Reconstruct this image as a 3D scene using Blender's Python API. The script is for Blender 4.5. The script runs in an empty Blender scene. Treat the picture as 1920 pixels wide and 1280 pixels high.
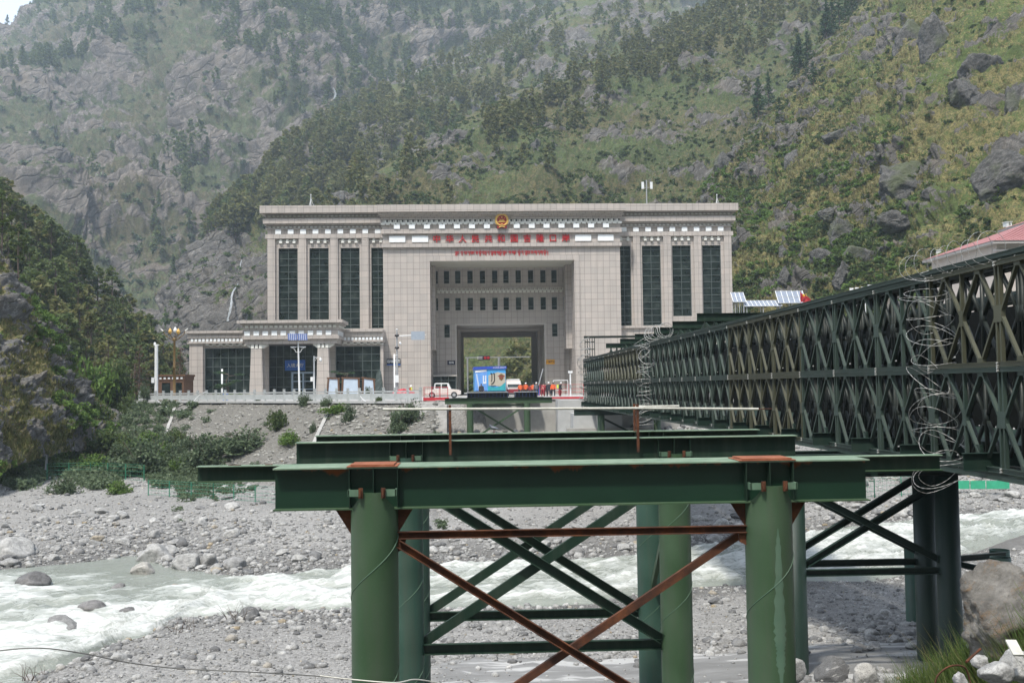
import bpy, math, random
import numpy as np
from mathutils import Vector, Matrix
R = math.radians
C = bpy.context.scene.collection
scene = bpy.context.scene
rnd = random.Random(7)

# ------------------------------------------------------------------ camera
F = 1867.0                       # focal length in photo pixels (35 mm lens)
EYE = Vector((0.0, 0.0, 1.25))   # z = 0 is the paved terrace of the border gate
_d = Vector((-72.0, -86.0, -F)).normalized()          # world +Y seen from the camera
_u0 = Vector((-math.sin(R(0.64)), math.cos(R(0.64)), 0.0))
_u = (_u0 - _d * _u0.dot(_d)).normalized()            # world +Z seen from the camera
_x = _d.cross(_u).normalized()                        # world +X
W2C = Matrix((( _x.x, _d.x, _u.x), (_x.y, _d.y, _u.y), (_x.z, _d.z, _u.z)))
C2W = W2C.transposed()
cam_data = bpy.data.cameras.new('camera'); cam_data.sensor_width = 36.0; cam_data.lens = 36.0 * F / 1920.0
cam_data.clip_end = 20000.0; cam_data.clip_start = 0.1
cam = bpy.data.objects.new('camera', cam_data); C.objects.link(cam)
cam.matrix_world = Matrix.Translation(EYE) @ C2W.to_4x4()
scene.camera = cam

# ------------------------------------------------------------------ world, sun, exposure
SUN_EL, SUN_AZ = 62.0, 208.0      # azimuth clockwise from +Y: behind the camera, to the left
world = bpy.data.worlds.new('World'); scene.world = world; world.use_nodes = True
wn = world.node_tree; wn.nodes.clear()
sky = wn.nodes.new('ShaderNodeTexSky'); sky.sky_type = 'NISHITA'; sky.sun_disc = False
sky.sun_elevation = R(SUN_EL); sky.sun_rotation = R(SUN_AZ); sky.air_density = 1.0; sky.dust_density = 3.0; sky.altitude = 1800
bg = wn.nodes.new('ShaderNodeBackground'); bg.inputs['Strength'].default_value = 0.15
wo = wn.nodes.new('ShaderNodeOutputWorld')
hs = wn.nodes.new('ShaderNodeHueSaturation'); hs.inputs['Saturation'].default_value = 0.45   # thin cloud and dust whiten the sky
wn.links.new(sky.outputs[0], hs.inputs['Color']); wn.links.new(hs.outputs[0], bg.inputs[0]); wn.links.new(bg.outputs[0], wo.inputs[0])
sl = bpy.data.lights.new('sun', 'SUN'); sl.energy = 2.3; sl.angle = R(4.0); sl.color = (1.0, 0.95, 0.87)
so = bpy.data.objects.new('sun', sl); C.objects.link(so)
_sd = Vector((math.sin(R(SUN_AZ)) * math.cos(R(SUN_EL)), math.cos(R(SUN_AZ)) * math.cos(R(SUN_EL)), math.sin(R(SUN_EL))))
so.rotation_euler = _sd.to_track_quat('Z', 'Y').to_euler(); so.location = _sd * 100
scene.view_settings.view_transform = 'Standard'; scene.view_settings.look = 'None'
scene.view_settings.gamma = 1.0; scene.view_settings.exposure = 1.42
scene.cycles.max_bounces = 6; scene.cycles.diffuse_bounces = 3; scene.cycles.glossy_bounces = 2
scene.cycles.transmission_bounces = 3; scene.cycles.volume_bounces = 1; scene.cycles.transparent_max_bounces = 8
scene.cycles.use_adaptive_sampling = True

# ------------------------------------------------------------------ projection
def ray(px, py):
    return C2W @ Vector((px - 960.0, 640.0 - py, -F))
def at(px, py, y):                       # world point on the plane Y = y seen at a photo pixel
    r = ray(px, py); return EYE + r * (y / r.y)
def atz(px, py, z):                      # world point on the plane Z = z
    r = ray(px, py); return EYE + r * ((z - EYE.z) / r.z)
def project(P):                          # (n,3) array -> photo pixels, depth
    P = np.asarray(P, float) - np.array(EYE)
    q = P @ np.array(C2W)                # C2W columns = camera axes in the world
    return 960 + F * q[:, 0] / -q[:, 2], 640 - F * q[:, 1] / -q[:, 2], -q[:, 2]

# ------------------------------------------------------------------ noise (numpy gradient noise)
_prng = np.random.RandomState(11)
_perm = _prng.permutation(256); _perm = np.concatenate([_perm, _perm, _perm])
_g = _prng.normal(size=(256, 3)); _g /= np.linalg.norm(_g, axis=1)[:, None]
def perlin(p):
    p = np.asarray(p, float); i = np.floor(p).astype(int); f = p - i; u = f * f * f * (f * (f * 6 - 15) + 10); i &= 255
    out = 0
    for dx in (0, 1):
        for dy in (0, 1):
            for dz in (0, 1):
                h = _perm[_perm[_perm[i[:, 0] + dx] + i[:, 1] + dy] + i[:, 2] + dz] & 255
                g = _g[h]; d = (g * (f - np.array([dx, dy, dz]))).sum(1)
                w = (u[:, 0] if dx else 1 - u[:, 0]) * (u[:, 1] if dy else 1 - u[:, 1]) * (u[:, 2] if dz else 1 - u[:, 2])
                out = out + w * d
    return out
def fbm(p, scale, octs=5, gain=0.5, ridged=False, lac=2.03):
    p = np.asarray(p, float) / scale; a, s, out = 1.0, 0.0, 0
    for k in range(octs):
        n = perlin(p + 17.3 * k) * 1.6
        if ridged: n = 1 - 2 * np.abs(n)
        out = out + a * n; s += a; a *= gain; p = p * lac
    return out / s

# ------------------------------------------------------------------ mesh builder
class MB:
    def __init__(s): s.v = []; s.f = []; s.m = []; s.smooth = []
    def add(s, vs, fs, mi=0, sm=False):
        n = len(s.v); s.v += [tuple(v) for v in vs]
        for f in fs: s.f.append(tuple(i + n for i in f)); s.m.append(mi); s.smooth.append(sm)
    def box(s, x0, x1, y0, y1, z0, z1, mi=0):
        vs = [(x, y, z) for z in (z0, z1) for y in (y0, y1) for x in (x0, x1)]
        s.add(vs, [(0, 2, 3, 1), (4, 5, 7, 6), (0, 1, 5, 4), (2, 6, 7, 3), (0, 4, 6, 2), (1, 3, 7, 5)], mi)
    def cbox(s, c, d, mi=0):
        s.box(c[0]-d[0]/2, c[0]+d[0]/2, c[1]-d[1]/2, c[1]+d[1]/2, c[2]-d[2]/2, c[2]+d[2]/2, mi)
    def prism(s, poly, axis, a0, a1, mi=0):
        n = len(poly)
        def P(p, a): return (a, p[0], p[1]) if axis == 'x' else ((p[0], a, p[1]) if axis == 'y' else (p[0], p[1], a))
        vs = [P(p, a0) for p in poly] + [P(p, a1) for p in poly]
        s.add(vs, [tuple(range(n)), tuple(range(2*n-1, n-1, -1))] + [(i, i+n, (i+1) % n + n, (i+1) % n) for i in range(n)], mi)
    def frame(s, p, q, up=(0, 0, 1)):
        p, q = Vector(p), Vector(q); d = (q - p); L = d.length; d.normalize(); u = Vector(up)
        if abs(d.dot(u)) > 0.98: u = Vector((0, 1, 0))
        side = d.cross(u).normalized(); u2 = side.cross(d).normalized()
        return p, d, side, u2, L
    def bar(s, p, q, w, h, up=(0, 0, 1), mi=0):           # rectangular bar, w along side, h along up
        p, d, sd, u, L = s.frame(p, q, up)
        vs = [p + d*t + sd*(a*w/2) + u*(b*h/2) for t in (0, L) for a, b in ((-1,-1),(1,-1),(1,1),(-1,1))]
        s.add(vs, [(0,3,2,1),(4,5,6,7),(0,1,5,4),(1,2,6,5),(2,3,7,6),(3,0,4,7)], mi)
    def channel(s, p, q, w, h, t, up=(0, 0, 1), mi=0, flip=1):   # C section, flanges stand out to the side
        p0, d, sd, u, L = s.frame(p, q, up); q = Vector(q)
        s.bar(p0, q, t, h, up, mi)
        for b in (-1, 1):
            o = sd*(flip*(w/2+t/2)) + u*(b*(h/2-t/2)); s.bar(p0+o, q+o, w, t, up, mi)
    def tube(s, pts, r, n=8, mi=0, caps=True, radii=None):
        pts = [Vector(p) for p in pts]; rings = []; prev = None
        for i, p in enumerate(pts):
            d = (pts[min(i+1, len(pts)-1)] - pts[max(i-1, 0)])
            if d.length < 1e-9: d = Vector((0, 0, 1))
            d.normalize()
            if prev is None: prev = d.orthogonal().normalized()
            a = (prev - d*prev.dot(d)); a = a.normalized() if a.length > 1e-6 else d.orthogonal().normalized()
            b = d.cross(a); prev = a; rr = radii[i] if radii else r
            rings.append([p + (a*math.cos(2*math.pi*k/n) + b*math.sin(2*math.pi*k/n))*rr for k in range(n)])
        vs = [v for rg in rings for v in rg]
        fs = [(i*n+k, i*n+(k+1) % n, (i+1)*n+(k+1) % n, (i+1)*n+k) for i in range(len(pts)-1) for k in range(n)]
        s.add(vs, fs, mi, True)
        if caps: s.add(vs[:n], [tuple(range(n-1, -1, -1))], mi); s.add(vs[-n:], [tuple(range(n))], mi)
    def lathe(s, c, prof, n=16, mi=0, sm=True):            # prof: (radius, z)
        vs = [(c[0]+r*math.cos(2*math.pi*k/n), c[1]+r*math.sin(2*math.pi*k/n), c[2]+z) for r, z in prof for k in range(n)]
        fs = [(i*n+k, i*n+(k+1) % n, (i+1)*n+(k+1) % n, (i+1)*n+k) for i in range(len(prof)-1) for k in range(n)]
        s.add(vs, fs, mi, sm)
        if prof[0][0] > 1e-4: s.add(vs[:n], [tuple(range(n-1, -1, -1))], mi)
        if prof[-1][0] > 1e-4: s.add(vs[-n:], [tuple(range(n))], mi)
    def ibeam_x(s, x0, x1, y, ztop, h, bw, tf=0.02, tw=0.012, web=0, fl=0):
        s.box(x0, x1, y-tw/2, y+tw/2, ztop-h+tf, ztop-tf, web)
        s.box(x0, x1, y-bw/2, y+bw/2, ztop-tf, ztop, fl); s.box(x0, x1, y-bw/2, y+bw/2, ztop-h, ztop-h+tf, fl)
    def mesh(s, name, mats, origin=(0, 0, 0)):
        me = bpy.data.meshes.new(name); o = Vector(origin)
        me.from_pydata([(v[0]-o.x, v[1]-o.y, v[2]-o.z) for v in s.v], [], s.f)
        for m in (mats if isinstance(mats, (list, tuple)) else [mats]): me.materials.append(m)
        me.polygons.foreach_set('material_index', s.m); me.polygons.foreach_set('use_smooth', s.smooth)
        me.update(); return me
    def build(s, name, mats, parent=None, label=None, origin=None, world=False):
        """parent: the thing; vertices are given in the thing's own space unless world=True"""
        if not s.v: return None
        if parent is not None:
            o = bpy.data.objects.new(name, s.mesh(name, mats, wloc(parent) if world else (0, 0, 0))); o.parent = parent
        else:
            og = origin if origin is not None else s.base()
            o = bpy.data.objects.new(name, s.mesh(name, mats, og)); o.location = og
        if label: o['label'] = label
        C.objects.link(o); return o
    def base(s):
        a = np.array(s.v); return ((a[:, 0].min()+a[:, 0].max())/2, (a[:, 1].min()+a[:, 1].max())/2, a[:, 2].min())
def wloc(o):
    v = Vector((0, 0, 0))
    while o is not None: v = v + o.location; o = o.parent
    return v
def np_mesh(name, V, Fq, mats, smooth=False, mi=None):      # big arrays straight into a mesh
    V = np.ascontiguousarray(V, dtype=np.float32); Fq = np.ascontiguousarray(Fq, dtype=np.int32); k = Fq.shape[1]
    me = bpy.data.meshes.new(name); me.vertices.add(len(V)); me.vertices.foreach_set('co', V.ravel())
    me.loops.add(Fq.size); me.loops.foreach_set('vertex_index', Fq.ravel())
    me.polygons.add(len(Fq)); me.polygons.foreach_set('loop_start', np.arange(0, Fq.size, k, dtype=np.int32))
    try: me.polygons.foreach_set('loop_total', np.full(len(Fq), k, dtype=np.int32))
    except Exception: pass
    for m in (mats if isinstance(mats, (list, tuple)) else [mats]): me.materials.append(m)
    if smooth: me.polygons.foreach_set('use_smooth', np.ones(len(Fq), dtype=bool))
    if mi is not None: me.polygons.foreach_set('material_index', np.asarray(mi, dtype=np.int32))
    me.update(calc_edges=True); return me
def link(name, me, loc=(0, 0, 0), parent=None):
    o = bpy.data.objects.new(name, me); o.location = loc; o.parent = parent; C.objects.link(o); return o
def tag(o, label=None, cat=None, group=None, kind=None):
    if label: o['label'] = label
    if cat: o['category'] = cat
    if group: o['group'] = group
    if kind: o['kind'] = kind
    return o
def thing(name, label, cat, loc=(0, 0, 0), group=None, rz=0.0):
    o = bpy.data.objects.new(name, None); o.location = loc; o.rotation_euler = (0, 0, rz); o.empty_display_size = 0.3
    C.objects.link(o); return tag(o, label, cat, group)
def copy_tree(o, parent=None):
    c = o.copy(); C.objects.link(c); c.parent = parent
    for ch in [k for k in o.children]: copy_tree(ch, c)
    return c

# ------------------------------------------------------------------ materials
def mat(name, col, rough=0.6, metal=0.0, spec=0.5):
    m = bpy.data.materials.new(name); m.use_nodes = True; n = m.node_tree.nodes; b = n['Principled BSDF']
    b.inputs['Base Color'].default_value = (*col, 1); b.inputs['Roughness'].default_value = rough
    b.inputs['Metallic'].default_value = metal; b.inputs['Specular IOR Level'].default_value = spec
    return m
class NT:                                                    # terse node helper
    def __init__(s, m): s.m = m; s.t = m.node_tree; s.b = s.t.nodes['Principled BSDF']; s._pos = None
    def n(s, typ, **kw):
        x = s.t.nodes.new(typ)
        for k, v in kw.items(): setattr(x, k, v)
        return x
    def l(s, a, b): s.t.links.new(a, b)
    def pos(s):
        if s._pos is None: s._pos = s.n('ShaderNodeNewGeometry')
        return s._pos.outputs['Position']
    def objco(s): return s.n('ShaderNodeTexCoord').outputs['Object']
    def mapped(s, vec, scale=(1, 1, 1), rot=(0, 0, 0)):
        if any(rot):                                     # rotate first, then stretch along the turned axes
            r = s.n('ShaderNodeMapping'); s.l(vec, r.inputs[0]); r.inputs['Rotation'].default_value = rot; vec = r.outputs[0]
        x = s.n('ShaderNodeMapping'); s.l(vec, x.inputs[0]); x.inputs['Scale'].default_value = scale
        return x.outputs[0]
    def noise(s, vec, scale, det=5, rough=0.55, dist=0.0):
        x = s.n('ShaderNodeTexNoise'); s.l(vec, x.inputs['Vector']); x.inputs['Scale'].default_value = scale
        x.inputs['Detail'].default_value = det; x.inputs['Roughness'].default_value = rough; x.inputs['Distortion'].default_value = dist
        return x.outputs['Fac']
    def vor(s, vec, scale, feature='F1', out='Distance', rnd_=1.0):
        x = s.n('ShaderNodeTexVoronoi'); x.feature = feature; s.l(vec, x.inputs['Vector']); x.inputs['Scale'].default_value = scale
        x.inputs['Randomness'].default_value = rnd_; return x.outputs[out]
    def ramp(s, fac, stops, interp='LINEAR'):
        x = s.n('ShaderNodeValToRGB'); x.color_ramp.interpolation = interp; s.l(fac, x.inputs[0]); e = x.color_ramp.elements
        while len(e) < len(stops): e.new(0.5)
        for k, (p, c) in enumerate(stops):
            e[k].position = p; e[k].color = (c, c, c, 1) if isinstance(c, (int, float)) else (*c, 1)
        return x.outputs[0]
    def mix(s, fac, a, b, blend='MIX'):
        x = s.n('ShaderNodeMix'); x.data_type = 'RGBA'; x.blend_type = blend
        for k, v in ((0, fac), (6, a), (7, b)):
            if isinstance(v, (int, float)): x.inputs[k].default_value = v if k == 0 else (v, v, v, 1)
            elif isinstance(v, tuple): x.inputs[k].default_value = (*v, 1)
            else: s.l(v, x.inputs[k])
        return x.outputs[2]
    def math(s, op, a, b=0.0, clamp=False):
        x = s.n('ShaderNodeMath', operation=op); x.use_clamp = clamp
        for k, v in ((0, a), (1, b)):
            if isinstance(v, (int, float)): x.inputs[k].default_value = v
            else: s.l(v, x.inputs[k])
        return x.outputs[0]
    def sep(s, vec):
        x = s.n('ShaderNodeSeparateXYZ'); s.l(vec, x.inputs[0]); return x.outputs
    def comb(s, a, b, c):
        x = s.n('ShaderNodeCombineXYZ')
        for k, v in enumerate((a, b, c)):
            if isinstance(v, (int, float)): x.inputs[k].default_value = v
            else: s.l(v, x.inputs[k])
        return x.outputs[0]
    def col(s, c): s.l(c, s.b.inputs['Base Color'])
    def rough(s, c): s.l(c, s.b.inputs['Roughness'])
    def bump(s, h, strength=0.4, dist=0.05):
        x = s.n('ShaderNodeBump'); x.inputs['Strength'].default_value = strength; x.inputs['Distance'].default_value = dist
        s.l(h, x.inputs['Height']); s.l(x.outputs[0], s.b.inputs['Normal']); return x
def varied(name, c1, c2, scale=3.0, rough=0.6, metal=0.0, bump=0.0, bdist=0.01, det=6, spec=0.5):
    m = mat(name, c1, rough, metal, spec); t = NT(m); p = t.pos(); n = t.noise(p, scale, det, 0.65)
    t.col(t.ramp(n, [(0.3, c1), (0.7, c2)]))
    if bump: t.bump(t.noise(p, scale*4, 4), bump, bdist)
    return m
def paint(name, base, worn, rust_amt=0.0, rough=0.45, scale=1.5, dirt=0.35):
    """weathered steel paint: broad fading, fine scratches, optional rust blooms, grime streaks"""
    m = mat(name, base, rough, 0.0, 0.4); t = NT(m); p = t.pos()
    big = t.noise(p, scale, 6, 0.6); st = t.noise(t.mapped(p, (6, 6, 0.5)), 1.0, 5, 0.6); fine = t.noise(p, 60, 3, 0.7)
    c = t.mix(t.ramp(big, [(0.35, 0.0), (0.7, 1.0)]), base, worn)
    c = t.mix(t.math('MULTIPLY', t.ramp(st, [(0.45, 0.0), (0.75, 1.0)]), dirt), c, (0.06, 0.065, 0.05))
    c = t.mix(t.math('MULTIPLY', t.ramp(fine, [(0.66, 0.0), (0.76, 1.0)]), 0.35), c, (0.22, 0.27, 0.22))
    if rust_amt > 0:
        rn = t.noise(p, 2.2, 8, 0.7)
        c = t.mix(t.ramp(rn, [(0.72 - rust_amt*0.3, 0.0), (0.76 - rust_amt*0.3, 1.0)]), c, (0.16, 0.045, 0.015))
    t.col(c); t.rough(t.ramp(big, [(0.3, rough-0.08), (0.7, rough+0.18)])); t.bump(t.noise(p, 25, 4), 0.12, 0.01)
    return m
# ------------------------------------------------------------------ natural materials
def hill_mat(name, rockc, grassc, dryc, scale=1.0, wet=0.0):
    """steep ground: grass, dry grass and bedrock chosen by the mesh attributes 'rock' and 'dry'"""
    m = mat(name, grassc, 0.95, 0, 0.15); t = NT(m); p = t.pos()
    ar = t.n('ShaderNodeAttribute', attribute_name='rock').outputs['Fac']; ad = t.n('ShaderNodeAttribute', attribute_name='dry').outputs['Fac']
    n1 = t.noise(p, 0.9*scale, 8, 0.7); n2 = t.noise(p, 0.16*scale, 6, 0.65); n3 = t.noise(p, 4.0*scale, 5, 0.7)
    g = t.mix(t.ramp(n2, [(0.35, 0.0), (0.65, 1.0)]), grassc, tuple(c*1.7 for c in grassc))
    d = t.mix(t.ramp(n1, [(0.35, 0.0), (0.65, 1.0)]), tuple(c*0.6 for c in dryc), dryc)
    dm = t.math('ADD', t.math('ADD', t.math('MULTIPLY', t.math('SUBTRACT', n1, 0.5), 2.0), t.math('MULTIPLY', t.math('SUBTRACT', n3, 0.5), 1.6)), ad)
    veg = t.mix(t.ramp(dm, [(0.4, 0.0), (0.62, 1.0)]), g, d)
    sp_ = t.noise(p, 3.4*scale, 6, 0.8); veg = t.mix(t.ramp(sp_, [(0.46, 0.0), (0.56, 0.75)]), veg, tuple(c*0.5 for c in grassc)); veg = t.mix(t.ramp(t.noise(p, 1.7*scale, 7, 0.8), [(0.56, 0.0), (0.64, 0.6)]), veg, tuple(c*0.85 for c in rockc))
    strata = t.noise(t.mapped(p, (0.25*scale, 0.25*scale, 2.2*scale), (0.0, 0.55, 0)), 1.0, 8, 0.7)
    crack = t.noise(t.mapped(p, (1.2*scale, 1.2*scale, 0.35*scale), (0.1, -0.7, 0.3)), 1.0, 7, 0.72)
    rc = t.mix(t.ramp(strata, [(0.3, 0.0), (0.62, 1.0)]), tuple(c*0.45 for c in rockc), rockc)
    rc = t.mix(t.ramp(crack, [(0.52, 0.0), (0.72, 1.0)]), rc, tuple(min(1, c*1.9) for c in rockc))
    n5 = t.noise(p, 6.0*scale, 7, 0.85); rc = t.mix(t.ramp(n5, [(0.38, 0.8), (0.52, 0.0)]), rc, tuple(c*0.3 for c in rockc)); rc = t.mix(t.ramp(n5, [(0.58, 0.0), (0.7, 0.6)]), rc, tuple(min(1, c*2.0) for c in rockc))
    rc = t.mix(t.ramp(n2, [(0.5, 0.0), (0.75, 0.7)]), rc, (0.2, 0.16, 0.11))
    ve = t.n('ShaderNodeTexVoronoi'); ve.feature = 'DISTANCE_TO_EDGE'; ve.inputs['Scale'].default_value = 1.0; dn = t.n('ShaderNodeTexNoise'); dn.inputs['Scale'].default_value = 0.5*scale; t.l(p, dn.inputs['Vector'])
    av = t.n('ShaderNodeVectorMath', operation='MULTIPLY_ADD'); t.l(dn.outputs['Color'], av.inputs[0]); av.inputs[1].default_value = (1.3/scale, 1.3/scale, 1.3/scale); t.l(p, av.inputs[2])
    t.l(t.mapped(av.outputs[0], (0.16*scale, 0.16*scale, 0.5*scale), (0.0, 0.6, 0.2)), ve.inputs['Vector']); ed = t.ramp(ve.outputs['Distance'], [(0.0, 1.0), (0.06, 0.0)])
    rc = t.mix(t.math('MULTIPLY', ed, 0.5), rc, tuple(c*0.18 for c in rockc))
    rm = t.math('ADD', ar, t.math('MULTIPLY', t.math('SUBTRACT', n1, 0.5), 2.2))
    f = t.ramp(rm, [(0.47, 0.0), (0.56, 1.0)])
    t.col(t.mix(f, veg, rc))
    n4 = t.noise(p, 9.0*scale, 6, 0.8)
    h = t.math('ADD', t.math('SUBTRACT', t.math('ADD', t.math('MULTIPLY', strata, 0.3), t.math('MULTIPLY', t.math('ADD', n4, t.math('MULTIPLY', crack, 0.5)), 0.9)), t.math('MULTIPLY', t.math('MULTIPLY', ed, f), 1.0)), t.math('ADD', t.math('MULTIPLY', n1, 0.35), t.math('ADD', t.math('MULTIPLY', n3, 0.6), t.math('MULTIPLY', n5, 0.8))))
    t.bump(h, 0.7, 0.8/scale)
    return m
def leaf_mat(name, c1, c2, c3=None, rough=0.6):
    m = mat(name, c1, rough, 0, 0.25); t = NT(m)
    rp = t.n('ShaderNodeNewGeometry').outputs['Random Per Island']
    oi = t.n('ShaderNodeObjectInfo').outputs['Random']
    c = t.ramp(rp, [(0.0, tuple(x*0.55 for x in c1)), (0.45, c1), (0.8, c2), (1.0, c3 or c2)])
    c = t.mix(t.math('MULTIPLY', oi, 0.45), c, c2); t.col(c)
    tr = t.n('ShaderNodeBsdfTranslucent'); t.l(c, tr.inputs[0]); ms = t.n('ShaderNodeMixShader'); ms.inputs[0].default_value = 0.45
    t.l(t.b.outputs[0], ms.inputs[1]); t.l(tr.outputs[0], ms.inputs[2])
    t.l(ms.outputs[0], t.t.nodes['Material Output'].inputs['Surface']); return m
def stone_mat(name, dark, light, tan=(0.30, 0.24, 0.15), tanf=0.06, rough=0.85):
    m = mat(name, light, rough, 0, 0.3); t = NT(m); p = t.pos(); rp = t.n('ShaderNodeNewGeometry').outputs['Random Per Island']
    oi = t.n('ShaderNodeObjectInfo').outputs['Random']; r = t.math('FRACT', t.math('ADD', rp, oi))
    c = t.ramp(r, [(0.0, dark), (0.35, tuple((a+b)/2 for a, b in zip(dark, light))), (0.8, light), (1-tanf, light), (1.0, tan)])
    n = t.noise(p, 5.0, 8, 0.7); v = t.noise(t.mapped(p, (1, 1, 5), (0.4, 0.3, 0)), 2.2, 6, 0.6)
    c = t.mix(t.ramp(n, [(0.35, 0.55), (0.6, 0.0)]), c, tuple(x*0.45 for x in dark))
    c = t.mix(t.ramp(v, [(0.58, 0.0), (0.66, 0.4)]), c, tuple(min(1, x*1.5) for x in light))
    g_ = t.noise(p, 30.0, 5, 0.75); c = t.mix(t.ramp(g_, [(0.38, 0.45), (0.5, 0.0)]), c, tuple(x*0.4 for x in dark)); t.col(c); t.bump(t.math('ADD', n, t.math('MULTIPLY', g_, 0.35)), 0.8, 0.07); return m
M = {}
M['leaf_pine'] = leaf_mat('pine_needles', (0.08, 0.12, 0.042), (0.13, 0.17, 0.058), (0.17, 0.18, 0.065))
M['leaf_pine_olive'] = leaf_mat('olive_pine_needles', (0.13, 0.15, 0.055), (0.185, 0.19, 0.07), (0.22, 0.18, 0.08))
M['leaf_fir'] = leaf_mat('fir_needles', (0.045, 0.09, 0.045), (0.07, 0.12, 0.055))
M['leaf_dead'] = leaf_mat('dead_needles', (0.09, 0.05, 0.03), (0.13, 0.08, 0.05))
M['leaf_bush'] = leaf_mat('bush_leaves', (0.065, 0.10, 0.032), (0.10, 0.145, 0.045), (0.14, 0.18, 0.06))
M['leaf_grey'] = leaf_mat('grey_green_leaves', (0.075, 0.112, 0.060), (0.135, 0.180, 0.098), (0.225, 0.270, 0.165))
M['leaf_bright'] = leaf_mat('bright_leaves', (0.08, 0.15, 0.03), (0.14, 0.225, 0.05), (0.2, 0.27, 0.07))
M['grass_dry'] = leaf_mat('dry_grass_blades', (0.12, 0.115, 0.045), (0.19, 0.17, 0.075), (0.26, 0.23, 0.11))
M['grass_green'] = leaf_mat('green_grass_blades', (0.06, 0.11, 0.025), (0.11, 0.16, 0.04), (0.2, 0.2, 0.09))
M['grass_mixed'] = leaf_mat('mixed_grass_blades', (0.11, 0.14, 0.045), (0.2, 0.19, 0.075), (0.33, 0.28, 0.13))
M['bark'] = varied('bark', (0.06, 0.045, 0.035), (0.12, 0.09, 0.07), 3.0, 0.9, bump=0.4, bdist=0.05)
M['stone'] = stone_mat('river_stone', (0.13, 0.13, 0.13), (0.43, 0.425, 0.405))
M['stone_dark'] = stone_mat('wet_stone', (0.06, 0.06, 0.06), (0.22, 0.21, 0.2), rough=0.4)
M['cobble'] = stone_mat('embankment_cobble', (0.10, 0.098, 0.09), (0.42, 0.41, 0.37))
M['boulder'] = stone_mat('hill_boulder', (0.13, 0.13, 0.125), (0.27, 0.265, 0.25))

# ------------------------------------------------------------------ ruled mountain faces
def polyl(pts, t):                        # pts (n,3), t in 0..1 by point index, smooth
    pts = np.array([tuple(p) for p in pts]); n = len(pts); x = t*(n-1); i = np.clip(x.astype(int), 0, n-2); f = x-i
    g = lambda k: pts[np.clip(i+k, 0, n-1)]
    p0, p1, p2, p3 = g(-1), g(0), g(1), g(2); f = f[:, None]
    return 0.5*((2*p1) + (-p0+p2)*f + (2*p0-5*p1+4*p2-p3)*f*f + (-p0+3*p1-3*p2+p3)*f**3)
def sstep(a, b, x): t = np.clip((x-a)/(b-a), 0, 1); return t*t*(3-2*t)
HILLS = {}
def hill(name, top, bot, nt, ns, big, bigamp, midamp, fineamp, rockf, dryf, material, back=120.0, rockamp=2.0, sag=0.0, seed=0, rockfn=None, smooth=True):
    T = [at(*p) for p in top]; B = [at(*p) for p in bot]
    t = np.linspace(0, 1, nt); Tp, Bp = polyl(T, t), polyl(B, t)
    nb = 10; s = np.concatenate([np.linspace(0, 1, ns), 1 + np.linspace(0.1, 1, nb)])
    S, TT = np.meshgrid(s, t); P = np.zeros(S.shape + (3,))
    sc = np.clip(S, 0, 1)[..., None]
    P[:] = Bp[:, None, :]*(1-sc) + Tp[:, None, :]*sc
    P[..., 2] -= sag*np.sin(np.pi*np.clip(S, 0, 1))*(np.abs(Tp[:, None, 2]-Bp[:, None, 2]))
    ov = np.clip(S-1, 0, 1); dirb = (Tp-Bp); dirb[:, 2] = 0; dirb /= np.linalg.norm(dirb, axis=1)[:, None]+1e-9
    P += dirb[:, None, :]*(ov*back)[..., None]; P[..., 2] -= (ov**0.8)*back*0.75
    # outward normal of the ruled sheet
    du = np.gradient(P, axis=0); dv = np.gradient(P, axis=1); N = np.cross(dv, du); N /= np.linalg.norm(N, axis=2)[..., None]+1e-9
    N[N[..., 2] < 0] *= -1
    q = P.reshape(-1, 3) + seed*37.0
    fade = np.clip(np.minimum(S, 2-S)*6, 0, 1)
    ridge = fbm(q*np.array([1, 1, 0.5]), big, 4, 0.5, ridged=True).reshape(S.shape)
    mid = 0.3*fbm(q, big*0.28, 5, 0.6, ridged=True).reshape(S.shape) + 1.1*fbm(q+7, big*0.2, 6, 0.7).reshape(S.shape)
    fine = fbm(q, big*0.07, 4, 0.75).reshape(S.shape)*1.5
    rk = fbm(q*np.array([1, 1, 1.6])+91, big*0.22, 5, 0.6).reshape(S.shape)
    rockmask = np.clip((rk + rockf)*3.0 + 0.5, 0, 1)
    if rockfn is not None:
        bx_, by_, _ = project(P.reshape(-1, 3)); rockmask = np.clip(rockmask + rockfn(bx_, by_).reshape(S.shape), 0, 1)
    crest = np.exp(-((S-1)/0.12)**2)
    amp = bigamp*ridge*(1-0.85*crest)*fade + midamp*mid*(1-0.5*crest)*fade + fineamp*fine
    block = np.abs(fbm(q+55, big*0.1, 3, 0.5).reshape(S.shape))
    amp += rockmask*rockamp*(0.5 + 1.6*block)*fade
    amp = amp*(1-0.75*crest)
    P = P + N*amp[..., None]
    px, py, dep = project(P.reshape(-1, 3))
    dry = np.clip(0.5 + dryf + 0.55*fbm(q+13, big*0.5, 4).reshape(S.shape), 0, 1)
    n0, n1 = S.shape; idx = np.arange(n0*n1).reshape(n0, n1)
    Fq = np.stack([idx[:-1, :-1], idx[1:, :-1], idx[1:, 1:], idx[:-1, 1:]], -1).reshape(-1, 4)
    me = np_mesh(name, P.reshape(-1, 3), Fq, material, smooth=smooth)
    for nm, arr in (('rock', rockmask), ('dry', dry)):
        a = me.attributes.new(nm, 'FLOAT', 'POINT'); a.data.foreach_set('value', np.ascontiguousarray(arr.ravel(), dtype=np.float32))
    o = link(name, me); tag(o, kind='structure')
    HILLS[name] = dict(P=P, S=S, T=TT, rock=rockmask, dry=dry, px=px.reshape(S.shape), py=py.reshape(S.shape), N=N, ns=ns)
    return o
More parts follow.
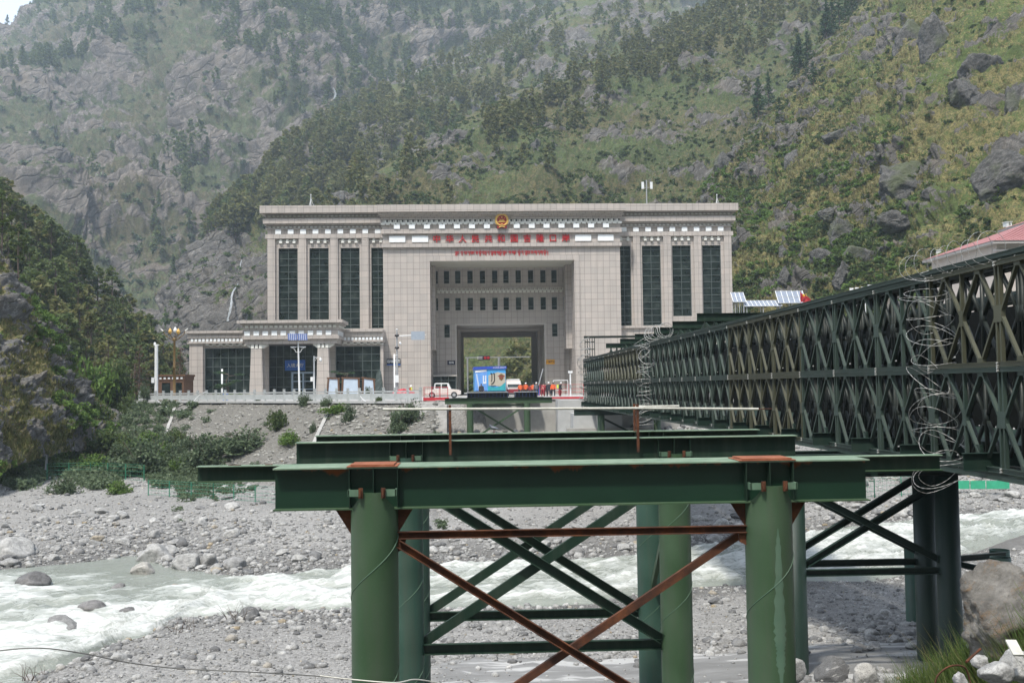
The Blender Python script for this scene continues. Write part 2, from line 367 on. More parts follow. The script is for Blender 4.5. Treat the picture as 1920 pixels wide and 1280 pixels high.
far_m = hill_mat('far_mountain_ground', (0.235, 0.21, 0.185), (0.08, 0.098, 0.048), (0.19, 0.165, 0.10), 0.22)
mid_m = hill_mat('valley_side_ground', (0.19, 0.18, 0.165), (0.075, 0.10, 0.038), (0.20, 0.175, 0.085), 0.4)
near_m = hill_mat('hillside_ground', (0.18, 0.17, 0.155), (0.085, 0.115, 0.034), (0.30, 0.255, 0.11), 0.7)
hill('far_mountain', [(-500, 330, 1250), (0, 66, 1300), (85, 4, 1310), (215, -110, 1330), (500, -330, 1400), (900, -400, 1500), (1350, -400, 1600)],
     [(-500, 760, 420), (0, 745, 450), (200, 740, 500), (430, 720, 560), (640, 720, 640), (900, 720, 760), (1350, 700, 900)],
     560, 420, 260.0, 42.0, 22.0, 6.0, -0.02, -0.05, far_m, back=400, rockamp=10.0, seed=1, smooth=False)
hill('forested_spur', [(310, 660, 440), (365, 520, 480), (410, 425, 520), (450, 390, 550), (520, 312, 600), (565, 262, 650), (650, 212, 700), (770, 140, 770), (905, 92, 830), (1050, 12, 900), (1250, -90, 1000)],
     [(310, 770, 330), (370, 770, 320), (430, 770, 310), (500, 770, 300), (570, 770, 300), (640, 770, 310), (720, 770, 320), (820, 770, 330), (950, 770, 340), (1100, 770, 350), (1300, 770, 380)],
     460, 320, 130.0, 14.0, 9.0, 2.5, -0.06, -0.05, mid_m, back=200, rockamp=5.0, seed=2, smooth=False, rockfn=lambda x, y: 0.6*sstep(445, 490, y)*sstep(560, 520, x))
hill('grassy_spur', [(540, 470, 350), (640, 375, 390), (735, 305, 430), (880, 217, 480), (1000, 160, 520), (1150, 112, 560), (1280, 50, 600), (1450, -60, 650), (1700, -200, 700)],
     [(560, 760, 255), (640, 760, 250), (735, 760, 240), (880, 760, 232), (1000, 760, 228), (1150, 760, 228), (1300, 760, 230), (1500, 760, 240), (1800, 760, 260)],
     560, 380, 95.0, 9.0, 6.5, 1.8, -0.18, 0.03, mid_m, back=150, rockamp=4.5, seed=3, smooth=False)
hill('near_hillside', [(1150, 600, 235), (1230, 480, 260), (1295, 385, 285), (1360, 300, 310), (1455, 190, 350), (1545, 80, 385), (1630, -10, 420), (1850, -260, 460), (2400, -330, 470)],
     [(1150, 760, 190), (1230, 760, 182), (1300, 760, 176), (1380, 765, 168), (1500, 770, 156), (1620, 775, 146), (1740, 780, 136), (1950, 800, 120), (2500, 840, 95)],
     640, 480, 55.0, 5.5, 4.2, 1.2, -0.20, 0.02, near_m, back=120, rockamp=3.6, seed=4, smooth=False)
hill('pine_spur', [(-260, 190, 225), (-80, 350, 230), (0, 410, 240), (90, 478, 250), (150, 535, 258), (220, 625, 268), (285, 700, 276), (330, 750, 282)],
     [(-260, 900, 140), (-80, 880, 145), (0, 850, 150), (60, 830, 150), (120, 810, 155), (200, 790, 165), (270, 775, 185), (330, 765, 205)],
     200, 160, 50.0, 4.0, 3.0, 1.0, -0.16, -0.05, near_m, back=120, rockamp=2.0, seed=5)
hill('rocky_spur', [(-350, 215, 118), (-120, 350, 120), (-15, 452, 123), (45, 548, 127), (95, 612, 130), (125, 682, 133), (152, 745, 136), (210, 812, 138)],
     [(-380, 1000, 72), (-150, 950, 80), (-40, 905, 86), (0, 885, 90), (45, 868, 95), (80, 856, 100), (120, 848, 106), (190, 838, 116)],
     220, 200, 22.0, 2.4, 1.6, 0.55, -0.04, 0.15, hill_mat('rocky_spur_ground', (0.22, 0.215, 0.205), (0.11, 0.145, 0.045), (0.38, 0.31, 0.15), 1.6), back=60, rockamp=1.3, seed=6)

# the other side of the valley, behind the camera (seen only as a dark reflection in the windows)
_x2 = np.linspace(-900, 900, 91); _s2 = np.linspace(0, 1, 40); X2, S2 = np.meshgrid(_x2, _s2); Y2 = -45 - S2*620; q = np.stack([X2, Y2, 0*X2], -1).reshape(-1, 3)
Z2 = -9 + S2*430 + 55*S2*fbm(q, 160, 5, ridged=True).reshape(X2.shape); idx = np.arange(X2.size).reshape(X2.shape)
me = np_mesh('opposite_hill', np.stack([X2, Y2, Z2], -1).reshape(-1, 3), np.stack([idx[:-1, :-1], idx[1:, :-1], idx[1:, 1:], idx[:-1, 1:]], -1).reshape(-1, 4), mid_m, smooth=True)
for nm, v_ in (('rock', 0.3), ('dry', 0.4)):
    a = me.attributes.new(nm, 'FLOAT', 'POINT'); a.data.foreach_set('value', np.full(X2.size, v_, dtype=np.float32))
tag(link('opposite_hill', me), kind='structure')

# ------------------------------------------------------------------ the valley floor
WZ = -8.5
far_px = [(-500, 1110), (-200, 1085), (0, 1067), (140, 1055), (250, 1040), (335, 1066), (430, 1078), (520, 1080), (640, 1067), (817, 1058), (1050, 1050), (1210, 1043), (1310, 1022), (1510, 998), (1700, 975), (1920, 958), (2300, 935)]
near_px = [(-500, 1330), (-200, 1300), (30, 1282), (140, 1240), (215, 1205), (290, 1190), (330, 1162), (430, 1152), (480, 1142), (640, 1142), (815, 1139), (1100, 1132), (1200, 1112), (1300, 1101), (1400, 1096), (1510, 1090), (1640, 1090), (1710, 1072), (1830, 1034), (1920, 1003), (2300, 950)]
_fw = np.array([atz(x, y, WZ)[:2] for x, y in far_px]); _nw = np.array([atz(x, y, WZ)[:2] for x, y in near_px])
def _ext(a, y0, y1): return np.vstack([[(-3000, y0)], a, [(3000, y1)]])
_fw = _ext(_fw, _fw[0, 1]-20, _fw[-1, 1]+400); _nw = _ext(_nw, _nw[0, 1]-20, _nw[-1, 1]+400)
def yfar(x): return np.interp(x, _fw[:, 0], _fw[:, 1])
def ynear(x): return np.minimum(np.interp(x, _nw[:, 0], _nw[:, 1]), yfar(x)-6)
EX = np.array([-3000, -47.5, -44.7, -24.1, -9.1, -2.9, 3, 60, 3000.0]); EY = np.array([3400, 150, 135, 116, 101, 95.5, 97, 104, 300.0])
def yedge(x): return np.interp(x, EX, EY)
def sstep(a, b, x): t = np.clip((x-a)/(b-a), 0, 1); return t*t*(3-2*t)
def ground(x, y, detail=True):
    x = np.asarray(x, float); y = np.asarray(y, float)
    yf, yn, ye = yfar(x), ynear(x), yedge(x)
    d = ye - y
    wide = np.where(x < -2.9, 22.0, np.where(x > 9, 20.0, 10.0))
    zf = np.where(d < wide, -0.25 - 6.75*np.clip(d/wide, 0, 1)**0.9, -7.0 - 1.5*np.clip((d-wide)/np.maximum(ye-wide-yf, 1), 0, 1)**0.8)
    zf = np.where((x > -3.2) & (x < 9.5) & (d < 14), -2.9 - 4.1*np.clip(d/14, 0, 1), zf)
    zf = np.where(d < 0, -0.25, zf)
    e = yn - y
    zn = WZ + 1.9*np.clip(e/22, 0, 1.0)**1.15
    side = sstep(4.6, 6.6, x)
    y0 = 10 + 13*side; y1 = 4 + 3.5*side
    b = sstep(0, 1, (y0-y)/(y0-y1)); zn = zn*(1-b) + (-0.45 - 0.6*side)*b
    mid = (y > yn) & (y < yf)
    dd = np.minimum(y-yn, yf-y); zr = WZ - 1.3*sstep(0, 3.0, dd)
    z = np.where(y >= yf, zf, np.where(y <= yn, zn, zr))
    if detail:
        q = np.stack([x, y, np.zeros_like(x)], -1).reshape(-1, 3)
        a = fbm(q, 7.0, 5, 0.55).reshape(x.shape); c = fbm(q+40, 1.3, 4, 0.6, ridged=True).reshape(x.shape)
        k = np.where((d < -0.5) & (y > 60), 0.0, 1.0)*np.where((y > 5), 1, 0.4)
        slope_k = np.where((d > 1) & (d < wide), 1.6, 1.0)
        edge = np.clip(np.minimum(np.abs(y-yn), np.abs(y-yf))/1.5, 0.25, 1)
        z = z + k*(0.30*a*slope_k + 0.09*c*slope_k)*edge
    return z
def _axis(segs):
    out = []
    for a, b, st in segs: out.append(np.arange(a, b, st))
    return np.concatenate(out)
gx = _axis([(-3000, -300, 150), (-300, -80, 8), (-80, -50, 1.2), (-50, 50, 0.45), (50, 100, 1.2), (100, 300, 8), (300, 3000.1, 150)])
gy = _axis([(-300, -20, 20), (-20, 6, 1.5), (6, 60, 0.42), (60, 125, 0.5), (125, 200, 3), (200, 400, 20), (400, 3000.1, 200)])
GX, GY = np.meshgrid(gx, gy); GZ = ground(GX, GY)
idx = np.arange(GX.size).reshape(GX.shape)
Fq = np.stack([idx[:-1, :-1], idx[:-1, 1:], idx[1:, 1:], idx[1:, :-1]], -1).reshape(-1, 4)
gm = mat('gravel_ground', (0.3, 0.295, 0.285), 0.95, 0, 0.2); t = NT(gm); p = t.pos(); sp = t.sep(p)
big = t.noise(p, 0.12, 5, 0.6); med = t.noise(p, 1.0, 6, 0.6); peb = t.vor(p, 7.0); pebc = t.vor(p, 7.0, out='Color'); peb2 = t.vor(p, 22.0, out='Color')
c = t.ramp(big, [(0.35, (0.175, 0.171, 0.16)), (0.6, (0.255, 0.25, 0.236))])
c = t.mix(0.35, c, t.ramp(t.sep(pebc)[0], [(0.0, (0.08, 0.08, 0.077)), (0.5, (0.2, 0.195, 0.188)), (1.0, (0.40, 0.39, 0.37))]))
c = t.mix(0.30, c, t.ramp(t.sep(peb2)[1], [(0.0, (0.08, 0.08, 0.077)), (1.0, (0.36, 0.35, 0.335))]))
c = t.mix(t.ramp(med, [(0.58, 0.0), (0.75, 0.35)]), c, (0.30, 0.295, 0.28))
wetf = t.ramp(t.math('ADD', t.math('MULTIPLY', t.math('SUBTRACT', med, 0.5), 0.5), t.math('SUBTRACT', sp[2], WZ)), [(0.12, 0.75), (0.42, 0.0)])
c = t.mix(wetf, c, (0.085, 0.083, 0.078))
bk = t.n('ShaderNodeAttribute', attribute_name='bank').outputs['Fac']; c = t.mix(t.math('MULTIPLY', bk, 0.75), c, t.ramp(t.noise(p, 2.5, 6, 0.7), [(0.35, (0.07, 0.066, 0.055)), (0.65, (0.15, 0.142, 0.122))]))
si = t.n('ShaderNodeAttribute', attribute_name='silt').outputs['Fac']; sf = t.ramp(t.math('ADD', si, t.math('MULTIPLY', t.math('SUBTRACT', med, 0.5), 0.7)), [(0.42, 0.0), (0.55, 1.0)])
pale = t.noise(t.mapped(p, (0.25, 0.8, 1)), 1.0, 5, 0.55, 0.6); c = t.mix(sf, c, t.ramp(pale, [(0.42, (0.15, 0.15, 0.145)), (0.56, (0.2, 0.2, 0.195)), (0.6, (0.36, 0.36, 0.35)), (0.75, (0.30, 0.30, 0.29))]))
t.col(c); t.bump(t.math('MULTIPLY', t.math('ADD', t.math('MULTIPLY', peb, -1.2), t.math('MULTIPLY', med, 0.6)), t.math('SUBTRACT', 1.0, t.math('MULTIPLY', sf, 0.9))), 0.8, 0.07)
def silt_mask(x, y): return sstep(-3, 0.5, x)*sstep(19, 15, x)*sstep(23.5, 25.5, y)*sstep(33.5, 31.5, y+0.06*x)
gme = np_mesh('ground', np.stack([GX, GY, GZ], -1).reshape(-1, 3), Fq, gm, smooth=True); a = gme.attributes.new('silt', 'FLOAT', 'POINT'); a.data.foreach_set('value', np.ascontiguousarray(silt_mask(GX, GY).ravel(), dtype=np.float32))
a = gme.attributes.new('bank', 'FLOAT', 'POINT'); a.data.foreach_set('value', np.ascontiguousarray((sstep(-0.5, 0.5, yedge(GX)-GY)*sstep(24, 20, yedge(GX)-GY)*(GX < -2.5)).ravel(), dtype=np.float32))
go = link('ground', gme); tag(go, kind='structure')

# ------------------------------------------------------------------ the river
wx = np.arange(-75, 120, 0.28); vv = np.linspace(-0.08, 1.08, 130)
WX, VV = np.meshgrid(wx, vv); YN, YF = ynear(WX), yfar(WX); WY = YN + (YF-YN)*VV
q = np.stack([WX, WY, np.zeros_like(WX)], -1).reshape(-1, 3)
flow = q.copy(); flow[:, 0] = q[:, 0]*0.55 + q[:, 1]*0.25; flow[:, 1] = q[:, 1]*1.1 - q[:, 0]*0.35
warp = fbm(q+3, 4.0, 3)
flow[:, 1] += warp*1.6
w1 = fbm(flow, 2.4, 5, 0.55, ridged=True).reshape(WX.shape); w2 = fbm(flow+9, 0.9, 4, 0.6).reshape(WX.shape)
calm = sstep(-24, -12, WX)*0.0 + np.exp(-((WX+19)/6)**2 - ((VV-0.85)/0.25)**2)      # the pool under the boulders
mid = np.clip(np.minimum(VV*14, (1-VV)*6), 0, 1)
rough_ = mid*(1-0.85*calm)
WZs = WZ + rough_*(0.55*w1 + 0.26*w2) + 0.02*w2
foam = np.clip(0.5 + 0.9*w1*mid + 0.8*fbm(flow*np.array([0.5, 1, 1])+21, 5.0, 4).reshape(WX.shape) - 0.6*calm - (1-mid)*0.15 - 0.22*sstep(-6, 6, WX), 0, 1)
idx = np.arange(WX.size).reshape(WX.shape)
Fq = np.stack([idx[:-1, :-1], idx[:-1, 1:], idx[1:, 1:], idx[1:, :-1]], -1).reshape(-1, 4)
wm = mat('river_water', (0.30, 0.33, 0.29), 0.12, 0, 0.5); t = NT(wm); p = t.pos()
fa = t.n('ShaderNodeAttribute', attribute_name='foam').outputs['Fac']
mp = t.mapped(p, (0.4, 1.7, 1.0), (0, 0, -0.3)); fn = t.noise(mp, 1.6, 9, 0.72, 1.2); fn2 = t.noise(mp, 6.0, 7, 0.7, 0.8)
fm = t.math('ADD', fa, t.math('ADD', t.math('MULTIPLY', t.math('SUBTRACT', fn, 0.5), 1.6), t.math('MULTIPLY', t.math('SUBTRACT', fn2, 0.5), 0.8)))
ff = t.ramp(fm, [(0.58, 0.0), (0.82, 0.4), (0.95, 0.55), (1.25, 1.0)])
t.col(t.mix(ff, t.mix(fn, (0.17, 0.188, 0.16), (0.28, 0.30, 0.262)), (0.52, 0.535, 0.51))); t.rough(t.ramp(ff, [(0.0, 0.13), (0.6, 0.7)]))
t.bump(t.math('ADD', t.math('MULTIPLY', fn, 1.0), t.math('MULTIPLY', fn2, 0.5)), 0.6, 0.18)
me = np_mesh('river_water', np.stack([WX, WY, WZs], -1).reshape(-1, 3), Fq, wm, smooth=True)
a = me.attributes.new('foam', 'FLOAT', 'POINT'); a.data.foreach_set('value', np.ascontiguousarray(foam.ravel(), dtype=np.float32))
tag(link('river_water', me), kind='structure')
# ------------------------------------------------------------------ border gate building
def tile_mat(name, c1, c2, size=0.96, grout=(0.11, 0.095, 0.085), off=(0.0, 0.0), sheen=0.42):
    m = mat(name, c1, sheen, 0, 0.5); t = NT(m); p = t.pos(); s = t.sep(p)
    v = t.comb(t.math('ADD', t.math('ADD', s[0], s[1]), off[0]), t.math('ADD', s[2], off[1]), 0.0)
    br = t.n('ShaderNodeTexBrick'); br.offset = 0.0; br.squash = 1.0; t.l(v, br.inputs['Vector'])
    br.inputs['Scale'].default_value = 1.0; br.inputs['Brick Width'].default_value = size; br.inputs['Row Height'].default_value = size
    br.inputs['Mortar Size'].default_value = 0.022; br.inputs['Mortar Smooth'].default_value = 0.3; br.inputs['Bias'].default_value = 0.0
    br.inputs['Color1'].default_value = (*c1, 1); br.inputs['Color2'].default_value = (*c2, 1); br.inputs['Mortar'].default_value = (*grout, 1)
    gr = t.noise(p, 45, 4, 0.7); st = t.noise(t.mapped(p, (1.4, 1.4, 0.1)), 1.0, 5, 0.6); bg_ = t.noise(p, 0.22, 4)
    c = t.mix(t.math('MULTIPLY', t.ramp(gr, [(0.35, 1.0), (0.6, 0.0)]), 0.25), br.outputs[0], tuple(x*0.6 for x in c1))
    c = t.mix(t.math('MULTIPLY', t.ramp(st, [(0.48, 0.0), (0.78, 1.0)]), 0.42), c, (0.2, 0.19, 0.175))
    c = t.mix(t.ramp(bg_, [(0.35, 0.0), (0.75, 0.25)]), c, tuple(min(1, x*1.12) for x in c1))
    t.col(c); x = t.bump(t.math('MULTIPLY', br.outputs['Fac'], -1.0), 0.5, 0.02); return m
M['tile'] = tile_mat('granite_tile_cladding', (0.40, 0.365, 0.335), (0.47, 0.42, 0.38))
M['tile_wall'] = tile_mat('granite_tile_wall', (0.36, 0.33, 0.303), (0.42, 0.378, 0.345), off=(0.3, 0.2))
M['trim'] = varied('cast_stone_trim', (0.40, 0.375, 0.35), (0.46, 0.435, 0.40), 0.8, 0.7, bump=0.1)
M['soffit'] = varied('soffit_render', (0.42, 0.41, 0.35), (0.47, 0.46, 0.395), 0.5, 0.8)
M['white_tile'] = varied('white_glazed_panel', (0.72, 0.75, 0.76), (0.8, 0.82, 0.82), 1.2, 0.25)
M['dent'] = varied('pale_bracket_stone', (0.6, 0.6, 0.55), (0.7, 0.7, 0.65), 1.2, 0.6)
M['hole_shade'] = varied('painted_recess_shade', (0.06, 0.06, 0.055), (0.09, 0.09, 0.08), 2.0, 0.8)  # dark colour standing in for the shade in the dentil holes
gl = mat('dark_window_glass', (0.012, 0.02, 0.02), 0.06, 0.0, 0.6); t = NT(gl); p = t.pos()
nn = t.noise(p, 0.7, 4); t.col(t.ramp(nn, [(0.3, (0.004, 0.008, 0.008)), (0.55, (0.02, 0.03, 0.028)), (0.72, (0.06, 0.072, 0.066))])); t.bump(t.noise(p, 0.35, 2), 0.05, 0.3)
gl.node_tree.nodes['Principled BSDF'].inputs['IOR'].default_value = 1.45; M['glass'] = gl
M['alu'] = varied('grey_aluminium_mullion', (0.09, 0.11, 0.11), (0.14, 0.165, 0.16), 2.0, 0.4, 0.3)
M['red_letter'] = varied('red_metal_letters', (0.42, 0.012, 0.02), (0.5, 0.02, 0.025), 3.0, 0.35)
M['gold'] = varied('gilded_metal', (0.55, 0.33, 0.08), (0.7, 0.45, 0.13), 4.0, 0.4, 0.35)
M['maroon'] = varied('emblem_red_enamel', (0.28, 0.01, 0.02), (0.33, 0.02, 0.03), 4.0, 0.4)
M['white_paint'] = varied('white_paint', (0.62, 0.63, 0.63), (0.75, 0.76, 0.76), 3.0, 0.4)
M['black'] = varied('black_plastic', (0.012, 0.012, 0.014), (0.03, 0.03, 0.032), 4.0, 0.5)
M['navy'] = varied('navy_sign_face', (0.008, 0.012, 0.035), (0.015, 0.02, 0.05), 4.0, 0.35)
M['blue'] = varied('blue_sign_face', (0.02, 0.1, 0.4), (0.03, 0.13, 0.48), 4.0, 0.4)

YB = 150.0
def bx(px, py=600, y=YB): return at(px, py, y).x
def bz(py, px=941.5, y=YB): return at(px, py, y).z
XC = (bx(718.75, 560) + bx(1164, 560))/2
KX = 150.0/F                                  # metres per photo pixel on the front plane
gate = thing('border_gate_building', 'huge pinkish grey tiled gateway building with a square portal and red lettering over it', 'building', (XC, YB, 0))
def LX(px, y=YB, py=560): return bx(px, py, y) - XC      # local x
def sym(fn):                                   # run a builder for both wings
    for s_ in (-1, 1): fn(s_)
def mirx(a, b, s_): return (a, b) if s_ < 0 else (-b, -a)
HW = -LX(718.75)                               # half width of the central block
PW = -(LX(806.5) - LX(1077.5))/2; PC = 0.0     # half width of the portal
z_top = bz(386); z_port = bz(488.7)
YR = 9.0                                       # depth of the portal recess (local y)
IW = (at(1021, 650, YB+YR).x - at(856.5, 650, YB+YR).x)/2; ICX = (at(1021, 650, YB+YR).x + at(856.5, 650, YB+YR).x)/2 - XC
z_in = at(941, 609.5, YB+YR).z
YT = 42.0                                      # far face of the building
def dentils(b, x0, x1, y, z, w, h, step, d=0.25, two=True, mi=0):
    n = int((x1-x0)/step)
    s0 = (x1-x0-n*step)/2 + x0
    for k in range(n+1):
        xx = s0 + k*step
        b.box(xx-w/2, xx+w/2, y-d, y, z, z+h, mi)
        if two and k < n: b.box(xx+step/2-w/2, xx+step/2+w/2, y-d*0.6, y, z+h*1.12, z+h*1.75, mi)
def stepband(b, x0, x1, y, d, z0, z1, yb=3.0, side=True):
    sd = 0.5*d; b.box(x0-(sd if side else 0), x1+(sd if side else 0), y-d, y+yb, z0, z1)
# --- walls of the central block: two towers, the beam over the portal, the recessed wall with the inner passage
z_c1 = bz(463)                                  # underside of the lower band
w = MB(); w2 = MB()
w.box(-HW, -PW, 0, YR, 0, z_c1); w.box(PW, HW, 0, YR, 0, z_c1); w.box(-PW, PW, 0, YR, z_port, z_c1)
w.box(-HW, HW, 0.01, YR, z_c1, z_top-0.9)
w2.box(-HW, ICX-IW, YR+0.002, YT, 0, z_port+1.5); w2.box(ICX+IW, HW, YR+0.002, YT, 0, z_port+1.5); w2.box(ICX-IW, ICX+IW, YR+0.004, YT, z_in, z_port+1.5)
w2.box(-HW, HW, YR+0.003, YT, z_port+1.505, z_top-1.0)
w.build('tower_wall', M['tile'], gate); w2.build('recessed_wall', M['tile_wall'], gate)
b = MB()                                        # portal frame moulding and soffit lining
b.box(-PW-0.85, -PW+0.003, -0.12, 0.0, 0, z_port+0.85); b.box(PW-0.003, PW+0.85, -0.12, 0, 0, z_port+0.85); b.box(-PW, PW, -0.12, 0, z_port-0.003, z_port+0.85)
b.box(-PW-0.12, -PW, -0.2, -0.12, 0, z_port+0.12); b.box(PW, PW+0.12, -0.2, -0.12, 0, z_port+0.12); b.box(-PW, PW, -0.2, -0.12, z_port, z_port+0.12)
b.build('portal_surround', M['tile'], gate)
b = MB(); b.box(-PW+0.004, PW-0.004, 0.05, YR-0.003, z_port-0.06, z_port-0.004); b.build('portal_soffit', M['soffit'], gate)
for pc in ((ICX-IW-0.25, ICX-IW, YR-0.25, YR, 0, z_in+0.25), (ICX+IW, ICX+IW+0.25, YR-0.25, YR, 0, z_in+0.25), (ICX-IW, ICX+IW, YR-0.25, YR, z_in, z_in+0.25)):
    b = MB(); b.box(*pc); b.build('passage_frame', M['trim'], gate)
for yy, k in ((YR+9, 0.5), (YR+20, 0.9)):
    for pc in ((ICX-IW+0.003, ICX-IW+k, yy, yy+1.2, 0, z_in-k), (ICX+IW-k, ICX+IW-0.003, yy, yy+1.2, 0, z_in-k), (ICX-IW+0.003, ICX+IW-0.003, yy, yy+1.2, z_in-k, z_in-0.003)): b = MB(); b.box(*pc); b.build('passage_rib', M['trim'], gate)
for xa, xb in ((PW-0.9, PW-0.003), (-PW+0.003, -PW+0.6)): b = MB(); b.box(xa, xb, 5.0, YR-0.004, bz(652), z_port-0.07); b.build('portal_jamb', M['tile'], gate)
# --- central cornice
def band(name, x0, x1, y0, d, p0, p1, matl, side=True, yb=3.0):
    q = MB(); stepband(q, x0, x1, y0, d, bz(p1), bz(p0), yb, side); return q
c = MB()
for d, p0, p1 in ((1.5, 386, 399), (1.1, 399.1, 403), (0.75, 403.1, 406), (0.35, 406.1, 411), (0.5, 429.5, 437.5), (0.42, 456.5, 463)):
    stepband(c, -HW, HW, 0, d, bz(p1), bz(p0), 6.0)
c.box(-HW-0.1, HW+0.1, -0.1, 6, bz(429.4), bz(411.1)); c.box(-HW-0.05, HW+0.05, -0.06, 6, bz(456.4), bz(437.6))
c.build('cornice', M['tile'], gate)
c = MB(); n = 46; stp = 2*HW/n
for k in range(n+1):
    xx = -HW + k*stp
    c.box(xx-0.30, xx+0.30, -0.42, -0.1, bz(421), bz(417.2)); c.box(xx-0.14+stp/2, xx+0.14+stp/2, -0.3, -0.1, bz(418.5), bz(412)) if k < n else None
c.box(-HW-0.05, HW+0.05, -0.34, -0.1, bz(417.1), bz(416))
for k in range(n):
    xx = -HW+(k+0.5)*stp; c.box(xx-0.34-0.02, xx-0.3+0.02, -0.3, -0.1, bz(418.5), bz(412))
for k in range(n): xx = -HW+(k+0.5)*stp+0.16; c.box(xx-0.12, xx+0.26, -0.13, -0.1, bz(416), bz(411.5), 1)  # flat dark plates paint the shade between the dentils
c.build('dentil_course', [M['dent'], M['hole_shade']], gate)
for k in range(15):
    if k == 7: continue
    xx = (k-7)*28.1*KX; q = MB(); q.box(xx-0.45, xx+0.45, -0.62, -0.1, bz(429), bz(421.2)); q.build('white_block', M['white_tile'], gate)
for s_ in (-1, 1):
    for a, e in ((120, 240), (290, 412)):
        x0, x1 = mirx(LX(700+a/4, py=447), LX(700+e/4, py=447), s_); q = MB(); q.box(x0, x1, -0.22, -0.06, bz(453.2), bz(441.5)); q.build('white_panel', M['white_tile'], gate)
def text(name, body, parent, x, y, z, size, depth, matl, bold=0.0, align='CENTER', rz=0.0, sx=1.0):
    cu = bpy.data.curves.new(name, 'FONT'); cu.body = body; cu.size = size; cu.extrude = depth; cu.offset = bold; cu.align_x = align; cu.align_y = 'CENTER'
    cu.materials.append(matl); tmp = bpy.data.objects.new(name, cu); me = bpy.data.meshes.new_from_object(tmp); bpy.data.objects.remove(tmp); me.name = name
    o = bpy.data.objects.new(name, me); o.parent = parent; o.location = (x, y, z); o.rotation_euler = (R(90), 0, rz); o.scale = (sx, 1, 1)
    C.objects.link(o); return o
for k, ch in enumerate('中华人民共和国吉隆口岸'):
    text('red_character', ch, gate, LX(700+(476+k*96.7)/4, py=448), -0.16, bz(448.3), 1.27, 0.1, M['red_letter'], 0.004)
# Tibetan line: letters drawn as strokes hanging from a head line
TG = {'k': [((0,0),(.8,0)),((.1,0),(.1,-.5)),((.42,0),(.42,-.55)),((.75,0),(.75,-1.0))], 'h': [((0,0),(.8,0)),((.2,0),(.1,-.3),(.6,-.45),(.15,-.7),(.5,-1.1))],
      'm': [((0,0),(.8,0)),((.15,0),(.05,-.35),(.4,-.3)),((.7,0),(.7,-.6)),((.1,-.6),(.7,-.6))], 'd': [((0,0),(.7,0)),((.1,-.2),(.55,-.3),(.5,-.8),(.6,-1.0))],
      'ng': [((0,0),(.6,0)),((.05,0),(.05,-.4),(.5,-.5))], 's': [((0,0),(.8,0)),((.7,0),(.7,-.65)),((.1,-.05),(.4,-.4),(.05,-.6))], 'py': [((0,0),(.8,0)),((.1,0),(.1,-.5),(.7,-.5),(.7,0)),((.2,-.6),(.6,-.7),(.15,-1.0),(.7,-1.15)),((.2,.35),(.6,.25))],
      'rg': [((0,0),(.8,0)),((.2,-.1),(.2,-.45),(.6,-.45)),((.65,0),(.65,-.55)),((.1,-.65),(.7,-.65),(.6,-1.2)),((.1,-.65),(.1,-1.0))], '.': [((.1,-.05),(.2,-.15))], '|': [((.2,0),(.2,-1.1))]}
seq = ['rg','ng','.','h','.','m','.','d','m','ng','s','.','py','.','m','h','n_' if 0 else 'd','.','rg','k','.','k','py','.','rg','ng','.','s','.','k','ng','.','py','.','d','.','rg','m','.','s','.','k','.','d','k','.','py','.','|']
tb = MB(); cur = 0.0; wid = {'.': .35, '|': .4}; tot = sum(wid.get(g, .95) for g in seq); tw = LX(1028, py=473) - LX(853.5, py=473); u = tw/tot
for g in seq:
    for st in TG[g]:
        pts = [(LX(853.5, py=473)+(cur+p_[0])*u, -0.1, bz(471.3)+p_[1]*0.62) for p_ in st]
        for a_, b_ in zip(pts[:-1], pts[1:]): tb.bar(a_, b_, 0.075, 0.09, (0, 1, 0))
    cur += wid.get(g, .95)
tb.build('red_tibetan_lettering', M['red_letter'], gate)
# national emblem over the portal
em = bpy.data.objects.new('emblem', None); em.parent = gate; em.location = (LX(940.6, py=414), -0.75, bz(414.2)); C.objects.link(em)
def disc(r0, r1, y0, y1, n=40, sz=1.0):
    q = MB()
    vs = []; 
    for yy in (y0, y1):
        for rr in (r0, r1):
            vs += [(rr*math.cos(2*math.pi*k/n), yy, rr*sz*math.sin(2*math.pi*k/n)) for k in range(n)]
    fs = []
    for k in range(n):
        j = (k+1) % n; fs += [(k, j, n+j, n+k), (n+k, n+j, 3*n+j, 3*n+k), (2*n+k, 3*n+k, 3*n+j, 2*n+j), (k, 2*n+k, 2*n+j, j)]
    q.add(vs, fs); return q
q = disc(0.72, 1.03, -0.12, 0.5, sz=1.0); q.build('gold_wreath', M['gold'], em)
q = disc(0.0001, 0.74, 0.0, 0.3); q.build('red_disc', M['maroon'], em)
def star(q, cx, cz, r, y):
    pts = [(cx+(r if k % 2 == 0 else r*0.4)*math.sin(k*math.pi/5), cz+(r if k % 2 == 0 else r*0.4)*math.cos(k*math.pi/5)) for k in range(10)]
    q.prism(pts, 'y', y-0.06, y)
q = MB(); star(q, 0, 0.42, 0.17, -0.02)
for sx, sz in ((-0.4, 0.28), (-0.17, 0.1), (0.17, 0.1), (0.4, 0.28)): star(q, sx, sz, 0.1, -0.02)
q.build('stars', M['gold'], em)
q = MB(); q.box(-0.38, 0.38, -0.08, 0.0, -0.2, -0.1); q.prism([(-0.45, -0.1), (0.45, -0.1), (0.32, 0.02), (-0.32, 0.02)], 'y', -0.1, 0.0); q.box(-0.56, 0.56, -0.08, 0, -0.34, -0.21)
q.build('gate_tower_relief', M['gold'], em)
q = MB(); q.tube([(-0.75, -0.2, -0.55), (-0.35, -0.2, -0.85), (0, -0.2, -0.62), (0.35, -0.2, -0.85), (0.75, -0.2, -0.55)], 0.075, 6); q.tube([(-0.45, -0.2, -1.12), (0, -0.2, -0.98), (0.45, -0.2, -1.12)], 0.06, 6); q.build('gold_ribbon', M['gold'], em)
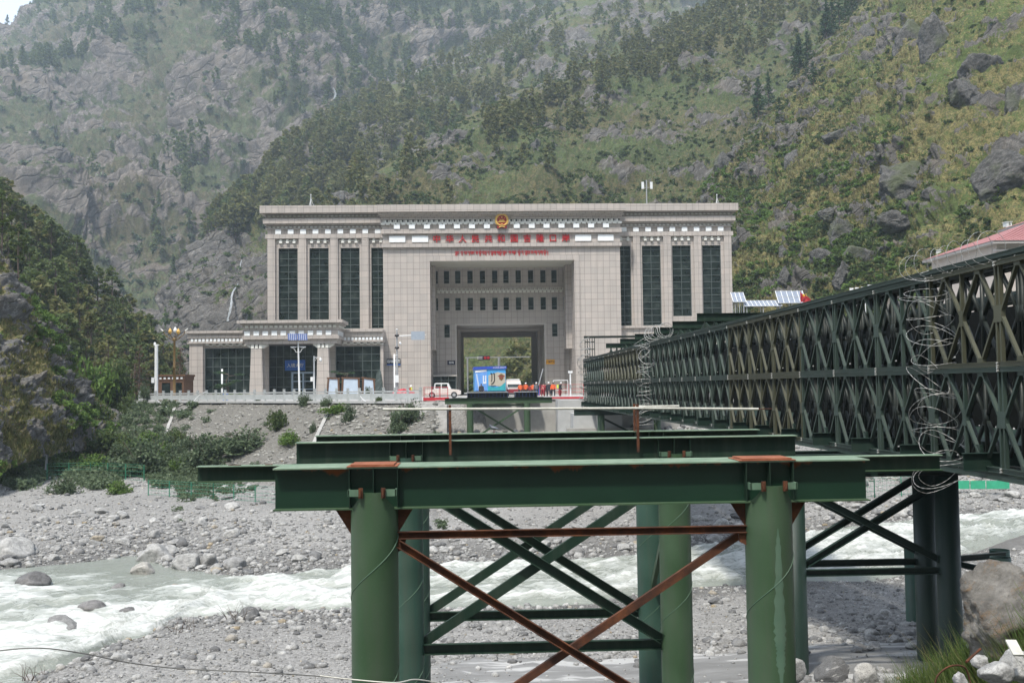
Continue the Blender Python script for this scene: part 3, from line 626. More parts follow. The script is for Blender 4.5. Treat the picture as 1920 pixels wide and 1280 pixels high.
q = MB(); q.box(-0.72, -0.2, -0.1, 0.4, -1.22, -0.7); q.box(0.2, 0.72, -0.1, 0.4, -1.22, -0.7); q.box(-0.2, 0.2, -0.05, 0.4, -1.1, -0.7); q.build('red_ribbon', M['maroon'], em)
# --- windows
def window(parent, x0, x1, z0, z1, y, cols, rows, deep=0.35, rowz=None, fw=0.07, name='window'):
    f = MB(); f.box(x0, x0+fw, y-0.02, y+deep-0.06, z0, z1); f.box(x1-fw, x1, y-0.02, y+deep-0.06, z0, z1); f.box(x0+fw, x1-fw, y-0.02, y+deep-0.06, z0, z0+fw); f.box(x0+fw, x1-fw, y-0.02, y+deep-0.06, z1-fw, z1)
    yg = y+deep-0.12
    for k in range(1, cols): xx = x0+(x1-x0)*k/cols; f.box(xx-0.035, xx+0.035, yg-0.07, yg+0.05, z0+fw, z1-fw)
    zs = rowz if rowz is not None else [z0+(z1-z0)*k/rows for k in range(1, rows)]
    for zz in zs: f.box(x0+fw, x1-fw, yg-0.09, yg+0.045, zz-0.04, zz+0.04)
    o = f.build(name, M['alu'], parent); g = MB(); g.box(x0+0.01, x1-0.01, yg, yg+0.03, z0+0.01, z1-0.01); g.build('pane', M['glass'], o); return o
def cut_wall(b, x0, x1, z0, z1, y0, y1, holes):
    """a wall slab with rectangular holes (all holes share rows of x): build as cells, reveals included by thickness"""
    xs = sorted({x0, x1, *[h[0] for h in holes], *[h[1] for h in holes]}); 
    for a_, b_ in zip(xs[:-1], xs[1:]):
        cols_ = sorted([(h[2], h[3]) for h in holes if h[0] <= a_+1e-6 and h[1] >= b_-1e-6]); z = z0
        for h0, h1 in cols_:
            if h0 > z+1e-6: b.box(a_, b_, y0, y1, z, h0)
            z = h1
        if z < z1-1e-6: b.box(a_, b_, y0, y1, z, z1)
yr = YB+YR
def rz_(py): return at(941, py, yr).z
rows = [(507.5, 531.2), (558, 581.5), (607.8, 631.8)]
cen = [470, 551, 635, 727, 820, 912, 996, 1088, 1181, 1273, 1356, 1437]; holes = []
for ri, (a_, e_) in enumerate(rows):
    for ci, cx in enumerate(cen):
        if ri == 2 and 1 < ci < 10: continue
        xx = at(700+cx/4, 560, yr).x - XC; hw = 5.15*yr/F if 0 < ci < 11 else 4.0*yr/F
        holes.append((xx-hw, xx+hw, rz_(e_), rz_(a_)))
b = MB(); cut_wall(b, -PW+0.61, PW-0.905, z_in+0.26, z_port-0.065, YR-0.32, YR, [h for h in holes if h[2] > z_in+0.3])
low = [h for h in holes if h[2] <= z_in+0.3]
for xa, xb in ((-PW+0.61, ICX-IW-0.255), (ICX+IW+0.255, PW-0.905)):
    cut_wall(b, xa, xb, 0, z_in+0.255, YR-0.32, YR, [(max(h[0], xa), min(h[1], xb), h[2], z_in+0.255 if h[3] > z_in+0.255 else h[3]) for h in low if xa <= (h[0]+h[1])/2 <= xb])
b.build('facade_skin', M['tile_wall'], gate)
for h in holes:
    if h[2] <= z_in+0.3: h = (h[0], h[1], h[2], min(h[3], z_in+0.255))
    window(gate, h[0]+0.004, h[1]-0.004, h[2]+0.004, h[3]-0.004, YR-0.30, 1, 1, 0.29, rowz=[h[2]+(h[3]-h[2])*0.27], fw=0.05, name='small_window')
c = MB(); n = 31; x0 = -PW+0.7; x1 = PW-1.0; stp = (x1-x0)/n
for k in range(n):
    xx = x0+(k+0.5)*stp; c.box(xx-0.22, xx+0.22, YR-0.62, YR-0.32, rz_(549), rz_(545.6)); c.box(xx+stp/2-0.06, xx+stp/2+0.06, YR-0.5, YR-0.32, rz_(545), rz_(541)); c.box(xx-0.14, xx-0.04, YR-0.5, YR-0.32, rz_(545), rz_(541))
c.box(x0, x1, YR-0.56, YR-0.32, rz_(545.5), rz_(544.3)); c.build('inner_dentil_course', M['dent'], gate)
c = MB(); c.box(x0, x1, YR-0.40, YR-0.321, rz_(540), rz_(537)); c.box(x0, x1, YR-0.36, YR-0.322, rz_(544.2), rz_(540.1)); c.build('string_course', M['tile'], gate)

# --- the two wings (front plane 2.6 m behind the central block)
WY = 2.6; yw = YB+WY
def wx_(px, py=520): return at(px, py, yw).x - XC
def wz_(py, px=610): return at(px, py, yw).z
WX0 = wx_(502.5)                                 # outer corner
wins = [(522.3, 558.3, 465, 599.5), (580.4, 616.5, 465, 599.5), (638.8, 674.5, 465, 616.5), (696.3, 733, 465, 616.5)]
pil = [(502.5, 516.5), (561, 575), (619.5, 634), (678.7, 692)]
def wing(s_):
    zt = wz_(388)
    b = MB(); b2 = MB(); hl = []
    for x0, x1, p0, p1 in wins:
        a_, e_ = mirx(wx_(x0), min(wx_(x1), -HW-0.02) if x1 < 730 else -HW-0.02, s_)
        if s_ < 0: a_ = max(a_, WX0)
        hl.append((a_, e_, wz_(p1), wz_(p0)))
    X0, X1 = mirx(WX0, -HW-0.003, s_)
    cut_wall(b, X0, X1, 0, wz_(447.5), WY, WY+0.55, hl); b.box(X0+0.01, X1-0.01, WY+0.56, YT-1, 0, zt-1.2)
    b.box(X0, X1, WY+0.01, WY+0.555, wz_(447.45), wz_(423)); 
    b.build('wing_wall', M['tile'], gate)
    for i, h in enumerate(hl):
        n = 11 if h[2] > wz_(605) else 12; rz0 = [h[3]-(0.55+k*1.025*1.0) for k in range(0, n) if h[3]-(0.55+k*1.025) > h[2]+0.3]
        window(gate, h[0]+0.004, h[1]-0.004, h[2]+0.004, h[3]-0.004, WY+0.15, 2, 1, 0.38, rowz=rz0)
    for i, (a_, e_) in enumerate(pil):
        p0, p1 = mirx(wx_(a_), wx_(e_), s_); q = MB(); q.box(p0, p1, WY-0.38, WY, 0, wz_(447.6))
        q.build('pilaster', M['tile'], gate)
    q = MB()
    for x0, x1, p0, p1 in wins:                      # bracket friezes over the windows
        a_, e_ = mirx(wx_(x0)-0.15, min(wx_(x1), -HW), s_); n = max(2, int(round((e_-a_)/0.96))); stp = (e_-a_)/n
        for k in range(n):
            xx = a_+(k+0.5)*stp; q.box(xx-0.21, xx+0.21, WY-0.3, WY, wz_(456), wz_(452.4)); q.box(xx-0.16, xx+0.16, WY-0.22, WY, wz_(452), wz_(448))
        q.box(a_, e_, WY-0.16, WY, wz_(452.3), wz_(451.2))
    q.build('window_bracket_course', M['dent'], gate)
    q = MB()
    for d, p0, p1 in ((0.42, 439.5, 447.4), (0.3, 430.5-2.2, 430), (0.85, 411.2, 420.2), (0.55, 420.3, 423), (1.35, 388, 401.6), (1.0, 401.7, 403.2)):
        x0, x1 = X0-(0.72*d if s_ < 0 else 0), X1+(0.72*d if s_ > 0 else 0); q.box(x0, x1, WY-d, WY+6, wz_(p1), wz_(p0))
    q.box(X0-0.06*(s_ < 0), X1+0.06*(s_ > 0), WY-0.06, WY+6, wz_(439.4), wz_(430.1)); q.box(X0-0.3*(s_ < 0), X1+0.3*(s_ > 0), WY-0.3, WY+6, wz_(411.1), wz_(403.3)); q.box(X0-0.12*(s_ < 0), X1+0.12*(s_ > 0), WY-0.12, WY+6, wz_(428.1), wz_(423.1))
    q.build('cornice', M['tile'], gate)
    q = MB(); L = X1-X0
    for y_, p0, p1, st, w_ in ((WY-0.3, 403.6, 407, 0.62, 0.3), (WY-0.12, 424, 427.2, 0.62, 0.3)):
        n = int(L/st)
        for k in range(n):
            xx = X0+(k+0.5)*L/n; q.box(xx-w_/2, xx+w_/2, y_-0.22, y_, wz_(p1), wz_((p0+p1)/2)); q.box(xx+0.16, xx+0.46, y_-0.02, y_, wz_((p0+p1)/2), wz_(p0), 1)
        q.box(X0, X1, y_-0.14, y_, wz_((p0+p1)/2), wz_((p0+p1)/2-0.5))
    q.build('dentil_course', [M['dent'], M['hole_shade']], gate)
    for k in range(9):
        c0 = wx_(522.2+23.3*k, 434); c0 = c0 if s_ < 0 else -c0
        q = MB(); q.box(c0-0.43, c0+0.43, WY-0.34, WY-0.061, wz_(438.8), wz_(430.6)); q.build('white_block', M['white_tile'], gate)
    q = MB(); a_, e_ = mirx(WX0, -HW, s_); ledge = wz_(617.2); q.box(a_, e_, WY-0.9, WY-0.002, ledge-0.35, ledge); q.box(a_, e_, WY-0.6, WY-0.002, ledge-5, ledge-0.351); q.build('plinth_ledge', M['tile'], gate)
sym(wing)
b = MB(); b.box(-HW+0.5, HW-0.5, 7, 30, z_top-1.2, z_top-0.2); b.build('roof_slab', M['trim'], gate)

# --- low annex and entrance porch on the left
annex = thing('entrance_annex', 'low tiled annex with glass walls and a porch at the left foot of the gateway', 'building', (XC+WX0, YB-3, 0))
AO = Vector((XC+WX0, YB-3, 0)); ya = YB-3.0
def ax(px, py=640, y=None): return at(px, py, y or ya).x - AO.x
def az(py, px=540, y=None): return at(px, py, y or ya).z
xA, xE = ax(359.5), ax(718.5)
def aw(parts, holes=None): pass
gh = [(ax(384), ax(470.5), 0.75, az(651)), (ax(504), ax(612), 0.1, az(645)), (ax(629), ax(713), 0.75, az(650))]
b = MB(); cut_wall(b, xA, xE, 0, az(640), 0, 0.5, gh); b.box(xA+0.01, xE-0.01, 4.2, 4.6, 0, az(640)); b.box(xA+0.01, xA+0.5, 0.51, 4.19, 0, az(640)); b.build('wall', M['tile'], annex)
b = MB(); b.box(ax(359.5)-0.25, ax(381.5), -0.35, -0.003, 0, az(641)); b.build('corner_pier', M['tile'], annex)
for side_ in (0, 1):
    b = MB()
    for d, p0, p1 in ((0.75, 619, 624), (0.5, 624.1, 632), (0.32, 632.1, 640.2), (0.55, 640.3, 642.5)):
        b.box(*((xA-d, ax(457)) if side_ == 0 else (ax(631), xE)), -d, 4.6, az(p1), az(p0))
    b.build('cornice', M['tile'], annex)
for s0, s1 in ((361.5, 454), (634, 716)):
    n = int(round((s1-s0)/7.05))
    for k in range(n+1):
        xx = ax(s0+(s1-s0)*k/n); q = MB(); q.box(xx-0.17, xx+0.17, -0.42, -0.321, az(639.2), az(633.6)); q.build('white_block', M['white_tile'], annex)
b = MB()
for s0, s1 in ((384, 470), (629, 716)):
    n = int((ax(s1)-ax(s0))/0.9)
    for k in range(n):
        xx = ax(s0)+(k+0.5)*(ax(s1)-ax(s0))/n; b.box(xx-0.25, xx+0.25, -0.4, -0.003, az(645.6), az(642.6)); b.box(xx+0.2, xx+0.7, -0.2, -0.003, az(647.6), az(645.7))
b.build('bracket_course', M['dent'], annex)
window(annex, gh[0][0]+0.01, gh[0][1]-0.01, 0.76, gh[0][3]-0.01, 0.05, 6, 1, 0.4, rowz=[0.75+2.05, 0.75+4.2-0.2, 0.75+5.3], name='glass_wall')
window(annex, gh[2][0]+0.01, gh[2][1]-0.01, 0.76, gh[2][3]-0.01, 0.05, 5, 1, 0.4, rowz=[0.75+1.8, 0.75+3.2, 0.75+4.6, 0.75+5.6], name='glass_wall')
window(annex, gh[1][0]+0.01, gh[1][1]-0.01, 0.11, gh[1][3]-0.01, 0.3, 8, 1, 0.15, rowz=[1.7, 3.1, 4.6, 6.1], name='glass_wall')
dr = MB(); dx0, dx1 = ax(546), ax(590)
for a_, e_ in ((dx0, dx0+0.25), (dx1-0.25, dx1), ((dx0+dx1)/2-0.12, (dx0+dx1)/2+0.12)): dr.box(a_, e_, 0.05, 0.28, 0.1, 3.85)
dr.box(dx0+0.25, dx1-0.25, 0.06, 0.27, 3.6, 3.84)
for zz in (1.25, 2.4): dr.box(dx0+0.25, dx1-0.25, 0.08, 0.26, zz, zz+0.14)
dr.build('entrance_door', varied('pale_blue_door_frame', (0.3, 0.38, 0.46), (0.36, 0.45, 0.55), 2, 0.4), annex)
sg = MB(); sg.box(ax(534), ax(572), -0.02, 0.04, az(694.5), az(675)); so_ = sg.build('hall_sign', M['blue'], annex)
text('lettering', '入境大厅', annex, ax(553.5), -0.05, az(685.5), 0.62, 0.01, M['white_paint'], 0.005)
# porch: heavy entablature on two tapered columns
yp = -6.0; yq = ya+yp
def qx(px, py=620): return at(px, py, yq).x - AO.x
def qz(py, px=540): return at(px, py, yq).z
b = MB()
for d, p0, p1 in ((0.95, 600.5, 606), (0.6, 606.1, 609), (0.25, 609.1, 618.2), (0.18, 618.3, 629.5), (0.35, 629.6, 635.5), (0.1, 635.6, 638.5), (0.0, 638.6, 644.5)):
    b.box(qx(459.5)-d, qx(631)+d, yp-d, -0.33, qz(p1), qz(p0))
b.build('porch_entablature', M['tile'], annex)
b = MB()
for k in range(19):
    xx = qx(463.5+k*9.15); b.box(xx-0.2, xx+0.2, yp-0.42, yp-0.251, qz(614.3), qz(610))
for k in range(6): yy = yp+0.2+k*0.95; b.box(qx(631)+0.251, qx(631)+0.42, yy-0.2, yy+0.2, qz(614.3), qz(610))
b.build('porch_dentil_course', M['dent'], annex)
for k in range(10):
    xx = qx(464.2+k*16.9); q = MB(); q.box(xx-0.38, xx+0.38, yp-0.3, yp-0.181, qz(628.8), qz(620.3)); q.build('white_block', M['white_tile'], annex)
for k in range(4): yy = yp+0.5+k*1.4; q = MB(); q.box(qx(631)+0.181, qx(631)+0.3, yy-0.38, yy+0.38, qz(628.8), qz(620.3)); q.build('white_block', M['white_tile'], annex)
for c0 in (480.3, 605.0):
    cx = qx(c0); z1 = qz(652.5); q = MB()
    vs = [(cx+sx*w_, yp+0.9+sy*w_, zz) for zz, w_ in ((0, 0.98), (z1, 0.74)) for sx, sy in ((-1, -1), (1, -1), (1, 1), (-1, 1))]
    q.add(vs, [(3, 2, 1, 0), (4, 5, 6, 7), (0, 1, 5, 4), (1, 2, 6, 5), (2, 3, 7, 6), (3, 0, 4, 7)]); q.build('column', M['tile'], annex)
    q = MB(); z2 = qz(644.6)
    for dx in (-0.55, 0, 0.55): q.box(cx+dx-0.2, cx+dx+0.2, yp+0.1, yp+1.7, z1+0.003, z2-0.003)
    for s_ in (-1, 1): q.prism([(cx+s_*0.6, z1+0.01), (cx+s_*0.9, z1+0.06), (cx+s_*1.45, z2-0.15), (cx+s_*1.45, z2-0.004), (cx+s_*0.6, z2-0.004)], 'y', yp+0.25, yp+1.5)
    q.build('capital_bracket', M['dent'], annex)
# ------------------------------------------------------------------ green steel trestles of the dismantled bridge
M['g_beam'] = paint('dark_green_beam_paint', (0.004, 0.019, 0.010), (0.006, 0.026, 0.0135), 0.0, 0.5, 0.8, 0.35)
M['g_pile'] = paint('green_pile_paint', (0.030, 0.064, 0.028), (0.045, 0.084, 0.042), 0.0, 0.5, 1.1, 0.5)
M['g_pile2'] = paint('bluish_green_pile_paint', (0.020, 0.055, 0.038), (0.034, 0.080, 0.058), 0.0, 0.5, 1.1, 0.5)
M['g_dark'] = paint('shaded_green_paint', (0.006, 0.020, 0.014), (0.010, 0.028, 0.02), 0.02, 0.5, 0.9, 0.2)  # darker green, the shade under the bridge put into its colour
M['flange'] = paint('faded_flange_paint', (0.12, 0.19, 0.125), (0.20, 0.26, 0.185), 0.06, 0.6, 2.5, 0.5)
M['lichen'] = paint('pale_weathered_paint', (0.06, 0.12, 0.075), (0.10, 0.17, 0.11), 0.05, 0.6, 2.0, 0.4)
m = mat('rusted_steel', (0.12, 0.04, 0.018), 0.8, 0.0, 0.3); t = NT(m); p = t.pos()
n1 = t.noise(p, 3.0, 8, 0.7); n2 = t.noise(p, 14.0, 6, 0.7)
c = t.ramp(n1, [(0.3, (0.022, 0.011, 0.008)), (0.5, (0.07, 0.026, 0.012)), (0.72, (0.16, 0.055, 0.02))])
c = t.mix(t.ramp(n2, [(0.5, 0.0), (0.7, 0.5)]), c, (0.05, 0.03, 0.022)); t.col(c); t.bump(n2, 0.4, 0.01); M['rust'] = m
m = mat('orange_rust_plate', (0.3, 0.1, 0.045), 0.85, 0.0, 0.3); t = NT(m); p = t.pos()
n1 = t.noise(p, 4.0, 7, 0.7); t.col(t.ramp(n1, [(0.3, (0.13, 0.042, 0.022)), (0.55, (0.24, 0.085, 0.042)), (0.75, (0.34, 0.16, 0.09))])); t.bump(n1, 0.3, 0.01); M['rust_plate'] = m
# web of the front beam: dark green with rust blooms that run down from under the top flange
m = mat('green_web_with_rust_blooms', (0.012, 0.05, 0.026), 0.42, 0, 0.4); t = NT(m); p = t.pos(); s = t.sep(p)
big = t.noise(p, 0.9, 6, 0.6); along = t.noise(t.comb(s[0], 0.0, 0.0), 1.3, 6, 0.65); edge = t.noise(p, 9, 5, 0.7)
depth = t.math('MULTIPLY', t.math('SUBTRACT', along, 0.50), 0.62)
f = t.math('SUBTRACT', t.math('ADD', depth, t.math('MULTIPLY', t.math('SUBTRACT', edge, 0.5), 0.06)), t.math('SUBTRACT', 0.18, s[2]))
f = t.ramp(t.math('ADD', t.math('MULTIPLY', f, 14.0), 0.5), [(0.2, 0.0), (0.8, 0.92)])
c = t.mix(t.ramp(big, [(0.35, 0.0), (0.7, 1.0)]), (0.0048, 0.022, 0.012), (0.008, 0.032, 0.017))
c = t.mix(t.math('MULTIPLY', t.ramp(t.noise(p, 60, 3, 0.7), [(0.7, 0.0), (0.76, 1.0)]), 0.3), c, (0.2, 0.28, 0.22))
t.col(t.mix(f, c, (0.21, 0.065, 0.02))); t.rough(t.mix(f, 0.42, 0.85)); t.bump(t.noise(p, 25, 4), 0.12, 0.01); M['g_web_rust'] = m

PX0, PX1 = at(702.5, 1000, 13.5).x, at(1441, 1000, 13.5).x
def pile(parent, x, y, ztop, zbot, r=0.315, name='pile', matl='g_pile', tongue=None, seams=(0.0, 1.75), bottom_ext=0.0, seam_mat=None):
    b = MB(); n = 48; vs = []; rings = 24; z1 = ztop
    for k in range(rings+1):
        z = zbot + (z1-zbot)*k/rings
        vs += [(x+r*math.cos(2*math.pi*i/n), y+r*math.sin(2*math.pi*i/n), z) for i in range(n)]
    fs = [(k*n+i, k*n+(i+1) % n, (k+1)*n+(i+1) % n, (k+1)*n+i) for k in range(rings) for i in range(n)]
    b.add(vs, fs, 0, True); b.add(vs[-n:], [tuple(range(n))], 0)
    if tongue:                                    # the cut shell that rises beside the beam, front and back
        h, wlow, wtop = tongue
        for sgn in (-1, 1):
            rows_ = []
            for k in range(9):
                f = k/8; hw = wlow*(1-f)**1.0 + wtop*f if f < 0.85 else wtop; z = ztop + h*f
                rows_.append([(x+sx*hw, y+sgn*math.sqrt(max(r*r-(sx*hw)**2, 0.0)), z) for sx in np.linspace(-1, 1, 9)])
            v2 = [q for rw in rows_ for q in rw]; inner = [(q[0], y+(q[1]-y)*0.955, q[2]) for q in v2]
            fq = [(a*9+c_, a*9+c_+1, (a+1)*9+c_+1, (a+1)*9+c_) for a in range(8) for c_ in range(8)]
            b.add(v2, fq, 0, True); b.add(inner, fq, 0, True)
            b.add(v2[-9:]+inner[-9:], [tuple(list(range(9))+list(range(17, 8, -1)))], 0)
    o = b.build(name, M[matl], parent, world=True)
    s = MB()                                      # spiral weld seam
    pitch = seams[1]; z = zbot + 0.1; pts = []
    while z < ztop - 0.02:
        a = 2*math.pi*(z-zbot)/pitch + seams[0]; pts.append((x+(r+0.001)*math.cos(a), y+(r+0.001)*math.sin(a), z)); z += pitch/40
    s.tube(pts, 0.0065, 5)
    ox = wloc(o); so = s.build('weld_seam', M[seam_mat or 'lichen'], o, world=True)
    return o
def girder(parent, x0, x1, y, ztop, h, bw, stiff, webm, flm='flange', name='beam', back=None):
    w = MB(); w.box(x0, x1, y-0.007, y+0.007, ztop-h+0.018, ztop-0.018); o = w.build(name, M[webm], parent, world=True)
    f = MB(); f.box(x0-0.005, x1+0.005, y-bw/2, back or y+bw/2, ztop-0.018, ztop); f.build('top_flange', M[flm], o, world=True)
    f = MB(); f.box(x0-0.005, x1+0.005, y-bw/2, y+bw/2, ztop-h, ztop-h+0.018); f.build('bottom_flange', M['g_pile'], o, world=True)
    for sx in stiff:
        q = MB(); q.box(sx-0.005, sx+0.005, y-bw/2+0.01, y-0.0075, ztop-h+0.019, ztop-0.019); q.build('stiffener', M['g_beam'], o, world=True)
        q = MB(); q.box(sx-0.005, sx+0.005, y+0.0075, y+bw/2-0.01, ztop-h+0.019, ztop-0.019); q.build('stiffener', M['g_beam'], o, world=True)
    return o
ZT = 0.21
def trestle(label, Y, x0, x1, beam_mat, flm, pile_mats, front=False, h=0.56):
    xs = (PX0, PX1)
    t_ = thing('steel_trestle', label, 'trestle', ((x0+x1)/2, Y, -7.0))
    zb = float(min(ground(np.array([xs[0]]), np.array([Y]))[0], ground(np.array([xs[1]]), np.array([Y]))[0]))
    st = []
    for x in xs: st += [x-0.32, x, x+0.32]
    st_near = [x+d for x in xs for d in (-0.32, 0.31)]
    g_ = girder(t_, x0, x1, Y, ZT, h, 0.3, st, beam_mat, flm, back=Y+0.42 if front else None)
    for i, x in enumerate(xs):
        zg = float(ground(np.array([x]), np.array([Y]))[0])
        pl = pile(t_, x, Y, ZT-h-0.004, zg-0.6, matl=pile_mats[i], tongue=(0.24, 0.30, 0.12), seams=(0.6+i*0.9+Y, 1.72))
        for s_ in (-1, 1):                           # bracket straps and bolts beside the tongue
            q = MB(); q.box(*sorted((x+s_*0.13, x+s_*0.32)), Y-0.30, Y-0.285, ZT-h+0.19, ZT-h+0.28); q.box(*sorted((x+s_*0.30, x+s_*0.315)), Y-0.30, Y-0.16, ZT-h+0.19, ZT-h+0.28)
            q.build('strap', M['lichen'], pl, world=True)
            q = MB(); q.box(*sorted((x+s_*0.12, x+s_*0.175)), Y-0.34, Y-0.301, ZT-h+0.17, ZT-h+0.30); q.tube([(x+s_*0.15, Y-0.36, ZT-h+0.2), (x+s_*0.15, Y-0.36, ZT-h+0.29)], 0.014, 8); q.build('rusty_clamp', M['rust'], pl, world=True)
            q = MB(); q.prism([(x+s_*0.30, ZT-h-0.004), (x+s_*0.52, ZT-h-0.004), (x+s_*0.318, ZT-h-0.33)], 'y', Y-0.012, Y+0.012); q.build('gusset', M['rust'], pl, world=True)
    return t_, g_
X0f, X1f = at(512, 900, 13.35).x, at(1631, 900, 13.35).x
tr1, g1 = trestle('nearest green trestle with rusty cross braces and rust plates on its beam', 13.5, X0f, X1f, 'g_web_rust', 'flange', ('g_pile', 'g_pile'), True)
for a_, e_ in ((655, 744), (1383, 1483)):
    xa, xb = at(a_, 868, 13.5).x, at(e_, 868, 13.5).x; q = MB(); q.box(xa-0.02, xb+0.02, 13.34, 13.93, ZT+0.003, ZT+0.012)
    q.box(xa+0.03, xb-0.03, 13.37, 13.89, ZT+0.013, ZT+0.034); q.build('rust_plate', M['rust_plate'], g1, world=True)
def brace(parent, p, q_, matl, w=0.07, h=0.1, t_=0.01, name='brace', flip=1):
    b = MB(); b.channel(p, q_, w, h, t_, (0, 0, 1), flip=flip); return b.build(name, M[matl], parent, world=True)
yb1 = 13.5
zh = at(1070, 996.5, yb1).z
brace(tr1, (PX0+0.30, yb1, zh), (PX1-0.30, yb1, zh), 'rust', 0.06, 0.1, name='cross_bar', flip=1)
zc0 = at(750, 1016, yb1).z
zl = -5.3
brace(tr1, (PX0+0.31, yb1-0.05, zc0), (PX1-0.31, yb1-0.05, zc0-3.0), 'rust', 0.06, 0.1, name='diagonal_brace')
brace(tr1, (PX1-0.31, yb1+0.05, zc0+0.05), (PX0+0.31, yb1+0.05, zc0-2.95), 'rust', 0.06, 0.1, name='diagonal_brace')
for x, s_ in ((PX0, 1), (PX1, -1)):
    q = MB(); q.prism([(x+s_*0.305, zc0-0.13), (x+s_*0.305, zc0+0.09), (x+s_*0.42, zc0+0.05), (x+s_*0.40, zc0-0.08)], 'y', yb1-0.02, yb1+0.02); q.build('brace_gusset', M['rust'], tr1, world=True)
# pale scar where paint flaked off the right pile
q = MB(); sc = [(0.0, 0), (0.03, -0.25), (0.05, -0.75), (0.075, -1.25), (0.07, -1.5), (0.05, -1.6), (0.06, -1.75), (0.02, -1.95), (0.012, -2.15), (0.03, -2.25), (0.0, -2.32)]
zs0 = at(1447, 990, 13.2).z; L_ = []; NCS = 9
for wv, dz in [(w_*(1+.25*math.sin(k_*2.7)), z_) for k_, (w_, z_) in enumerate([(w0+(w1-w0)*f_/5, z0+(z1-z0)*f_/5) for (w0, z0), (w1, z1) in zip(sc[:-1], sc[1:]) for f_ in range(5)])]:
    for c_ in range(NCS):
        a = R(-90+6) + (2*c_/(NCS-1)-1)*(wv+0.004)/0.315; L_.append((PX1+0.3175*math.cos(a), 13.5+0.3175*math.sin(a), zs0+dz))
q.add(L_, [(i*NCS+c_, i*NCS+c_+1, (i+1)*NCS+c_+1, (i+1)*NCS+c_) for i in range(len(L_)//NCS-1) for c_ in range(NCS-1)], 0, True); q.build('flaked_paint_scar', paint('pale_bare_primer', (0.065, 0.125, 0.082), (0.09, 0.15, 0.10), 0.1, 0.6, 3.0, 0.3), tr1, world=True)
X0, X1 = at(556, 845, 19.9).x, at(1491, 845, 19.9).x
tr2, g2 = trestle('second green steel trestle carrying the wide dark beam just behind the front one', 19.9, X0, X1, 'g_beam', 'flange', ('g_pile2', 'g_pile'))
X0, X1 = at(593, 818, 22.7).x, at(1421, 818, 22.7).x
tr3, g3 = trestle('third green steel trestle, mostly hidden behind the second, with a pigeon on its beam', 22.7, X0, X1, 'g_beam', 'flange', ('g_pile2', 'g_pile2'))
for tr, Y in ((tr2, 19.9), (tr3, 22.7)):
    a, e = PX0+0.30, PX1-0.30; z0 = -0.62 if Y < 21 else -0.62; zt = ZT-0.56-0.28; zb = -3.87
    brace(tr, (a, Y, zt-0.06+0.0), (e, Y, zt-0.06), 'g_pile2', 0.1, 0.12, name='cross_bar'); brace(tr, (a, Y, zb), (e, Y, zb), 'g_beam', 0.1, 0.2, name='cross_bar')
    brace(tr, (a, Y-0.06, zt-0.12), (e, Y-0.06, zb+0.1), 'g_beam', 0.1, 0.19, name='diagonal_brace'); brace(tr, (e, Y+0.06, zt-0.12), (a, Y+0.06, zb+0.1), 'g_beam', 0.1, 0.19, name='diagonal_brace')
brb = MB(); brb.channel((PX1, 20.1, -3.2), (PX1, 22.5, -4.6), 0.08, 0.14, 0.01); brb.channel((PX1-0.05, 20.1, -1.0), (PX1-0.05, 22.5, -3.3), 0.08, 0.14, 0.01); brb.build('longitudinal_brace', M['g_pile'], tr2, world=True)
# long slim beam lying behind the front girder, longer than it on both sides
bt = MB(); xa, xb = at(371, 890, 14.03).x, at(1762, 876, 14.03).x
bt.box(xa, xb, 14.03-0.006, 14.03+0.006, ZT-0.22+0.012, ZT-0.012); lb = thing('long_beam', 'long slim green H beam lying behind the front girder and sticking out past both its ends', 'beam', ((xa+xb)/2, 14.03, ZT-0.22))
bt.build('web', M['g_beam'], lb, world=True)
q = MB(); q.box(xa, xb, 13.93, 14.13, ZT-0.012, ZT); q.build('top_flange', M['flange'], lb, world=True); q = MB(); q.box(xa, xb, 13.93, 14.13, ZT-0.22, ZT-0.208); q.build('bottom_flange', M['g_pile'], lb, world=True)
q = MB(); q.box(at(428, 877, 14.03).x, at(452, 877, 14.03).x, 14.02, 14.038, ZT+0.002, ZT+0.01); q.box(at(497, 877, 14.03).x, at(511, 877, 14.03).x, 14.02, 14.038, ZT+0.002, ZT+0.012); q.build('rust_scale', M['rust'], lb, world=True)
# safety rail
M['galv'] = varied('weathered_galvanised_pipe', (0.36, 0.35, 0.30), (0.55, 0.54, 0.48), 6, 0.55, 0.2, det=8)
rail = thing('pipe_rail', 'long pale horizontal pipe rail with rusty posts standing on the second girder', 'railing', (PX0, 19.7, ZT))
q = MB(); q.tube([at(718, 767, 19.7), at(960, 766, 19.7), at(1200, 765, 19.7), at(1422, 766.5, 19.7)], 0.024, 10); q.build('rail_pipe', M['galv'], rail, world=True)
q = MB(); q.tube([at(1422, 766.5, 19.7), at(1448, 766.2, 19.7)], 0.011, 8); q.build('thin_pipe_end', M['rust'], rail, world=True)
q = MB(); q.tube([at(1190, 762, 22.6), at(1273, 761, 22.6)], 0.024, 10); q.build('short_rear_pipe', M['galv'], rail, world=True)
for px, top, y in ((843.5, 759, 19.72), (1195, 757, 19.72), (1189, 757, 22.6)):
    p0 = at(px, top, y); q = MB(); q.bar((p0.x, y, ZT-0.28 if y < 20 else ZT), p0, 0.05, 0.05, (0, 1, 0)); q.build('post', M['rust'], rail, world=True)

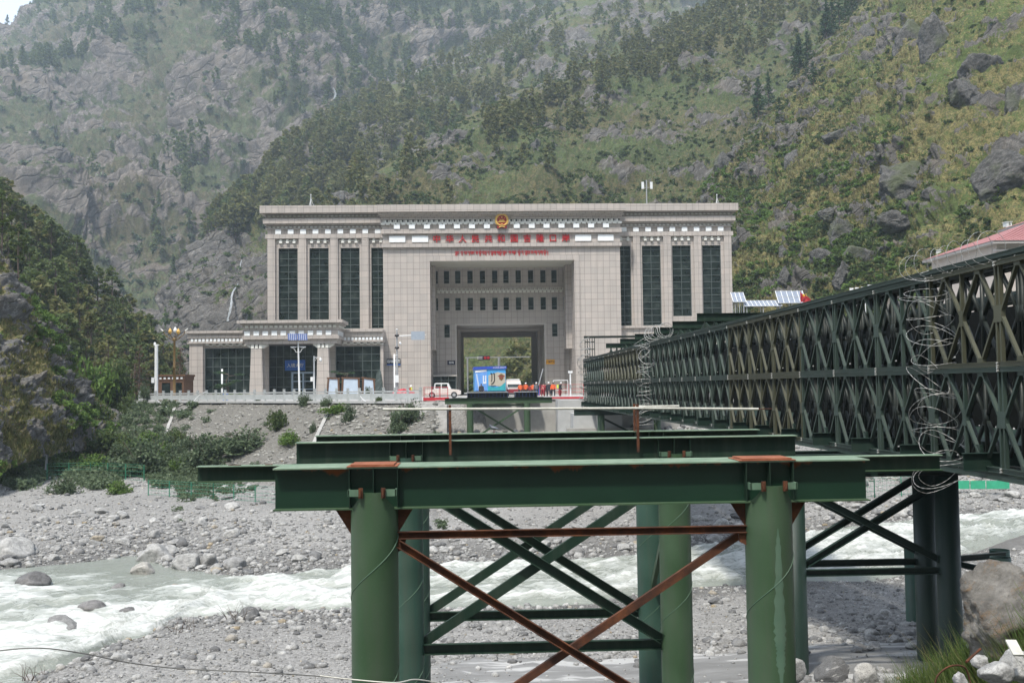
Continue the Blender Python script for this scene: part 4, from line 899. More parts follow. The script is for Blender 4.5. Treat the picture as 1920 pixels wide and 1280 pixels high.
# ------------------------------------------------------------------ distant trestle in front of the gate
def far_trestle():
    Y = 94.0; x0, x1 = at(834, 751, Y).x, at(1035, 751, Y).x; xa, xb = at(881.5, 780, Y).x, at(988.5, 780, Y).x
    t_ = thing('steel_trestle', 'distant green steel trestle with one cross brace standing in front of the gateway', 'trestle', ((x0+x1)/2, Y, -3.6))
    girder(t_, x0, x1, Y, 0.25, 0.55, 0.3, [], 'g_pile', 'g_dark')
    for y_, zb in ((Y, -4.6), (Y+2.8, -4.6)):
        for x in (xa, xb): q = MB(); q.lathe((x, y_, zb), [(0.315, 0), (0.315, -zb-0.31)], 24); q.build('pile', M['g_pile'], t_, world=True)
        for p, q_ in (((xa+0.3, y_, -0.6), (xb-0.3, y_, -3.6)), ((xb-0.3, y_+0.07, -0.6), (xa+0.3, y_+0.07, -3.6))): brace(t_, p, q_, 'g_pile', 0.1, 0.17, name='diagonal_brace')
        brace(t_, (xa+0.3, y_, -0.45), (xb-0.3, y_, -0.45), 'g_pile', 0.1, 0.16, name='cross_bar'); brace(t_, (xa+0.3, y_, -3.75), (xb-0.3, y_, -3.75), 'g_pile', 0.1, 0.16, name='cross_bar')
    girder(t_, x0+0.6, x1-0.6, Y+2.8, 0.25, 0.55, 0.3, [], 'g_beam', 'g_dark')
far_trestle()

# ------------------------------------------------------------------ panel truss bridge on the right
BX = 10.64; PL = 3.048; PHT = 2.134; ZB = -0.71; Y00 = 19.69 - 4*PL; NP = 29
M['olive'] = paint('olive_truss_paint', (0.046, 0.048, 0.028), (0.068, 0.069, 0.042), 0.0, 0.5, 1.2, 0.25)
M['teal'] = paint('grey_green_truss_paint', (0.022, 0.038, 0.030), (0.035, 0.056, 0.044), 0.0, 0.5, 1.2, 0.25)
M['tdark'] = paint('dark_shaded_truss_paint', (0.009, 0.014, 0.011), (0.014, 0.02, 0.016), 0.0, 0.5, 1.2, 0.2)  # truss colour darkened to carry the shade inside the bridge
M['bolt'] = varied('zinc_bolt', (0.4, 0.4, 0.38), (0.6, 0.6, 0.57), 8, 0.4, 0.6)
def panel_mb(fine=True):
    b = MB(); L, H = PL-0.02, PHT; t_, dp = 0.05, 0.085      # local: x = depth (0 = near face centre), y along, z up
    for z in (0.05, H-0.05):
        for s_ in (-1, 1): b.box(s_*0.045-0.012, s_*0.045+0.012, 0.01, L, z-0.05, z+0.05)
        for s_ in (-1, 1): b.box(s_*0.045-(0.035 if s_ < 0 else -0.012)-0.012*(s_ < 0)*0, s_*0.045+(0.035 if s_ > 0 else -0.012), 0.01, L, z+0.035, z+0.05); b.box(min(s_*0.057, s_*0.08), max(s_*0.057, s_*0.08), 0.01, L, z-0.05, z-0.036)
    zm = H/2
    for y in (0.07, L/2, L-0.06): b.box(-0.04, 0.04, y-0.028, y+0.028, 0.1, H-0.1)
    for y in (0.07, L/2, L-0.06): b.box(-0.046, 0.046, y-0.075, y+0.075, zm-0.17, zm+0.17)
    for yq in (L/4+0.01, 3*L/4): 
        for z in (0.14, H-0.14): b.box(-0.046, 0.046, yq-0.11, yq+0.11, z-0.04, z+0.05)
        for z0, z1 in ((0.12, zm-0.08), (H-0.12, zm+0.08)):
            ys = (0.07, L/2) if yq < L/2 else (L/2, L-0.06)
            for ye in ys:
                b.bar((0, yq+(ye-yq)*0.06, z0), (0, ye-(ye-yq)*0.08, z1), 0.08, 0.052)
    return b
pm_b = panel_mb(); pmesh = {k: pm_b.mesh('truss_panel', M[k]) for k in ('olive', 'teal', 'tdark')}
jb = MB()
for z in (0.05, PHT-0.05):
    for y in (-0.0,): 
        for dz in (-0.028, 0.028): jb.tube([(-0.10, y, z+dz), (-0.05, y, z+dz)], 0.024, 8)
jb.tube([(-0.07, PL/2+0.3, 0.25), (-0.04, PL/2+0.3, 0.25)], 0.02, 6)
bolt_me = jb.mesh('joint_pin', M['bolt'])
bridge = thing('panel_truss_bridge', 'double storey green and olive panel truss bridge running from right edge to gateway', 'bridge', (BX, Y00, ZB))
def colr(i, lvl):
    X_ = [888 + F*BX/(Y00+PL*(i+0.5))][0]
    if lvl == 1: return 'olive' if X_ > 1800 or 1380 < X_ < 1512 or (1130 < X_ < 1200) else 'teal'
    return 'olive' if (1375 < X_ < 1500) else 'teal'
for i in range(NP):
    for lvl in (0, 1):
        o = link('truss_panel', pmesh[colr(i, lvl)], (0, i*PL, lvl*(PHT+0.01)+0.1), bridge)
    if i < 28:
        pins = link('joint_pin', bolt_me, (0, i*PL, 0.1), bridge); pins2 = link('joint_pin', bolt_me, (0, i*PL, 0.1+PHT), bridge)
def trow(name, x, matl, zz=0.1, lv=(0, 1)):     # a whole inner truss in one mesh (seen only through the near one)
    V0 = np.array(pm_b.v); F0 = np.array(pm_b.f); V = []; Fs = []; n = 0
    for i in range(NP):
        for l_ in lv: V.append(V0 + np.array([x, i*PL, zz+l_*(PHT+0.01)])); Fs.append(F0+n); n += len(V0)
    return link(name, np_mesh(name, np.concatenate(V), np.concatenate(Fs), matl), (0, 0, 0), bridge)
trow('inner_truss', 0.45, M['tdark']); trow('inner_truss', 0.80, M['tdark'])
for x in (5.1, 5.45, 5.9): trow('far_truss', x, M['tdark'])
q = MB(); LB = NP*PL
for x in (0.0, 0.45, 0.8, 5.1, 5.45, 5.9):
    for z in (-0.005, 2*PHT+0.215):
        for s_ in (-1, 1): q.box(x+s_*0.045-0.012, x+s_*0.045+0.012, 0, LB, z-0.05, z+0.05); q.box(x+s_*0.045-0.033, x+s_*0.045+0.033, 0, LB, z+0.034 if z > 1 else z-0.05, z+0.051 if z > 1 else z-0.034)
q.build('reinforcing_chord', M['teal'], bridge)
q = MB(); q.box(1.1, 4.8, 0.1, LB-0.1, 0.48, 0.56); q.build('deck', M['g_dark'], bridge)
for i in range(NP*2):                              # floor transoms
    if i % 2: continue
    q = MB(); yy = i*PL/2+0.6; q.box(-0.55, 6.4, yy-0.006, yy+0.006, 0.12, 0.46); q.box(-0.55, 6.4, yy-0.07, yy+0.07, 0.46, 0.475); q.box(-0.55, 6.4, yy-0.07, yy+0.07, 0.105, 0.12); q.build('floor_transom', M['g_dark'], bridge)
for k, dx in enumerate((424, 377, 342, 305, 277, 250)):   # overhead beams across the top
    xl = 10.25; yy = F*xl/dx; zt = 3.25+1.25-ZB; q = MB()
    q.box(xl-BX, 6.4, yy-Y00-0.006, yy-Y00+0.006, zt-0.36, zt); q.box(xl-BX, 6.4, yy-Y00-0.09, yy-Y00+0.09, zt-0.02, zt); q.box(xl-BX, 6.4, yy-Y00-0.09, yy-Y00+0.09, zt-0.36, zt-0.34)
    for s_ in (0.0, 0.45, 0.8, 5.1, 5.9): q.box(s_-0.05, s_+0.05, yy-Y00-0.05, yy-Y00+0.05, 2*PHT+0.26, zt-0.36); q.prism([(yy-Y00-0.9, 2*PHT+0.262), (yy-Y00+0.9, 2*PHT+0.262), (yy-Y00+0.15, 2*PHT+0.52), (yy-Y00-0.15, 2*PHT+0.52)], 'x', s_-0.02, s_+0.02)
    q.build('overhead_beam', M['g_beam'], bridge)
netm = varied('black_added_net', (0.005, 0.006, 0.005), (0.009, 0.01, 0.009), 4, 0.95, spec=0.1)
for i in range(NP): q = MB(); q.box(4.93, 4.94, i*PL+0.05, (i+1)*PL-0.05, 0.6, 4.1); q.build('added_dark_netting', netm, bridge)   # dark netting added inside the far truss to keep the interior near black
for i in range(NP): yy = i*PL+1.0; q = MB(); q.box(-0.03, 0.03, yy-0.1, yy+0.1, 0.15, 0.62); q.build('transom_clamp', M['g_dark'], bridge)
# end portal of the bridge
pt = thing('bridge_end_frame', 'dark lattice frame standing at the far end of the truss bridge', 'frame', (BX+0.1, 96.4, ZB))
def lattice(b, x0, x1, y, z0, z1, n=5):
    for k in range(n): xx = x0+(x1-x0)*k/(n-1); b.box(xx-0.035, xx+0.035, y-0.03, y+0.03, z0, z1)
    for k in range(4): zz = z0+(z1-z0)*(k+0.5)/4; b.box(x0, x1, y-0.034, y-0.031, zz-0.05, zz+0.05)
q = MB(); xa, xb = at(1097, 655, 96.4).x, at(1115, 655, 96.4).x; zt_ = at(1100, 634, 96.4).z; lattice(q, xa, xb, 96.4, 3.0, zt_); q.build('lattice_post', M['tdark'], pt, world=True)
q = MB(); lattice(q, xa+5.6, xb+5.6, 96.4, 3.0, zt_); q.build('lattice_post', M['tdark'], pt, world=True)
q = MB(); q.box(xa-0.1, xb+5.6, 96.3, 96.5, zt_+0.003, zt_+0.22); q.build('head_beam', M['tdark'], pt, world=True)

# ------------------------------------------------------------------ piers under the truss bridge
def pier(name, label, piles, cap, braces, matl, group=None, catg='pier'):
    t_ = thing(name, label, catg, (piles[0][0], piles[0][1], -7.0))
    for x, y, ztop in piles:
        zg = float(ground(np.array([x]), np.array([y]))[0]); q = MB(); q.lathe((x, y, zg-0.5), [(0.315, 0), (0.315, ztop-zg+0.5), (0.29, ztop-zg+0.5), (0.29, ztop-zg+0.3), (0, ztop-zg+0.3)], 32); q.build('pile', M[matl], t_, world=True)
    for x0, x1, y, z0, z1 in cap: q = MB(); q.ibeam_x(x0, x1, y, z1, z1-z0, 0.3); q.build('cap_beam', M['g_dark'], t_, world=True)
    for p, q_ in braces: brace(t_, p, q_, 'g_dark', 0.12, 0.18, 0.014, name='brace')
    return t_
xl, xr = at(1488, 1000, 27.3).x, at(1777, 1000, 27.3).x
piles = [(xl, 27.3, -1.36), (xr, 27.3, -1.36), (xl, 28.7, -1.36), (xr+0.0, 28.7, -1.36)]
br = []
for y in (27.3, 28.7):
    br += [((xl+0.3, y, -1.7), (xr-0.3, y, -3.65)), ((xl+0.3, y+0.1, -3.75), (xr-0.3, y+0.1, -1.62)), ((xl+0.3, y, -3.95), (xr-0.3, y, -3.95))]
pier('bridge_pier', 'dark green four pile pier with crossed braces under the near part of the truss bridge', piles, [(xl-0.6, 18.2, 27.3, -1.35, -0.72), (xl-0.6, 18.2, 28.7, -1.35, -0.72)], br, 'g_dark')
def at_g(px, py, z): return atz(px, py, z)
for n_, (px, top, y) in enumerate(((1712, 1026, 36.0),)):
    p0 = at(px, top, y); pier('cut_pile', 'cut off green pile standing alone on the flat beside the bridge pier', [(p0.x, y, p0.z)], [], [], 'g_pile2', catg='pile')
pa, pb, pc = at(1874, 1030, 33.0), at(1888, 1048, 31.0), at(1890, 1062, 29.5)
pd = at(1803, 1030, 31.0)
pier('cut_pile_group', 'cluster of short cut piles joined by a bar at the right of the bridge pier', [(pa.x, 33.0, pa.z), (pb.x, 31.4, pb.z), (pc.x, 30.2, pc.z-0.1)], [], [((pd.x, 31.6, pd.z-0.5), (pb.x-0.3, 31.2, pd.z-0.75)), ((pd.x, 31.9, pd.z-0.45), (pa.x, 32.6, pd.z-0.45))], 'g_pile2', catg='piles')
q = MB(); q.box(pd.x-0.09, pd.x+0.09, 31.5, 31.68, -8, pd.z); o = q.build('steel_post', M['g_dark']); tag(o, 'thin dark square steel post just right of the big bridge pier', 'post')
# pier at the far end
xl2, xr2 = at(1122, 800, 90.0).x, at(1225, 800, 90.0).x
pier('bridge_pier', 'smaller green two pile pier under the far end of the truss bridge', [(xl2, 88.0, -1.36), (xr2, 88.0, -1.36)], [(xl2-2.4, xr2+5, 88.0, -1.35, -0.73)],
     [((xl2+0.3, 88.0, -1.7), (xr2-0.3, 88.0, -4.0)), ((xr2-0.3, 88.1, -1.7), (xl2+0.3, 88.1, -4.0))], 'g_pile')

# ------------------------------------------------------------------ razor wire
M['wire'] = varied('galvanised_razor_wire', (0.22, 0.22, 0.21), (0.4, 0.4, 0.38), 10, 0.5, 0.4)
def razor(name, label, path, rad, turns, thick, seed, wob=0.25):
    r_ = random.Random(seed); pts = []; radii = []; n = turns*46
    P_ = [Vector(p) for p in path]; cum = [0]
    for a, b_ in zip(P_[:-1], P_[1:]): cum.append(cum[-1]+(b_-a).length)
    def along(f):
        d = f*cum[-1]
        for k in range(len(P_)-1):
            if d <= cum[k+1] or k == len(P_)-2: return P_[k].lerp(P_[k+1], (d-cum[k])/(cum[k+1]-cum[k]+1e-9)), (P_[k+1]-P_[k]).normalized()
    tilt = [(r_.uniform(-1, 1)*wob, r_.uniform(-1, 1)*wob, r_.uniform(0.65, 1.1), r_.uniform(-.35, .35)) for _ in range(turns+2)]
    for i in range(n+1):
        u_ = i/46; k = int(u_); f = u_-k; A, B_ = tilt[min(k, turns)], tilt[min(k+1, turns+1)]; tt = [a*(1-f)+b_*f for a, b_ in zip(A, B_)]
        c, d = along(i/n); a = 2*math.pi*u_; e1 = Vector((0, 1, 0)) if abs(d.y) < 0.7 else Vector((1, 0, 0)); e1 = (e1-d*e1.dot(d)).normalized(); e2 = d.cross(e1)
        rr = rad*tt[2]; off = e1*(math.cos(a)*rr) + e2*(math.sin(a)*rr) + d*(math.sin(a+tt[3]*6)*rr*tt[0]*2.2 + math.cos(a)*rr*tt[1]*2.2) + Vector((tt[3]*rad, tt[0]*rad, 0))*0.8
        pts.append(c+off); radii.append(thick*(1.9 if i % 2 else 0.75))
    b = MB(); b.tube(pts, thick, 5, radii=radii); o = b.build(name, M['wire']); return tag(o, label, 'razor wire')
def bp(dx, zrel): return (BX-0.35, F*BX/dx, EYE.z+zrel)
yA = 22.0
razor('razor_wire_coil', 'large razor wire coil hanging down the near side of the truss bridge', [(BX-0.3, yA+0.25, 3.75), (BX-0.3, yA, 1.5), (BX-0.3, yA-0.2, -1.1)], 0.52, 19, 0.005, 3, 0.35)
razor('razor_wire_coil', 'razor wire loops running along the top chord near the red roofs', [(BX-0.1, 23.6, 3.95), (BX-0.1, 19.5, 3.98)], 0.36, 9, 0.004, 5, 0.2)
razor('razor_wire_coil', 'razor wire column hanging on the truss bridge about halfway along', [(BX-0.35, 59.5, 4.1), (BX-0.35, 59.5, -1.2)], 0.58, 19, 0.012, 8, 0.3)
razor('razor_wire_coil', 'short run of razor wire loops on the top chord halfway along the bridge', [(BX-0.1, 59.0, 4.25), (BX-0.1, 53.5, 4.25)], 0.45, 7, 0.011, 9, 0.2)
razor('razor_wire_coil', 'faint razor wire column at the far end of the truss bridge', [(BX-0.1, 94.0, 5.8), (BX-0.1, 94.0, -0.8)], 0.6, 16, 0.018, 12, 0.3)
def where_boulder(x, y, s, far):
    px = project(np.array([[x, y, -8]]))[0][0]
    size = 'small' if s < (0.33 if far else 0.18) else ('medium sized' if s < (0.45 if far else 0.25) else 'larger')
    if far: place = 'on the far bank beside the calm pool' if px < 380 else 'on the far bank left of the front left pile' if px < 660 else 'on the far bank between the front piles' if px < 1400 else 'on the far bank under the truss bridge'
    else: place = 'on the near bank by the rapids' if px < 560 else 'on the near bank between the front piles' if px < 1400 else 'on the near bank under the truss bridge'
    return size+' pale grey boulder '+place
def sector(px, a, names, step):
    return names[int(np.clip((px-a)/step, 0, len(names)-1))]
# ------------------------------------------------------------------ shapes that get scattered
nr = np.random.RandomState(5)
def ico(sub):
    import bmesh
    bm = bmesh.new(); bmesh.ops.create_icosphere(bm, subdivisions=sub, radius=1.0)
    V = np.array([v.co[:] for v in bm.verts]); Fc = np.array([[v.index for v in f.verts] for f in bm.faces]); bm.free(); return V, Fc
def rock_shape(sub, seed, angular=0.5):
    V, Fc = ico(sub); r_ = np.random.RandomState(seed)
    d = np.ones(len(V))
    for k in range(int(5+angular*8)):                    # planar cuts make facets
        n = r_.normal(size=3); n /= np.linalg.norm(n); h = r_.uniform(0.62, 0.95) if angular > 0.4 else r_.uniform(0.8, 1.0)
        dot = V @ n; over = (dot*d > h); d = np.where(over, h/np.maximum(dot, 1e-3), d)
    V = V*d[:, None]; V = V*(1 + 0.16*fbm(V+seed*3.1, 0.9, 3)[:, None] + (0.05*fbm(V+seed, 0.3, 3)[:, None] + (0.05*fbm(V*np.array([1, 1, 2.2])+seed*2, 0.35, 4, ridged=True)[:, None] if sub > 3 else 0) if sub > 1 else 0))
    return V*r_.uniform(0.75, 1.15, 3), Fc
def rotm(n, rs, full=True):
    if not full:
        a = rs.uniform(0, 2*np.pi, n); c, s = np.cos(a), np.sin(a); Rm = np.zeros((n, 3, 3)); Rm[:, 0, 0] = c; Rm[:, 0, 1] = -s; Rm[:, 1, 0] = s; Rm[:, 1, 1] = c; Rm[:, 2, 2] = 1; return Rm
    q = rs.normal(size=(n, 4)); q /= np.linalg.norm(q, axis=1)[:, None]; w, x, y, z = q.T
    return np.stack([np.stack([1-2*(y*y+z*z), 2*(x*y-z*w), 2*(x*z+y*w)], -1), np.stack([2*(x*y+z*w), 1-2*(x*x+z*z), 2*(y*z-x*w)], -1), np.stack([2*(x*z-y*w), 2*(y*z+x*w), 1-2*(x*x+y*y)], -1)], 1)
def scatter(name, shapes, P, size, mats, full=True, flat=None, smooth=True, rs=nr, kind='stuff', parent=None):
    """merge copies of the shapes at points P (n,3) with sizes (n,) into one mesh"""
    P = np.asarray(P); n = len(P); which = rs.randint(0, len(shapes), n); Rm = rotm(n, rs, full); Vs, Fs, off = [], [], 0
    for k, (V, Fc) in enumerate(shapes):
        ii = np.where(which == k)[0]
        if not len(ii): continue
        W = np.einsum('nij,vj->nvi', Rm[ii], V)
        if flat is not None: W[..., 2] *= flat
        W = W*size[ii][:, None, None] + P[ii][:, None, :]
        Vs.append(W.reshape(-1, 3)); Fs.append((Fc[None] + (np.arange(len(ii))*len(V))[:, None, None] + off).reshape(-1, Fc.shape[1])); off += len(ii)*len(V)
    o = link(name, np_mesh(name, np.concatenate(Vs), np.concatenate(Fs), mats, smooth=smooth), (0, 0, 0), parent); tag(o, kind=kind); return o
small_rocks = [rock_shape(2 if k < 0 else 1, k, 0.3+0.12*k) for k in range(8)]
tiny_rocks = []
for k in range(5):
    V, Fc = ico(1); import bmesh as _b
    bm = _b.new(); _b.ops.create_icosphere(bm, subdivisions=1, radius=1.0); V = np.array([v.co[:] for v in bm.verts]); Fc = np.array([[v.index for v in f.verts] for f in bm.faces]); bm.free()
    V = V*(1+0.25*nr.uniform(-1, 1, (len(V), 1)))*nr.uniform(0.7, 1.1, 3); tiny_rocks.append((V, Fc))
# --- loose stones of the river bed
def inview(P, m=120):
    px, py, d = project(P); return (px > -m) & (px < 1920+m) & (py > 300) & (py < 1280+m) & (d > 0)
def land(n, x0, x1, y0, y1, dens, rs):
    x = rs.uniform(x0, x1, n); y = rs.uniform(y0, y1, n); k = rs.uniform(0, 1, n) < dens(x, y); x, y = x[k], y[k]
    z = ground(x, y); P = np.stack([x, y, z], -1); v = inview(P); return P[v]
def bar_density(x, y):
    q = np.stack([x, y, np.zeros_like(x)], -1); c = fbm(q+5, 6.0, 4); yf, yn, ye = yfar(x), ynear(x), yedge(x)
    edge = np.exp(-np.abs(y-yf-1.2)/2.6)*1.3
    left = sstep(-2, -14, x)*0.6*sstep(22, 6, y-yf)
    d = np.where((y > yf-0.5) & (ye-y > 19.5), 0.16 + edge + left + 0.6*np.clip(c, 0, 1), 0.0)
    return np.clip(d, 0, 1)
P1 = land(90000, -45, 48, 48, 104, bar_density, nr)
sz = 0.06 + 0.34*nr.power(0.33, len(P1))**1 * nr.uniform(0.15, 1.0, len(P1))**2.2
big = nr.uniform(0, 1, len(P1)) < 0.05; sz[big] *= 1.5; P1[:, 2] += sz*0.12
scatter('river_stones', small_rocks, P1, sz, M['stone'], flat=0.72)
def near_density(x, y):
    q = np.stack([x, y, np.zeros_like(x)], -1); c = fbm(q+50, 3.0, 4); e = ynear(x)-y
    edge = np.exp(-np.abs(e-1.3)/1.6)*sstep(4, -4, x); strip = np.exp(-((y-33+0.1*x)/2.2)**2)*0.9*(x > -3)
    return np.where(e > -0.4, np.clip(0.16 + edge*1.2 + strip + 0.7*np.clip(c, 0, 1)*sstep(2, -6, x) + 0.8*np.exp(-((y-26.4)/1.1)**2)*(x > 7.5), 0, 1)*(1-0.93*silt_mask(x, y)*(np.abs(y-26.4) > 1.2)), 0)
P2 = land(60000, -26, 32, 17, 56, near_density, nr)
sz = 0.02 + 0.24*nr.uniform(0.0, 1.0, len(P2))**4.2; sz = np.where(P2[:, 1] < 30, sz*0.9, sz); P2[:, 2] += sz*0.1
scatter('bank_stones', small_rocks, P2, sz, M['stone'], flat=0.72)
P3 = land(110000, -24, 30, 16, 60, lambda x, y: np.where(ynear(x)-y > 0.2, 0.8, 0)*(1-0.93*silt_mask(x, y)), nr); sz = 0.012+0.05*nr.uniform(0, 1, len(P3))**2.5; P3[:, 2] += sz*0.2
scatter('fine_gravel', tiny_rocks, P3, sz, M['stone'], flat=0.7, smooth=False)
# --- cobbles set in the embankment
def slope_density(x, y):
    d = yedge(x)-y; q = np.stack([x, y, np.zeros_like(x)], -1); c = fbm(q+70, 9.0, 3)
    return np.where((d > 0.2) & (d < 21) & (x > -50) & (x < -2.5), np.clip(0.62 + 0.7*c + 0.3*sstep(-22, -8, x), 0, 1), 0) + np.where((x >= -2.5) & (d > 0.5) & (d < 20) & (x < 45), 0.55, 0)
P4 = land(52000, -52, 45, 72, 150, slope_density, nr); sz = 0.06 + 0.20*nr.uniform(0, 1, len(P4))**2.4; sz = np.where(P4[:, 0] > -18, sz*1.35, sz); P4[:, 2] += sz*0.05
scatter('embankment_cobbles', small_rocks, P4, sz, M['cobble'], flat=0.6)
# --- boulders, each on its own
bould = [rock_shape(4, 60+k, 0.5+0.09*k) for k in range(8)]; bmesh_ = [np_mesh('boulder', V, Fc, M['stone'], smooth=True) for V, Fc in bould]
bmesh_w = [np_mesh('boulder', V, Fc, M['stone_dark'], smooth=True) for V, Fc in bould[:4]]
for k, me in enumerate(bmesh_[:3]): pass
def boulder(px, py, wpx, label, z=None, hf=0.62, wet=False, rz=None, v=None, group=None, sink=0.25, hill=None):
    y = None
    p = atz(px, py, WZ if z is None else z)
    for _ in range(4): p = atz(px, py, float(ground(np.array([p.x]), np.array([p.y]))[0]) if z is None else z)
    s = wpx*p.y/F/2*1.0; ms = bmesh_w if wet else bmesh_; me = ms[(v if v is not None else rnd.randrange(len(ms))) % len(ms)]
    o = link('boulder', me, (p.x, p.y, p.z + s*hf*(1-2*sink)*0.6)); o.rotation_euler = (rnd.uniform(-.15, .15), rnd.uniform(-.15, .15), rz if rz is not None else rnd.uniform(0, 6.28)); o.scale = (s, s*0.8, s*hf)
    return tag(o, label, 'boulder', group)
W = WZ+0.05
boulder(62, 1098, 62, 'dark smooth boulder standing in the river at the left edge', W, 0.6, True)
boulder(268, 1073, 54, 'pale pointed rock standing in the calm pool of the river', W, 0.6)
boulder(222, 1106, 38, 'small dark brown rock in the rapids left of centre', W, 0.5, True)
boulder(172, 1150, 62, 'grey boulder with water breaking over it in the rapids', W, 0.6, True)
boulder(235, 1152, 48, 'brown boulder beside the grey one in the rapids', W, 0.45, True)
boulder(115, 1180, 76, 'broad tan boulder in the white water near the left bank', W, 0.5)
boulder(330, 1100, 26, 'low dark stone just breaking the river surface', W, 0.4, True)
boulder(25, 1042, 92, 'large rounded grey boulder among stones at the left edge', None, 0.62)
boulder(290, 1048, 78, 'big flat topped boulder overhanging the calm pool', None, 0.6)
boulder(350, 1062, 56, 'streaked pale boulder on the waterline right of the pool', None, 0.75)
boulder(394, 1056, 44, 'whitish boulder leaning on its neighbour by the waterline', None, 0.75)
boulder(440, 1062, 52, 'long low grey boulder on the far waterline', None, 0.5)
boulder(435, 1006, 40, 'pale angular boulder up on the gravel bar', None, 0.6)
boulder(500, 984, 24, 'yellowish round stone alone on the gravel bar', None, 0.8)
boulder(560, 1052, 34, 'grey rounded boulder near the left pile on the far waterline', None, 0.7)
boulder(468, 1160, 40, 'dark speckled boulder on the near bank beside dry twigs', None, 0.85, v=2)
boulder(225, 1240, 44, 'tan and brown boulder on the near bank at lower left', None, 0.6)
boulder(1340, 1015, 44, 'large rounded boulder seen between the right piles on the far bank', None, 0.6)
boulder(1690, 968, 42, 'large pale boulder on the far bank behind the pier brace', None, 0.8)
boulder(1650, 965, 30, 'grey boulder on the far bank left of the pale one', None, 0.7)
boulder(1660, 1155, 32, 'pale oval boulder in the stone strip beneath the bridge', None, 0.7)
boulder(1870, 966, 22, 'dark slab stone in shallow water at right', W, 0.5, True)
boulder(1120, 1160, 24, 'small pale boulder between the green braces', None, 0.7)
n = 0
for _ in range(4000):
    if n >= 190: break
    far = rnd.random() < 0.7; x = rnd.uniform(-40, 44) if far else rnd.uniform(-22, 16)
    y = float(yfar(np.array([x]))[0]) + abs(rnd.gauss(0, 4.5))+0.2 if far else float(ynear(np.array([x]))[0]) - abs(rnd.gauss(0, 3)) - 0.1
    if not far and rnd.random() < 0.5: x = rnd.uniform(8, 15); y = rnd.uniform(30, 35)
    if rnd.random() < 0.25 and far: x = rnd.uniform(-44, -18); y = float(yfar(np.array([x]))[0]) + rnd.uniform(2, 28)
    z = float(ground(np.array([x]), np.array([y]))[0]); P_ = np.array([[x, y, z]])
    if not inview(P_, 20)[0]: continue
    s = rnd.uniform(0.22, 0.55) if far else rnd.uniform(0.12, 0.3)
    o = link('boulder', bmesh_[rnd.randrange(8)], (x, y, z+s*0.2)); o.rotation_euler = (rnd.uniform(-.3, .3), rnd.uniform(-.3, .3), rnd.uniform(0, 6.28)); o.scale = (s*rnd.uniform(.9, 1.4), s, s*rnd.uniform(.5, .8))
    tag(o, where_boulder(x, y, s, far), 'boulder', 'boulders strewn along the river banks: '+where_boulder(x, y, s, far)); n += 1

# ------------------------------------------------------------------ leaves
def leaf_quads(C_, size, rs, up=0.4, elong=1.6, jitter=None):
    """one bent-free leaf quad per centre"""
    n = len(C_); N = rs.normal(size=(n, 3)); N[:, 2] = np.abs(N[:, 2])+up; N /= np.linalg.norm(N, axis=1)[:, None]
    A = np.cross(N, rs.normal(size=(n, 3))); A /= np.linalg.norm(A, axis=1)[:, None]+1e-9; B = np.cross(N, A); s = size*rs.uniform(0.6, 1.3, n)
    A = A*(s*elong/2)[:, None]; B = B*(s/2)[:, None]
    V = np.stack([C_-A, C_-B*0.9, C_+A, C_+B*0.9], 1).reshape(-1, 3); Fq = np.arange(4*n).reshape(n, 4); return V, Fq
def blob_points(n, rs, rx, ry, rz, shell=0.55):
    d = rs.normal(size=(n, 3)); d /= np.linalg.norm(d, axis=1)[:, None]; r = shell + (1-shell)*rs.uniform(0, 1, n); return d*r[:, None]*np.array([rx, ry, rz])
def bush_shape(seed, clumps=9, leaves=26, size=0.16, spread=(0.8, 0.8, 0.55), cr=0.42):
    rs = np.random.RandomState(seed); V, Fs, off = [], [], 0
    for k in range(clumps):
        c = blob_points(1, rs, *spread, shell=0.2)[0]; c[2] = abs(c[2])*1.0+0.1; r = cr*rs.uniform(0.6, 1.2)
        P = c + blob_points(leaves, rs, r, r, r*0.8, 0.6); P[:, 2] = np.maximum(P[:, 2], 0.0); v, f = leaf_quads(P, size, rs); V.append(v); Fs.append(f+off); off += len(v)
    return np.concatenate(V), np.concatenate(Fs)
def tuft_shape(seed, n=14, h=0.5, w=0.05, spread=0.25):
    rs = np.random.RandomState(seed); a = rs.uniform(0, 6.28, n); r = spread*rs.uniform(0, 1, n); b = np.stack([r*np.cos(a), r*np.sin(a), 0*r], -1)
    lean = rs.normal(size=(n, 3))*0.35; lean[:, 2] = 1; t_ = b + lean*h*rs.uniform(0.6, 1.1, (n, 1)); s = np.stack([-np.sin(a*3), np.cos(a*3), 0*a], -1)*w
    V = np.stack([b-s, b+s, t_+s*0.15, t_-s*0.15], 1).reshape(-1, 3); return V, np.arange(4*n).reshape(n, 4)
bushes = [bush_shape(k) for k in range(5)]; lite = [bush_shape(20+k, 6, 14, 0.28) for k in range(5)]
tufts = [tuft_shape(k) for k in range(5)]

